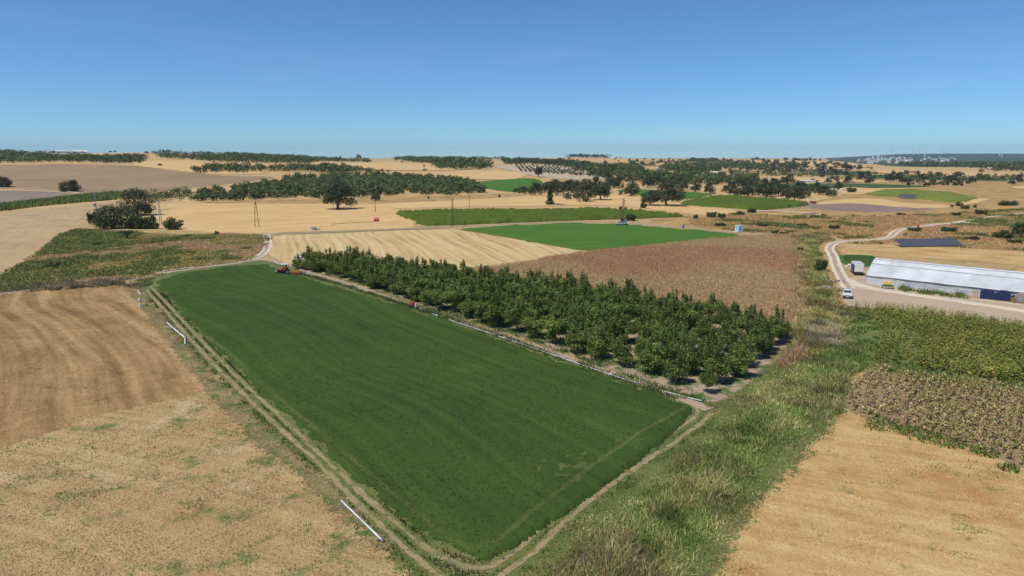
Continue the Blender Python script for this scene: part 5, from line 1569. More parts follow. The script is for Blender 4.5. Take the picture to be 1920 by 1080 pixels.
belt("far_woodland", [(1054, 295.5), (1090, 296), (1140, 297.2), (1130, 295), (1090, 293.5), (1060, 294)], 26, (9, 14), "dark plantation capping the round far hill", 211, cols=[(.045, .07, .035), (.055, .08, .04)], leaf=1.2)
belt("far_woodland", [(1290, 303), (1345, 305), (1340, 302), (1300, 301)], 22, (7, 11), "dark copse on the far stubble hill", 212)
belt("far_woodland", [(1340, 316), (1420, 320), (1440, 322), (1430, 317), (1370, 312), (1340, 312)], 20, (7, 11), "dark wood strip right of the white sheds", 213)
belt("far_woodland", [(1440, 318), (1500, 318), (1500, 314), (1450, 313)], 22, (7, 11), "copse round the red roofed farm", 214)
belt("far_woodland", [(1690, 311), (1780, 314), (1860, 316), (1920, 315), (1990, 316), (1990, 311), (1900, 311), (1800, 309.5), (1690, 308)], 26, (9, 14), "dark tree line along the foot of the ridge", 215, leaf=1.3)
belt("far_woodland", [(1690, 337), (1760, 338), (1830, 340), (1890, 341), (1890, 338), (1800, 336), (1700, 335)], 16, (4, 7), "dark hedge band across the right plain", 216)
belt("far_woodland", [(1860, 322), (1990, 325), (1990, 319), (1880, 317)], 22, (7, 11), "dark trees below the tan hill at right", 217)
belt("far_woodland", [(1440, 332), (1500, 333), (1560, 331), (1560, 327.5), (1500, 330), (1440, 328)], 18, (4, 7), "low dark hedge on the middle right plain", 218)

belt("far_hedge", [(1150, 309), (1250, 312), (1340, 318), (1340, 320), (1250, 314), (1150, 311)], 14, (3, 6), "dark hedgerow slanting across the far stubble", 219)
belt("far_hedge", [(1370, 324), (1500, 330), (1560, 333), (1560, 334), (1500, 331.2), (1370, 325.5)], 12, (3, 6), "dark hedgerow above the long grey shed", 220)
belt("far_hedge", [(1440, 320), (1560, 325), (1640, 325.5), (1640, 326.3), (1560, 326), (1440, 321)], 14, (3, 6), "dark hedgerow along the purple ploughed field", 221)
belt("far_hedge", [(1600, 344), (1760, 348), (1760, 349), (1600, 345)], 9, (2, 4), "low dark hedge behind the sunflower field", 222)
belt("far_hedge", [(1180, 304.5), (1280, 305), (1400, 307), (1400, 308), (1280, 306), (1180, 305.5)], 18, (4, 8), "thin dark hedge on the far straw hill", 223)

# ================================================================ THINGS PEOPLE MADE
P_ = lambda *a, **k: plain(*a, **k)
M['white_paint'] = P_('white_paint', (.78, .77, .74), .35, vary=.06, coat=.2)
M['cream_paint'] = P_('cream_paint', (.72, .69, .62), .35, vary=.08, coat=.2)
M['red_paint'] = P_('red_paint', (.50, .055, .035), .45, vary=.15)
M['maroon'] = P_('maroon', (.20, .04, .045), .6, vary=.2)
M['orange_paint'] = P_('orange_paint', (.62, .13, .035), .5, vary=.18)
M['yellow_paint'] = P_('yellow_paint', (.78, .52, .06), .5, vary=.1)
M['green_paint'] = P_('green_paint', (.045, .16, .04), .5, vary=.1)
M['blue_paint'] = P_('blue_paint', (.05, .16, .42), .5, vary=.12)
M['sky_blue_paint'] = P_('sky_blue_paint', (.13, .56, .80), .5, vary=.05)
M['deep_sky_blue'] = P_('deep_sky_blue', (.03, .30, .62), .5, vary=.05)
M['navy_sheet'] = P_('navy_sheet', (.03, .045, .12), .6, vary=.2)
M['rubber'] = P_('rubber', (.022, .022, .022), .8, vary=.2)
M['dark_metal'] = P_('dark_metal', (.06, .06, .065), .5, .4, vary=.2)
M['grey_metal'] = P_('grey_metal', (.38, .39, .41), .45, .5, vary=.15)
M['blue_grey_metal'] = P_('blue_grey_metal', (.33, .37, .42), .5, .2, vary=.15)
M['rust'] = P_('rust', (.20, .10, .055), .85, .1, vary=.35, scale=3)
M['concrete'] = P_('concrete', (.52, .50, .46), .9, vary=.15, scale=2)
M['glass_dark'] = P_('glass_dark', (.05, .065, .08), .08, 0, .8, vary=.1)
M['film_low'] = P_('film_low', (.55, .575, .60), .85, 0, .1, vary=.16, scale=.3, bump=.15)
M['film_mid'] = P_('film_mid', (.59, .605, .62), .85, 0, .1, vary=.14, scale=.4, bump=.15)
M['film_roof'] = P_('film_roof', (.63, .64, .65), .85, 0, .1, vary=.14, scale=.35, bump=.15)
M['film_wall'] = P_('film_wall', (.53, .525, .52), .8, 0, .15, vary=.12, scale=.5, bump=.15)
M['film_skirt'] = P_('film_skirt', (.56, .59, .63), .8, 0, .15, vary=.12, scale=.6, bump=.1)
M['pipe_white'] = P_('pipe_white', (.74, .74, .74), .35, vary=.08, scale=2)
M['crate_blue'] = P_('crate_blue', (.028, .052, .15), .5, vary=.25, scale=5)
M['crate_navy'] = P_('crate_navy', (.03, .04, .12), .5, vary=.25, scale=5)
M['wood'] = P_('wood', (.48, .34, .21), .8, vary=.25, scale=4)
M['brown_card'] = P_('brown_card', (.27, .15, .07), .85, vary=.2)
M['hose_grey'] = P_('hose_grey', (.42, .39, .35), .7, vary=.2)
M['panel_glass'] = P_('panel_glass', (.085, .09, .11), .45, 0, .4, vary=.12, scale=1.5)
M['panel_frame'] = P_('panel_frame', (.40, .42, .45), .4, .6)
M['purple'] = P_('purple', (.12, .05, .10), .7, vary=.2)
M['tile_red'] = P_('tile_red', (.34, .14, .08), .85, vary=.2, scale=2)
M['wall_white'] = P_('wall_white', (.74, .72, .68), .85, vary=.06, scale=.5)
M['wall_cream'] = P_('wall_cream', (.62, .54, .42), .85, vary=.08, scale=.5)
M['skin'] = P_('skin', (.38, .22, .15), .6, vary=.1)
M['cloth_dark'] = P_('cloth_dark', (.05, .055, .075), .9, vary=.2)
M['turbine'] = P_('turbine', (.80, .81, .82), .4, vary=.03)
M['stone'] = P_('stone', (.46, .43, .39), .95, vary=.25, scale=3, bump=.4)

def gp(px, py, dz=0.03):
    p = G3(px, py)
    return Vector((p[0], p[1], p[2] + (dz if p[1] < 390 else float(lift(p[1], 3)))))

def wheel(parent, c, r, w, rim_mat='grey_metal', rim_r=.58):
    t = MB().ring(c, (1, 0, 0), r - w * .42, w * .42, 20, 8).obj("tyre", M['rubber'], None, smooth=True)
    t.name = "wheel"
    t.parent = parent
    MB().tube((c[0] - w * .36, c[1], c[2]), (c[0] + w * .36, c[1], c[2]), r * rim_r, r * rim_r, 14).tube((c[0] - w * .42, c[1], c[2]), (c[0] + w * .42, c[1], c[2]), r * .18, r * .18, 8).obj("rim", M[rim_mat], t)
    return t

# ---- cars (local: y forward)
def make_car(name, label, loc, rz, paint):
    r = empty(name, loc, rz); tagit(r, label, "car")
    def inset(x, z):   # x here runs along the car
        return .05 if z < .55 else (.03 if z < .95 else .0)
    prof = [(-2.05, .30), (-2.1, .62), (-2.0, .92), (-1.15, .97), (1.0, .93), (1.95, .84), (2.1, .62), (2.05, .30)]
    b = MB().prism([(x, z) for x, z in prof], -.82, .82, inset)
    b.v = [(-y, x, z) for x, y, z in b.v]
    b.obj("body", paint, r, bevel=.05)
    cab = [(-1.35, .95), (-1.0, 1.36), (.35, 1.40), (.95, .94)]
    c = MB().prism(cab, -.78, .78, lambda x, z: .17 if z > 1.2 else 0)
    c.v = [(-y, x, z) for x, y, z in c.v]
    c.obj("cabin", paint, r, bevel=.03)
    MB().add([(-.66, .905, .99), (.66, .905, .99), (.56, .44, 1.36), (-.56, .44, 1.36)], [(0, 1, 2, 3)]).obj("windscreen", M['glass_dark'], r)
    MB().add([(-.62, -1.30, 1.02), (.62, -1.30, 1.02), (.54, -1.06, 1.33), (-.54, -1.06, 1.33)], [(3, 2, 1, 0)]).obj("rear_window", M['glass_dark'], r)
    for s in (-1, 1):
        x0, x1 = s * .787, s * .655
        for (ya, yb) in ((-1.0, -.25), (-.15, .62)):
            MB().add([(x0, ya, 1.0), (x0, yb, 1.0), (x1, yb - (.25 if yb > 0 else 0), 1.33), (x1, ya + (.10 if ya < -.5 else 0), 1.33)], [(0, 1, 2, 3)]).obj("side_window", M['glass_dark'], r)
        MB().box((s * .60, 2.075, .64), (.26, .06, .16)).obj("headlight", M['grey_metal'], r, bevel=.02)
        MB().box((s * .90, .62, 1.0), (.14, .08, .10)).obj("mirror", M['rubber'], r, bevel=.02)
        for y in (-1.28, 1.28):
            wheel(r, (s * .70, y, .31), .31, .19)
    MB().box((0, 2.12, .40), (1.62, .10, .16)).obj("bumper", M['dark_metal'], r, bevel=.03)
    MB().box((0, 2.095, .63), (.86, .05, .13)).obj("grille", M['rubber'], r)
    MB().box((0, 2.178, .42), (.5, .015, .11)).obj("number_plate", M['white_paint'], r)
    return r
cp = gp(1588, 557)
make_car("parked_car", "old white saloon car parked on the dirt yard, front to camera", cp, math.radians(180 - 24), M['cream_paint'])
cw = gp(566, 491)
make_car("parked_car", "white car half hidden behind the far end of the orchard", cw, math.radians(70), M['white_paint'])

# ---- white box truck by the greenhouse (local: y forward, rear to camera)
def make_truck():
    loc = gp(1610, 517)
    r = empty("box_truck", loc, math.radians(-16), .88); tagit(r, "white box truck standing beside the greenhouse end, rear to camera", "truck")
    MB().box((0, 2.4, 1.95), (2.15, 4.8, 2.1)).obj("cargo_box", M['white_paint'], r, bevel=.04)
    MB().box((0, 2.4, 3.03), (2.05, 4.7, .05)).obj("roof", M['film_wall'], r, bevel=.01)
    for s in (-1, 1):
        MB().box((s * .52, -.03, 1.93), (1.0, .05, 1.95)).obj("rear_door", M['white_paint'], r, bevel=.01)
        MB().box((s * .9, -.06, .80), (.28, .06, .14)).obj("tail_light", M['red_paint'], r)
        MB().box((s * .45, 2.4, .72), (.12, 6.2, .2)).obj("chassis_rail", M['dark_metal'], r)
    MB().box((0, 0, .62), (2.0, .1, .16)).obj("rear_bumper", M['dark_metal'], r)
    MB().box((-1.10, 2.2, 1.7), (.05, 4.2, 1.7)).obj("side_sheet", M['navy_sheet'], r, bevel=.01)
    c = MB().prism([(4.95, .6), (6.6, .6), (6.65, 1.35), (6.3, 2.25), (4.95, 2.3)], -.98, .98, lambda x, z: .06 if z > 1.5 else 0)
    c.v = [(-y, x, z) for x, y, z in c.v]
    cab = c.obj("cab", M['white_paint'], r, bevel=.05)
    MB().add([(-.85, 6.675, 1.4), (.85, 6.675, 1.4), (.8, 6.36, 2.15), (-.8, 6.36, 2.15)], [(0, 1, 2, 3)]).obj("windscreen", M['glass_dark'], cab)
    for s in (-1, 1):
        for y in (1.0, 5.7):
            wheel(r, (s * .85, y, .4), .4, .26)
make_truck()

# ---- greenhouse
GA = gp(1623, 531); GA.z = .03
gh = empty("greenhouse", GA, math.radians(-45)); tagit(gh, "long white plastic film greenhouse tunnel at the right", "greenhouse")
GL, GW, GWALL, GR = 66.0, 9.5, 1.75, 4.75
def arch(y):
    t = (y - GW / 2) / (GW / 2)
    return GWALL + (GR - GWALL) * (1 - abs(t) ** 1.55)
def film(name, y0, y1, n, mat, lift_=0.0, x0=0.0, x1=GL, sag=.05):
    nx = int((x1 - x0) / 1.1) + 1
    xs = np.linspace(x0, x1, nx); ys = np.linspace(y0, y1, n)
    V = []
    for x in xs:
        for y in ys:
            rib = abs(math.sin(math.pi * x / 2.2))
            V.append((x, y, arch(y) + lift_ - sag * rib * (1 if 0 < y < GW else 0) - .03 * vnoise(x, y, 3.0, 5)))
    F = [(i * n + j, (i + 1) * n + j, (i + 1) * n + j + 1, i * n + j + 1) for i in range(nx - 1) for j in range(n - 1)]
    me = np_mesh(name, np.array(V, float), np.array(F), mat, smooth=True)
    return link(name, me, gh)
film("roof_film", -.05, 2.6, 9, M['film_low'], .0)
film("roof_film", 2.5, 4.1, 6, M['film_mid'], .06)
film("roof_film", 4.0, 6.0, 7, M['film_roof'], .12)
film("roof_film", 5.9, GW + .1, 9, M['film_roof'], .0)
MB().path([(x, -.14, GWALL + .0 - .03 * math.sin(x * .9)) for x in np.linspace(0, GL, 60)], .07, 6).obj("film_roller", M['white_paint'], gh)
MB().path([(x, 2.55, arch(2.55) + .08) for x in np.linspace(0, GL, 40)], .04, 5).obj("clip_rail", M['grey_metal'], gh)
MB().path([(x, 4.05, arch(4.05) + .14) for x in np.linspace(0, GL, 40)], .04, 5).obj("clip_rail", M['grey_metal'], gh)
npan = 12
for k in range(npan):
    x0 = GL * k / npan + .05; x1 = GL * (k + 1) / npan - .05
    bow = .05 * ((k * 37) % 5 - 2)
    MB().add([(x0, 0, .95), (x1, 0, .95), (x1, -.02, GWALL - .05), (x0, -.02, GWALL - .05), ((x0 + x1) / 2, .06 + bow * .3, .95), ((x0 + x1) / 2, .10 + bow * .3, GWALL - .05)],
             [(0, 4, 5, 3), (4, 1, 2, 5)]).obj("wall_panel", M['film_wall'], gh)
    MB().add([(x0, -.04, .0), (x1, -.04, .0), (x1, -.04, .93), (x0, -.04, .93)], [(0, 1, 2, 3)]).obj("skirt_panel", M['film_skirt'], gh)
    MB().tube((x0 - .05, -.03, -.02), (x0 - .05, -.03, GWALL), .04, .04, 6).obj("post", M['grey_metal'], gh)
MB().tube((0, -.06, .95), (GL, -.06, .95), .035, .035, 6).obj("wall_rail", M['white_paint'], gh)
MB().add([(0, GW, 0), (GL, GW, 0), (GL, GW, GWALL), (0, GW, GWALL)], [(3, 2, 1, 0)]).obj("back_wall", M['film_wall'], gh)
for xe, nm in ((0.0, "end_wall"), (GL, "end_wall")):
    ys = np.linspace(0, GW, 17)
    V = [(xe, y, 0) for y in ys] + [(xe, y, arch(y) - .06) for y in ys]
    F = [(j, j + 1, 17 + j + 1, 17 + j) for j in range(16)]
    e = MB().add(V, F).obj(nm, M['film_wall'], gh)
    if xe == 0:
        MB().box((-.04, GW * .32, 1.1), (.06, 2.2, 2.1)).obj("door_opening", M['rubber'], e)
        MB().box((-.10, GW * .32, 2.2), (.08, 2.4, .1)).obj("door_frame", M['grey_metal'], e)
ys = np.linspace(.15, 2.4, 8)
MB().add([(39 + dx + (y * .18), y, arch(y) + .05) for dx in (0, .35) for y in ys], [(j, 8 + j, 9 + j, j + 1) for j in range(7)]).obj("repair_strip", M['white_paint'], gh)

# ---- things along the greenhouse wall
def local(o, x, y, z=0.0):
    a = o.rotation_euler[2]
    return Vector((o.location.x + x * math.cos(a) - y * math.sin(a), o.location.y + x * math.sin(a) + y * math.cos(a), z))
# crate: open slatted plastic box
def crate_mesh(mat):
    m = MB()
    L, Wd, H, t = .58, .38, .27, .025
    m.box((0, 0, t / 2), (L, Wd, t))
    for s in (-1, 1):
        for z in (.07, .15, .23):
            m.box((0, s * (Wd / 2 - t / 2), z), (L, t, .055)); m.box((s * (L / 2 - t / 2), 0, z), (t, Wd - 2 * t, .055))
        for q in (-1, 1):
            m.box((s * (L / 2 - .02), q * (Wd / 2 - .02), H / 2), (.05, .05, H))
    return m.mesh("crate", mat)
cm = [crate_mesh(M['crate_blue']), crate_mesh(M['crate_navy'])]
C0 = gp(1837, 560); C1 = gp(1893, 565)
cd = (C1 - C0); cd.z = 0; clen = cd.length; cd.normalize()
cn = Vector((-cd.y, cd.x, 0))
ncol = 9
for i in range(ncol):
    for row in range(2):
        hgt = [6, 7, 6, 6, 5, 6, 7, 7, 6][i] - (1 if row else 0)
        for k in range(hgt):
            p = C0 + cd * (i * clen / ncol + .3) + cn * (row * .45 + .1)
            o = link("plastic_crate", cm[1 if (i * 7 + k * 3 + row) % 6 == 0 else 0])
            o.location = (p.x + random.uniform(-.02, .02), p.y + random.uniform(-.02, .02), .03 + k * .272)
            o.rotation_euler = (0, 0, math.atan2(cd.y, cd.x) + random.uniform(-.05, .05))
            tagit(o, "blue plastic crate stacked against the greenhouse wall, front row" if row == 0 else "blue plastic crate stacked against the greenhouse wall, back row", "crate", "blue crates by the greenhouse")
# pallets stood up and boxes
def pallet(name, label, loc, rz, tilt):
    r = empty(name, loc, rz); tagit(r, label, "pallet")
    for k in range(7):
        MB().box((0, 0, .09 + k * .19), (1.0, .03, .11)).obj("board", M['wood'], r)
    for x in (-.44, 0, .44):
        MB().box((x, .07, .66), (.09, .10, 1.3)).obj("runner", M['wood'], r)
    r.rotation_euler = (tilt, 0, rz)
pp = gp(1827, 558.5)
pallet("wooden_pallet", "pale wooden pallet stood upright left of the blue crates", pp, math.radians(-40), math.radians(-8))
r = empty("cardboard_box", gp(1899, 566.5), math.radians(-30)); tagit(r, "brown cardboard box right of the blue crates", "box")
MB().box((0, 0, .35), (.8, .6, .7)).obj("carton", M['brown_card'], r, bevel=.02)
for s in (-1, 1):
    MB().box((s * .42, 0, .74), (.3, .58, .02), ry=s * .5).obj("flap", M['brown_card'], r)
r = empty("black_sack", gp(1899.5, 566) + Vector((0, 0, .78))); tagit(r, "dark bulging sack on the brown box", "sack")
bm = bmesh.new(); bmesh.ops.create_icosphere(bm, subdivisions=3, radius=.34)
for v in bm.verts:
    v.co *= 1 + .18 * (vnoise(v.co.x * 3 + v.co.z, v.co.y * 3, .5, 4) - .5)
    v.co.z = v.co.z * .8 + .2
me = bpy.data.meshes.new("sack_body"); bm.to_mesh(me); bm.free(); me.materials.append(M['rubber'])
link("sack_body", me, r); MB().tube((0, 0, .42), (.03, 0, .58), .09, .04, 8).obj("tied_neck", M['rubber'], r)
# hose reel
hr = empty("hose_coil", gp(1912, 568.5), math.radians(-45)); tagit(hr, "big flat coil of grey irrigation hose leaning on the greenhouse", "hose coil")
for k in range(9):
    MB().ring((0, .12 + .015 * (k % 3), .95), (0, 1, .12), .16 + k * .085, .05, 26, 6).obj("hose_loop", M['hose_grey'], hr, smooth=True)
# yellow green seeder
sd = empty("seed_drill", gp(1664, 541.5), math.radians(-30)); tagit(sd, "small green seed drill with yellow hopper beside the greenhouse", "seed drill")
hp = MB().box((0, 0, 1.15), (1.5, .6, .5), taper=1.0).obj("hopper", M['yellow_paint'], sd, bevel=.04)
MB().box((0, 0, 1.43), (1.56, .66, .06)).obj("lid", M['yellow_paint'], hp, bevel=.01)
MB().box((0, 0, .62), (1.7, .5, .35)).obj("frame", M['green_paint'], sd, bevel=.03)
MB().box((.2, .7, .55), (.12, 1.0, .12)).obj("drawbar", M['green_paint'], sd)
for s in (-1, 1):
    wheel(sd, (s * .95, 0, .38), .38, .16, 'yellow_paint')
for x in (-.6, -.2, .2, .6):
    MB().tube((x, -.2, .5), (x, -.35, .0), .04, .025, 6).obj("coulter", M['dark_metal'], sd)
# small items near truck
for (px, py, lab) in ((1587, 501, "left white bag on the sand near the truck"), (1592, 498, "right white bag on the sand near the truck")):
    o = empty("white_bag", gp(px, py)); tagit(o, lab, "bag")
    bm = bmesh.new(); bmesh.ops.create_icosphere(bm, subdivisions=2, radius=.3)
    for v in bm.verts:
        v.co.z = max(-.18, v.co.z * .8) + .18; v.co.x *= 1.3
        v.co += v.normal * .06 * (vnoise(v.co.x * 4, v.co.y * 4 + v.co.z, .3, 8) - .5)
    me = bpy.data.meshes.new("bag_body"); bm.to_mesh(me); bm.free(); me.materials.append(M['white_paint'])
    link("bag_body", me, o); MB().tube((.3, 0, .3), (.42, 0, .4), .06, .09, 7).obj("tied_neck", M['white_paint'], o)
# rubble tip beside the lane
def rubble(name, label, px, py, n, spread, seed, mats=('stone', 'concrete', 'white_paint', 'brown_card')):
    rr = random.Random(seed)
    r = empty(name, gp(px, py)); tagit(r, label, "rubble")
    for k in range(n):
        a = rr.uniform(0, 6.28); d = rr.random() ** .7 * spread
        s = rr.uniform(.15, .5)
        m = MB().box((0, 0, 0), (s, s * rr.uniform(.5, 1), s * rr.uniform(.4, .8)), rz=rr.uniform(0, 3), rx=rr.uniform(-.5, .5), ry=rr.uniform(-.5, .5), taper=rr.uniform(.6, .95))
        o = m.obj("stone", M[mats[rr.randrange(len(mats))]], r, bevel=s * .08)
        o.location = (math.cos(a) * d * 1.5, math.sin(a) * d, s * .22 + .3 * max(0, 1 - d / spread))
rubble("rubble_heap", "heap of pale rubble and rubbish between lane and ditch", 1566, 529, 34, 1.6, 1)
rubble("rubble_heap", "scattered white stones on the slope below the rubble heap", 1549, 541, 16, 2.0, 2, ('stone', 'concrete'))
# pale stone heaps edging the far maize
_ord = ["first", "second", "third", "fourth", "fifth", "sixth", "seventh"]
for k, px in enumerate(range(1445, 1520, 11)):
    rubble("stone_heap", "pale stone heap on the right maize edge, %s from the left" % _ord[k], px, 396 - (px - 1445) * .12, 14, 2.6, 20 + k, ('concrete', 'stone'))

# ---- solar table on the plain
def solar(name, label, p0, p1, cols, rows, tilt, z0, pw=None):
    a, b = gp(*p0), gp(*p1)
    d = b - a; d.z = 0; L = d.length
    r = empty(name, a, math.atan2(d.y, d.x)); tagit(r, label, "solar panels")
    w = L / cols; h = 1.05
    for i in range(cols):
        for j in range(rows):
            y0 = j * (h + .03)
            cy = (y0 + h / 2) * math.cos(tilt); cz = z0 + (y0 + h / 2) * math.sin(tilt)
            f = MB().box(((i + .5) * w, cy, cz), (w - .04, h, .04), rx=tilt).obj("panel", M['panel_glass'], r)
    for i in range(0, cols + 1, 3):
        x = min(max(i * w, .3), L - .3)
        top = rows * 1.08
        MB().tube((x, .5, -.02), (x, .5, z0 + .5 * math.tan(tilt) - .06), .05, .05, 6).tube((x, top * math.cos(tilt) - .4, -.02), (x, top * math.cos(tilt) - .4, z0 + top * math.sin(tilt) - .3), .05, .05, 6).obj("support", M['grey_metal'], r)
    for j in range(rows + 1):
        y = j * 1.08 * math.cos(tilt); z = z0 + j * 1.08 * math.sin(tilt) - .05
        MB().tube((0, y, z), (L, y, z), .03, .03, 5).obj("rail", M['panel_frame'], r)
solar("solar_table", "long tilted dark solar panel table on the dry plain", (1691, 464), (1807, 462), 11, 4, math.radians(22), .35)
solar("solar_table", "small distant solar panel table at the sunflower edge", (1681, 372), (1712, 374), 9, 4, math.radians(28), .6)

# ---- blue kiosk
k0 = gp(1385, 435)
ko = empty("pump_kiosk", k0, math.radians(12), .92); tagit(ko, "pale and bright blue pump kiosk on the sandy strip", "kiosk")
MB().box((0, 0, .08), (4.4, 2.6, .16)).obj("concrete_base", M['concrete'], ko, bevel=.02)
M['pale_blue'] = P_('pale_blue', (.62, .80, .86), .5, vary=.04)
MB().box((0, 0, 1.3), (2.0, 2.0, 2.3)).obj("wall", M['pale_blue'], ko, bevel=.03)
MB().box((0, 0, 2.52), (2.15, 2.15, .14)).obj("roof", M['white_paint'], ko, bevel=.03)
dr = MB().box((0, -1.02, 1.2), (.85, .06, 1.7)).obj("door", M['deep_sky_blue'], ko, bevel=.01)
MB().box((.3, -1.07, 1.2), (.05, .05, .2)).obj("handle", M['dark_metal'], dr)
MB().box((-1.02, 0, 1.3), (.06, .7, 2.0)).obj("side_stripe", M['sky_blue_paint'], ko)

# ---- well rig with lattice mast
def lattice(parent, name, h, w0, w1, mat, r=.04, n=9, lean=0.0, base=(0, 0, 0)):
    m = MB()
    def c(t, i):
        w = (w0 + (w1 - w0) * t) / 2
        sx, sy = ((-1, -1), (1, -1), (1, 1), (-1, 1))[i]
        return Vector((base[0] + sx * w + lean * t * h, base[1] + sy * w, base[2] + t * h))
    for i in range(4):
        m.tube(c(0, i), c(1, i), r, r * .8, 5)
    for k in range(n):
        t0, t1 = k / n, (k + 1) / n
        for i in range(4):
            m.tube(c(t0, i), c(t1, (i + 1) % 4), r * .6, r * .6, 4)
            m.tube(c(t1, i), c(t1, (i + 1) % 4), r * .6, r * .6, 4)
    return m.obj(name, mat, parent)
wr = empty("well_rig", gp(1166, 423.5), math.radians(12)); tagit(wr, "grey well drilling rig with a rusty lattice mast on the track", "drilling rig")
lattice(wr, "mast", 9.6, .9, .5, M['rust'], .05, 10, .04, (0, 0, .9))
MB().box((0, 0, .75), (4.6, 1.6, .25)).obj("trailer_bed", M['grey_metal'], wr, bevel=.03)
eng = MB().box((.9, 0, 1.75), (1.7, 1.3, 1.7)).obj("engine_housing", M['blue_grey_metal'], wr, bevel=.08)
MB().tube((1.1, 0, 2.5), (1.1, 0, 3.1), .08, .08, 8).obj("exhaust", M['dark_metal'], eng)
MB().box((.2, -.1, 2.3), (1.0, 1.1, .7), ry=-.5).obj("hood", M['dark_metal'], eng, bevel=.05)
MB().tube((-1.2, -.5, 1.4), (-1.2, .5, 1.4), .45, .45, 14).obj("winch_drum", M['blue_grey_metal'], wr)
MB().path([(-2.8, -.9, .95), (2.6, -.9, 1.0)], .06).path([(-2.2, .9, 1.5), (1.0, .9, 1.4)], .05).obj("pipe_rack", M['pipe_white'], wr)
MB().box((.6, -.1, 8.6), (.5, .4, .3)).box((.9, 0, 9.6), (.3, .3, .35)).obj("floodlight", M['grey_metal'], wr)
for x in (-1.7, 1.6):
    for s in (-1, 1):
        wheel(wr, (s * .8, x, .36), .36, .2).rotation_euler = (0, 0, math.pi / 2)
# little things on the sand strip
br = empty("blue_barrel", gp(1281, 427.5)); tagit(br, "small blue barrel on the sand beside the bright green field", "barrel")
MB().tube((0, 0, 0), (0, 0, 1.1), .36, .36, 16).ring((0, 0, .36), (0, 0, 1), .36, .025, 16, 6).ring((0, 0, .74), (0, 0, 1), .36, .025, 16, 6).obj("drum", M['blue_paint'], br, smooth=False)
MB().tube((0, 0, 1.1), (0, 0, 1.14), .33, .33, 16).obj("lid", M['dark_metal'], br)
MB().box((-.75, 0, .25), (.6, .5, .5)).obj("pump_block", M['concrete'], br, bevel=.04)
tk = empty("concrete_trough", gp(1271, 405.5), .2); tagit(tk, "pale concrete water trough at the maize tip", "trough")
MB().box((0, 0, .18), (2.0, .9, .3)).obj("floor", M['concrete'], tk, bevel=.03)
for s in (-1, 1):
    MB().box((0, s * .46, .48), (2.1, .14, .95)).obj("long_side", M['concrete'], tk, bevel=.02)
    MB().box((s * 1.0, 0, .48), (.14, .76, .93)).obj("short_side", M['concrete'], tk, bevel=.02)
cnp = empty("shade_canopy", gp(1521, 408), .1); tagit(cnp, "low purple shade canopy with white cloth in the rusty scrub", "canopy")
for x in (-2.6, 2.6):
    for y in (-1.2, 1.2):
        MB().tube((x, y, -.02), (x, y, 1.6), .05, .05, 6).obj("post", M['dark_metal'], cnp)
MB().add([(-3.0, -1.5, 1.62), (3.0, -1.5, 1.55), (3.0, 1.5, 1.7), (-3.0, 1.5, 1.8), (0, 0, 1.55)], [(0, 1, 4), (1, 2, 4), (2, 3, 4), (3, 0, 4)]).obj("cloth", M['purple'], cnp)
MB().box((-2.2, -1.3, .5), (1.3, .06, .9)).obj("white_cloth", M['white_paint'], cnp, bevel=.02)
tr_ = empty("farm_trailer", gp(1524, 382), .5, .75); tagit(tr_, "dark red farm trailer at the corner of the right maize", "trailer")
MB().box((0, 0, 1.3), (2.2, 4.4, 1.1), taper=1.03).obj("tub", M['maroon'], tr_, bevel=.05)
MB().box((0, 2.9, .7), (.16, 1.5, .16)).obj("drawbar", M['dark_metal'], tr_)
for s in (-1, 1):
    for y in (-.7, .7):
        wheel(tr_, (s * .95, y, .42), .42, .28)
# red pump tank in the stubble and its hose
rt = empty("red_pump_tank", gp(706, 415.5)); tagit(rt, "red tank with hose lying on the golden stubble", "tank")
MB().tube((-.9, 0, .85), (.9, 0, .85), .72, .72, 16).obj("tank", M['red_paint'], rt, smooth=False)
for x in (-.6, .6):
    MB().box((x, 0, .12), (.2, 1.2, .3)).obj("cradle", M['dark_metal'], rt)
hpts = [gp(702, 416), gp(680, 417.5), gp(650, 419), gp(620, 421)]
MB().path([(p.x - rt.location.x, p.y - rt.location.y, .08) for p in hpts], .09, 5).obj("hose", M['rubber'], rt)
pl_ = empty("concrete_well_head", gp(588, 431.5)); tagit(pl_, "grey concrete well head among dry weeds by the field track", "well")
MB().tube((0, 0, -.02), (0, 0, .9), 1.0, 1.0, 18).obj("ring_wall", M['concrete'], pl_)
MB().tube((0, 0, .9), (0, 0, 1.0), 1.1, 1.1, 18).obj("cover", M['grey_metal'], pl_)
MB().box((1.6, .3, .3), (1.1, .8, .6)).obj("valve_box", M['concrete'], pl_, bevel=.03)

rb = empty("red_drum", gp(1721, 428)); tagit(rb, "small red drum beside the pale lane on the plain", "drum")
MB().tube((0, 0, 0), (0, 0, 1.2), .4, .4, 14).ring((0, 0, .4), (0, 0, 1), .4, .03, 14, 6).obj("drum", M['red_paint'], rb)
MB().tube((0, 0, 1.2), (0, 0, 1.24), .36, .36, 14).obj("lid", M['dark_metal'], rb)
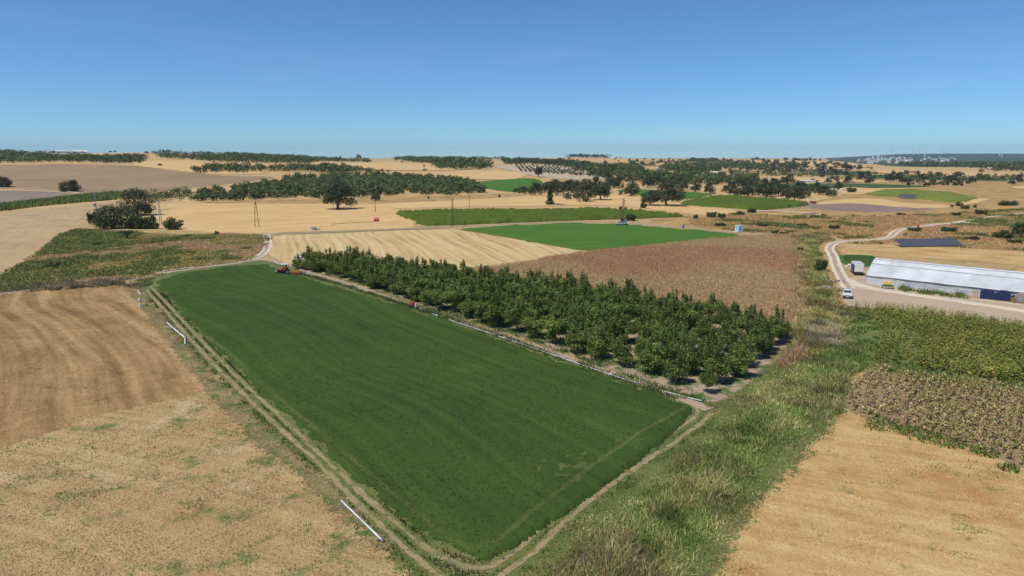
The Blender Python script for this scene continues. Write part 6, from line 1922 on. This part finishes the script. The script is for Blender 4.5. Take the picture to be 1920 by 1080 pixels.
# ---- irrigation pipes
def pipe(a, b, label, group=None, r=.075, z=.12):
    A, B = gp(*a), gp(*b)
    d = B - A; L = d.length
    o = empty("irrigation_pipe", A, math.atan2(d.y, d.x)); tagit(o, label, "pipe", group)
    sag = MB().path([(0, 0, z), (L * .5, .02, z - .02), (L, 0, z)], r, 9).obj("pipe", M['pipe_white'], o, smooth=True)
    MB().tube((L - .02, 0, z), (L + .22, 0, z), r * 1.45, r * 1.45, 10).obj("coupling", M['grey_metal'], o)
    MB().box((L * .97, 0, (z - r) / 2), (.12, .3, z - r + .02)).obj("foot", M['dark_metal'], o)
    return o
pipe((640, 942), (716, 1016), "long white irrigation pipe at the lower left beside the lucerne", r=.065)
pipe((313, 606), (325, 617), "upper short white pipe of the bent line left of the lucerne", r=.09)
pipe((324, 616), (347, 635), "middle white pipe of the bent line left of the lucerne", r=.11)
pipe((347, 635), (347, 648), "lower white pipe end of the bent line left of the lucerne", r=.09)
pipe((258, 546), (264, 554), "short white pipe at the top corner of the striped field", r=.10)
pipe((304, 509.5), (336, 505.5), "left white pipe along the far end of the lucerne", r=.09)
pipe((337, 505.2), (368, 501.5), "right white pipe along the far end of the lucerne", r=.09)
pipe((512, 490), (524, 497), "white pipe just left of the tractor", r=.08)
pipe((573, 513), (588, 518.5), "white pipe right of the tractor beside the orchard", r=.08)
pipe((811, 590), (821, 593.4), "short white pipe in the grass left of the main pipe line", r=.1)
LINE = [(842, 601), (868, 609.8), (905, 622), (950, 637), (997, 653.2), (1046, 670.3), (1098, 688.5), (1150, 706.5), (1194, 720)]
for k, (a, b) in enumerate(zip(LINE[:-1], LINE[1:])):
    pipe(a, b, "white pipe in the line along the orchard, %s from the left" % ["first", "second", "third", "fourth", "fifth", "sixth", "seventh", "last"][k], "pipe line along the orchard", r=.05 if k > 1 else .065)
pipe((1243, 735.5), (1312, 753), "separate white pipe near the right corner of the lucerne", r=.055)
rs = empty("sprinkler_riser", gp(1199, 722)); tagit(rs, "thin white sprinkler riser standing on the pipe line", "sprinkler")
MB().tube((0, 0, -.02), (0, 0, 1.35), .045, .04, 8).obj("riser", M['pipe_white'], rs)
MB().tube((-.12, 0, 1.38), (.12, 0, 1.42), .03, .03, 6).box((0, 0, 1.36), (.09, .09, .12)).obj("nozzle", M['dark_metal'], rs)
# canisters in the striped field
def canister(px, py, mat, label, s=1.0):
    o = empty("plastic_canister", gp(px, py), random.uniform(0, 3), s); tagit(o, label, "canister")
    MB().box((0, 0, .28), (.42, .30, .54), taper=.92).obj("body", mat, o, bevel=.05)
    MB().tube((.1, 0, .54), (.1, 0, .64), .06, .05, 8).obj("cap", M['red_paint'] if mat is M['white_paint'] else M['dark_metal'], o)
    MB().path([(-.15, 0, .54), (-.12, 0, .63), (.02, 0, .63), (.04, 0, .55)], .02, 5).obj("handle", mat, o)
canister(262, 566, M['white_paint'], "upper white plastic canister on the left stubble", 1.2)
canister(263.5, 576, M['white_paint'], "lower white plastic canister on the left stubble", 1.2)
canister(274, 573, M['yellow_paint'], "yellow plastic canister beside the white ones", .8)
# red sprayer in the grass at the orchard edge
sp = empty("red_sprayer", gp(773, 577), math.radians(-35)); tagit(sp, "red tank sprayer with white drum in the orchard grass", "sprayer")
MB().box((0, 0, .62), (1.0, .75, .75)).obj("tank", M['red_paint'], sp, bevel=.14)
MB().box((0, 0, 1.03), (.22, .22, .1)).obj("lid", M['dark_metal'], sp)
MB().box((0, 0, .2), (1.2, .8, .08)).obj("frame", M['dark_metal'], sp)
MB().tube((.85, 0, .08), (.85, 0, .85), .17, .17, 12).obj("white_drum", M['white_paint'], sp)
for s in (-1, 1):
    wheel(sp, (0, s * .45, .22), .22, .12).rotation_euler = (0, 0, 0)
M['red_cloth'] = P_('red_cloth', (.45, .05, .03), .9)

# ---- tractor with mower
tc = gp(533.5, 515)
tr = empty("tractor", tc, math.radians(128), .95); tagit(tr, "red tractor with white canopy roof mowing the far end of the lucerne", "tractor")
hd = MB().box((0, 1.15, 1.05), (.62, 1.5, .55)).obj("hood", M['red_paint'], tr, bevel=.06)
MB().box((0, 1.92, 1.05), (.56, .06, .5)).obj("grille", M['white_paint'], hd, bevel=.01)
for s in (-1, 1):
    MB().box((s * .2, 1.96, 1.2), (.14, .04, .12)).obj("headlight", M['grey_metal'], hd)
MB().box((0, .5, .72), (.5, 2.5, .35)).obj("chassis", M['dark_metal'], tr, bevel=.03)
MB().tube((.2, 1.4, 1.3), (.2, 1.4, 2.0), .045, .045, 8).obj("exhaust", M['dark_metal'], tr)
MB().box((0, -.15, 2.5), (1.6, 1.75, .10)).obj("canopy", M['white_paint'], tr, bevel=.04)
for x in (-.68, .68):
    for y in (-.85, .5):
        MB().tube((x, y, .95), (x, y, 2.46), .035, .035, 6).obj("canopy_post", M['dark_metal'], tr)
for s in (-1, 1):
    w = wheel(tr, (s * .78, -.35, .72), .72, .40, 'cream_paint', .55)
    wheel(tr, (s * .62, 1.55, .42), .42, .26, 'cream_paint', .6)
    fn = MB()
    pts = [(math.cos(t) * .86, math.sin(t) * .86) for t in np.linspace(.35, 2.7, 9)]
    V = [(s * .78 + dx, -.35 + a, .72 + b) for dx in (-.22, .22) for a, b in pts]
    fn.add(V, [(i, i + 1, 9 + i + 1, 9 + i) for i in range(8)]).obj("fender", M['red_paint'], tr)
MB().box((0, -.55, 1.15), (.5, .45, .1)).box((0, -.78, 1.4), (.5, .08, .5)).obj("seat", M['rubber'], tr, bevel=.02)
MB().ring((0, .12, 1.45), (0, -.5, 1), .19, .022, 18, 6).tube((0, .12, 1.45), (0, .35, 1.1), .025, .025, 6).obj("steering_wheel", M['rubber'], tr)
# mower trailing behind and to the side
mw = empty("mower", tc + Vector((2.9, -.6, 0)), math.radians(100)); tagit(mw, "orange trailed disc mower behind the tractor", "mower")
MB().box((0, 0, .5), (.5, 2.2, .3)).obj("cutter_bar", M['orange_paint'], mw, bevel=.05)
MB().box((-.15, 1.0, .7), (.16, 1.5, .14), rx=.15).obj("drawbar", M['orange_paint'], mw, bevel=.02)
MB().box((.1, -.1, .8), (.6, 1.6, .06)).obj("guard", M['orange_paint'], mw, bevel=.02)
MB().tube((-.35, -1.6, .42), (.45, -1.6, .42), .34, .34, 14).obj("roller", M['grey_metal'], mw)
for y in (-.8, 0, .8):
    MB().tube((0, y, .12), (0, y, .3), .28, .22, 12).obj("disc", M['dark_metal'], mw)
MB().box((0, 1.75, .45), (.1, 1.2, .1)).obj("hitch", M['dark_metal'], mw)

# ---- the driver: one continuous body seated on the tractor
def seated_person(name, label, loc, rz):
    J = {'pelvis': (0, 0, 0), 'belly': (0, .02, .22), 'chest': (0, .05, .42), 'neck': (0, .07, .58), 'head': (0, .10, .70), 'top': (0, .10, .82)}
    R = {'pelvis': (.16, .13), 'belly': (.14, .11), 'chest': (.17, .12), 'neck': (.06, .06), 'head': (.085, .10), 'top': (.06, .07)}
    E_ = [('pelvis', 'belly'), ('belly', 'chest'), ('chest', 'neck'), ('neck', 'head'), ('head', 'top')]
    for s, t in ((-1, 'l'), (1, 'r')):
        pts = [('hip' + t, (s * .10, .04, -.02), .10), ('knee' + t, (s * .16, .46, .03), .075), ('ankle' + t, (s * .16, .50, -.40), .05), ('toe' + t, (s * .17, .66, -.44), .04),
               ('sh' + t, (s * .21, .05, .50), .065), ('elb' + t, (s * .28, .16, .25), .05), ('wri' + t, (s * .17, .42, .30), .035), ('hand' + t, (s * .15, .50, .31), .035)]
        for n_, c, rr in pts:
            J[n_] = c; R[n_] = (rr, rr)
        E_ += [('pelvis', 'hip' + t), ('hip' + t, 'knee' + t), ('knee' + t, 'ankle' + t), ('ankle' + t, 'toe' + t), ('chest', 'sh' + t), ('sh' + t, 'elb' + t), ('elb' + t, 'wri' + t), ('wri' + t, 'hand' + t)]
    for s, t in ((-1, 'l'), (1, 'r')):
        for q, dx in enumerate((-.03, -.01, .01, .03)):
            J['f%s%d' % (t, q)] = (s * .15 + dx, .56, .30 - .01 * q); R['f%s%d' % (t, q)] = (.011, .011); E_.append(('hand' + t, 'f%s%d' % (t, q)))
        J['th' + t] = (s * .11, .50, .335); R['th' + t] = (.012, .012); E_.append(('hand' + t, 'th' + t))
    ks = list(J)
    me = bpy.data.meshes.new("body")
    me.from_pydata([J[k] for k in ks], [(ks.index(a), ks.index(b)) for a, b in E_], [])
    o = link(name, me)
    o.location = loc; o.rotation_euler = (0, 0, rz)
    sk = o.modifiers.new("skin", 'SKIN')
    for i, k in enumerate(ks):
        me.skin_vertices[0].data[i].radius = R[k]
        me.skin_vertices[0].data[i].use_root = (k == 'pelvis')
    o.modifiers.new("sub", 'SUBSURF').levels = 1
    o.modifiers["sub"].render_levels = 1
    me.materials.append(M['cloth_dark'])
    tagit(o, label, "person")
    bm = bmesh.new(); bmesh.ops.create_uvsphere(bm, u_segments=14, v_segments=10, radius=.105)
    for v in bm.verts:
        v.co.z *= 1.18
        if v.co.y > .06 and abs(v.co.z) < .03 and abs(v.co.x) < .03: v.co.y += .025
    m2 = bpy.data.meshes.new("face"); bm.to_mesh(m2); bm.free(); m2.materials.append(M['skin'])
    f = link("face", m2, o); f.location = (0, .115, .74)
    MB().tube((0, .09, .80), (0, .09, .87), .115, .09, 14).box((0, .20, .81), (.16, .12, .02)).obj("cap", M['red_cloth'], o)
    return o
sv = Matrix.Rotation(math.radians(128), 3, 'Z') @ Vector((0, -.52, 1.32))
seated_person("person", "person in dark clothes driving the tractor under the white canopy", tc + sv, math.radians(128))

# ---- poles
def insulators(parent, pts):
    for p in pts:
        MB().tube(p, (p[0], p[1], p[2] + .22), .06, .04, 7).obj("insulator", M['grey_metal'], parent)
def pole(px, py, top, kind, label, mat='rust', arm=1.6, rz=.3):
    b = gp(px, py, 0.0)
    h = (py - top) * mpp(b)
    r = empty("power_pole", b, rz); tagit(r, label, "power pole")
    if kind == 'lattice':
        lattice(r, "lattice_tower", h, h * .09, h * .035, M[mat], .055, max(7, int(h)))
    elif kind == 'aframe':
        m = MB()
        m.tube((-.75, 0, -.1), (-.18, 0, h * .9), .13, .1, 7).tube((.75, 0, -.1), (.18, 0, h * .9), .13, .1, 7)
        for t in (.3, .55, .8):
            w = .75 - .57 * t
            m.tube((-w, 0, h * .9 * t), (w, 0, h * .9 * t), .05, .05, 5)
        m.tube((0, 0, h * .82), (0, 0, h), .1, .08, 7)
        m.obj("twin_legs", M[mat], r)
    else:
        MB().tube((0, 0, -.1), (0, 0, h), .15, .10, 8).obj("shaft", M[mat], r)
    if arm:
        MB().box((0, 0, h * .97), (arm, .10, .10)).obj("crossarm", M[mat], r)
        insulators(r, [(-arm * .45, 0, h * .98), (0, 0, h), (arm * .45, 0, h * .98)])
    return r, h
pole(482, 426, 375, 'aframe', "rusty twin legged power pole on the golden stubble", 'rust', 0)[0]
pole(302, 424, 376, 'lattice', "grey lattice power pole between the shrubs and the golden stubble", 'grey_metal', 2.4)
r, h = pole(184, 421, 362, 'shaft', "grey transformer pole beside the dark oak clump", 'grey_metal', 2.0)
MB().box((-.55, 0, h * .62), (.8, .7, 1.0)).obj("transformer", M['grey_metal'], r, bevel=.08)
MB().box((0, 0, h * .48), (2.6, .9, .12)).obj("platform", M['dark_metal'], r)
pole(704, 398, 366, 'shaft', "rusty pole before the round tree on the stubble", 'rust', 0)
pole(849, 425, 374, 'lattice', "brown lattice pole standing in the maize edge", 'rust', .8)
pole(880, 388, 354, 'shaft', "thin pole on the straw strip above the maize", 'rust', 1.2)
pole(1148, 365, 345, 'shaft', "pale pole in the middle tree clump", 'grey_metal', 1.5)
pole(1340, 367, 346, 'lattice', "grey lattice pole at the edge of the right maize", 'grey_metal', 1.6)
pole(1467, 346, 336, 'lattice', "grey lattice pole behind the right tree group", 'grey_metal', 2)
pole(1668, 353, 342, 'shaft', "left thin pole of the row on the right plain", 'grey_metal', 1.6)
pole(1714, 351, 340, 'shaft', "middle thin pole of the row on the right plain", 'grey_metal', 1.6)
pole(1801, 346, 334, 'shaft', "right thin pole of the row on the right plain", 'grey_metal', 1.6)
pole(1640, 356, 348, 'shaft', "dark post by the sunflower field", 'rust', 0)

# ---- sheds and farm buildings in the distance
def tunnel(px0, px1, py, hpx, label, open_end=True):
    a, b = gp(px0, py), gp(px1, py)
    d = b - a; L = Vector((d.x, d.y, 0)).length
    h = hpx * mpp(a)
    r = empty("tunnel_shed", a, math.atan2(d.y, d.x)); tagit(r, label, "shed")
    n = 10; w = h * 2.2
    pr = [(-math.cos(math.pi * i / n) * w / 2, math.sin(math.pi * i / n) * h) for i in range(n + 1)]
    V = [(x, y + w / 2, z) for x in (0, L) for y, z in pr]
    MB().add(V, [(i, i + 1, n + 2 + i, n + 1 + i) for i in range(n)]).obj("vault", M['wall_white'], r, smooth=True)
    for x in (0.02, L - .02):
        MB().add([(x, y + w / 2, z) for y, z in pr], [tuple(range(n + 1))]).obj("end_wall", M['wall_white'], r)
    MB().box((-.1, w * .5, h * .36), (.2, w * .4, h * .7)).obj("doorway", M['rubber'], r)
    MB().box((L / 2, -.1, h * .12), (L, .2, h * .24)).obj("plinth", M['wall_cream'], r)
tunnel(106, 133, 285.5, 5, "left white tunnel shed on the far left hill")
tunnel(137, 165, 285.5, 5, "right white tunnel shed on the far left hill")
def farm(name, label, cat, px, py, wpx, hpx, depth, wall, roof, rz=0.0, flat=False):
    p = gp(px, py)
    k = mpp(p); w = wpx * k; h = hpx * k
    r = empty(name, p, rz); tagit(r, label, cat)
    wh = h if flat else h * .62
    bd = MB().box((0, depth / 2, wh / 2 - .2), (w, depth, wh + .4)).obj("wall", M[wall], r)
    if flat:
        MB().box((0, depth / 2, wh + .12), (w + .4, depth + .4, .25)).obj("roof", M[roof], r)
    else:
        MB().prism([(-w / 2 - .3, wh), (w / 2 + .3, wh), (0, h)] if w < depth else [(-w / 2 - .3, wh), (w / 2 + .3, wh), (w / 2 - .2, h), (-w / 2 + .2, h)], -.4, depth + .4, (lambda x, z: 0 if z < wh + .01 else (0 if w < depth else depth * .45))).obj("roof", M[roof], r)
    nwin = max(1, min(4, int(w / 4)))
    for q in range(nwin):
        x = (q - (nwin - 1) / 2) * w / nwin
        MB().box((x, -.05, wh * .55), (min(1.3, w * .18), .1, wh * .3)).obj("window", M['glass_dark'], r)
    return r
FARMS = [
    ("farm_shed", "long white roofed shed among trees in the distance, right one", 1350, 326.5, 20, 4, 14, 'wall_white', 'wall_white'),
    ("farm_shed", "grey white shed among trees in the distance, middle one", 1284, 321.5, 15, 4, 16, 'wall_white', 'film_wall'),
    ("farm_shed", "pale low roof among trees in the distance, left one", 1236, 318.5, 11, 3, 12, 'wall_white', 'film_wall'),
    ("farm_shed", "long low shed with grey roof on the right plain", 1516, 342.5, 26, 4, 10, 'wall_white', 'film_wall'),
    ("farm_shed", "low white annex right of the long grey shed", 1541, 343.5, 9, 2.5, 6, 'wall_white', 'wall_white'),
    ("farm_shed", "small white shed left of the right tree group", 1446, 339.5, 9, 3, 8, 'wall_white', 'wall_white'),
    ("farm_house", "cream farm house with tiled roof in the far copse", 1450, 319.5, 8, 3.2, 9, 'wall_cream', 'tile_red'),
    ("farm_house", "tiny cream house right of the far copse", 1461, 319.5, 4, 2.2, 7, 'wall_cream', 'tile_red'),
    ("farm_shed", "white building in the far wood strip, left", 1392, 311.5, 8, 2.5, 12, 'wall_white', 'wall_white'),
    ("farm_shed", "white building in the far wood strip, right", 1406, 312, 7, 2.5, 12, 'wall_white', 'tile_red'),
    ("farm_house", "white house at the left end of the skyline woods", 46, 284.5, 7, 3.5, 9, 'wall_white', 'wall_white'),
    ("farm_house", "small pale house left of the tunnel sheds", 80, 285.5, 7, 3, 8, 'wall_white', 'tile_red'),
    ("farm_house", "low cream building next to the tunnel sheds", 95, 286, 7, 2.2, 8, 'wall_cream', 'wall_white'),
    ("farm_shed", "grey roofed hut on the far right plain", 1903, 341.5, 9, 3.5, 9, 'wall_white', 'film_wall'),
    ("white_van_hut", "white hut beside the slanting shrub on the plain", 1582, 358, 6, 3.5, 4, 'wall_white', 'wall_white'),
]
for f_ in FARMS:
    nm, lab, px, py, w, h, d, wl, rf = f_
    farm("farm_hut" if nm == "white_van_hut" else nm, lab, "house" if "house" in nm else "shed", px, py, w, h, d, wl, rf, rz=random.uniform(-.15, .15))
px_tree(1597, 361, 10, 26, 'bush', 2, "shrub", "slanting olive green shrub beside the white hut", cat='shrub')
# tractor far off by the middle clump
ft = empty("tractor", gp(1163, 366), math.radians(20)); tagit(ft, "small blue grey tractor parked by the middle tree clump", "tractor")
MB().box((0, .9, 1.1), (.8, 1.7, .7)).obj("hood", M['blue_grey_metal'], ft, bevel=.06)
MB().box((0, -.5, 1.7), (1.4, 1.4, 1.7), taper=.9).obj("cab", M['glass_dark'], ft, bevel=.05)
MB().box((0, -.5, 2.6), (1.4, 1.4, .12)).obj("roof", M['blue_grey_metal'], ft, bevel=.03)
for s in (-1, 1):
    wheel(ft, (s * .85, -.6, .8), .8, .45, 'grey_metal'); wheel(ft, (s * .7, 1.3, .48), .48, .3, 'grey_metal')

# ---- the hillside town
def town():
    rr = random.Random(4)
    cols = ['wall_white', 'wall_white', 'wall_white', 'wall_cream']
    spots = []
    for k in range(62):
        while True:
            px = rr.uniform(1608, 1708); py = rr.uniform(295.5, 308.5)
            lo = 303.5 - (px - 1605) * .07; hi = 308.6
            if py > lo - 4.5 and py < hi and not (px < 1625 and py < 300): break
        spots.append((px, py))
    spots += [(1742 + i * 7, 297 + (i % 3) * 2.4) for i in range(8)] + [(1733, 308.8), (1728, 303), (1767, 304), (1688, 306), (1693, 306.2)]
    big = {10, 20, 30}
    for k, (px, py) in enumerate(spots):
        s = (px - 960) / FOC / 1.017
        # stand on the slope where the sight line meets it
        x, y = G(px, py)
        if y < 3300:
            y = 4300 + rr.uniform(0, 900); x = s * y
        z = float(terrain(x, y)) + float(lift(y, 1))
        w = rr.uniform(13, 24); d = rr.uniform(12, 18); h = rr.uniform(7, 14)
        if k % 11 == 0: w *= 1.8; h *= 1.3
        o = empty("town_house", (x, y, z), rr.uniform(-.6, .6)); tagit(o, "pale house in the hillside town below the wind turbines", "house", "houses of the hillside town")
        MB().box((0, 0, h / 2 - 1.5), (w, d, h + 3)).obj("wall", M[cols[rr.randrange(4)]], o)
        if rr.random() < .6:
            MB().prism([(-w / 2 - .5, h), (w / 2 + .5, h), (0, h + w * .2)], -d / 2 - .5, d / 2 + .5).obj("roof", M['tile_red' if rr.random() < .45 else 'wall_white'], o)
        else:
            MB().box((0, 0, h + .25), (w + .6, d + .6, .5)).obj("roof", M['wall_white'], o)
town()
# ---- wind turbines
def blade_mesh():
    st = [(0, 1.6, 1.2), (3, 2.4, 1.1), (9, 3.8, .8), (20, 2.8, .6), (32, 1.8, .4), (40, .7, .2)]
    V, F = [], []
    for z, c, t in st:
        V += [(-c * .35, 0, z), (0, -t / 2, z), (c * .65, 0, z), (0, t / 2, z)]
    for i in range(len(st) - 1):
        for j in range(4):
            F.append((i * 4 + j, i * 4 + (j + 1) % 4, (i + 1) * 4 + (j + 1) % 4, (i + 1) * 4 + j))
    F.append((0, 1, 2, 3)); F.append(tuple(len(V) - 4 + q for q in (3, 2, 1, 0)))
    return MB().add(V, F).mesh("blade", M['turbine'])
BL = blade_mesh()
TW = MB().tube((0, 0, -3), (0, 0, 62), 4.6, 3.4, 12).mesh("tower", M['turbine'], smooth=False)
NA = MB().box((0, 1.5, 63), (3.2, 8, 3.4)).mesh("nacelle", M['turbine'], bevel=.4)
HU = MB().tube((0, -2.6, 63), (0, -4.2, 63), 1.5, .7, 10).mesh("hub", M['turbine'])
TUR = [(1634, 293.5, 16, "leftmost wind turbine above the hillside town"), (1664, 291.5, 13, "fainter wind turbine of the second pair above the town"), (1671, 291, 16, "clearer wind turbine of the second pair above the town"),
       (1712.5, 291, 16, "left wind turbine of the close trio"), (1722.5, 290.5, 15, "middle wind turbine of the close trio"), (1733.5, 296.5, 17, "right lower wind turbine of the close trio"),
       (1766.5, 290, 13, "lone wind turbine right of the close trio"), (1817, 288.5, 11, "faint wind turbine in the middle of the ridge"), (1845.5, 288.5, 10, "faint wind turbine left of the right pair"),
       (1874, 292.5, 14, "left wind turbine of the right pair"), (1878, 297, 13, "right lower wind turbine of the right pair"), (1915, 291, 13, "wind turbine at the right picture edge"),
       (1776, 287.8, 6, "tiny far wind turbine, left of three behind the ridge"), (1787, 287.8, 6, "tiny far wind turbine, middle of three behind the ridge"), (1808, 287.8, 6, "tiny far wind turbine, right of three behind the ridge")]
for k, (px, py, hpx, lab) in enumerate(TUR):
    s = (px - 960) / FOC / 1.017
    if hpx < 8:
        y = 8900.0
        x = s * y; z = float(terrain(x, y))
    else:
        x, y = G(px, py)
        if y < 4000: y = 7900.0; x = s * y
        z = float(terrain(x, y)) + float(lift(y, 1))
    sc = hpx * mpp((x, y, z)) / 103.0
    if hpx < 8: sc = .62
    o = empty("wind_turbine", (x, y, z), math.radians(random.uniform(-35, 35)), sc); tagit(o, lab, "wind turbine", "wind turbines on the ridge")
    link("tower", TW, o); link("nacelle", NA, o); link("hub", HU, o)
    a0 = random.uniform(0, 2.09)
    for q in range(3):
        b = link("blade", BL, o); b.location = (0, -3.4, 63); b.rotation_euler = (0, a0 + q * 2 * math.pi / 3, 0)
# the tan hill with sheds at far right
sheet_world("tan_hillside", [G(1855, 309), G(1900, 306), G(1960, 304), G(2050, 303), G(2050, 311), G(1930, 313), G(1870, 312)], M['far_straw'], 3, jit=6, step=25)
for k, (px, py, w, lab) in enumerate([(1858, 311.5, 8, "left pale shed on the tan hill at far right"), (1868, 311, 8, "middle pale shed on the tan hill at far right"), (1862, 317, 5, "lower pale shed below the tan hill at far right"), (1893, 317.5, 9, "long pale wall right of the tan hill sheds"), (1733, 310.5, 10, "long white hall at the foot of the ridge")]):
    farm("farm_shed", lab, "shed", px, py, w, 2.6, 14, 'wall_white', 'wall_white', flat=False)

# ================================================================ HAZE
M['haze'] = bpy.data.materials.new('haze')
def build_haze():
    m = M['haze']; m.use_nodes = True
    nt = m.node_tree; nt.nodes.clear()
    out = nt.nodes.new("ShaderNodeOutputMaterial")
    pv = nt.nodes.new("ShaderNodeVolumePrincipled")
    pv.inputs['Color'].default_value = (.50, .75, 1.0, 1)
    pv.inputs['Density'].default_value = 4.2e-5
    pv.inputs['Anisotropy'].default_value = 0.0
    nt.links.new(pv.outputs[0], out.inputs['Volume'])
    me = MB().box((0, 2000, 149), (32000, 34000, 306)).mesh("haze", m)
    o = link("haze", me)
    tagit(o, "thin blue summer haze over the whole plain", "haze", None, "stuff")
build_haze()
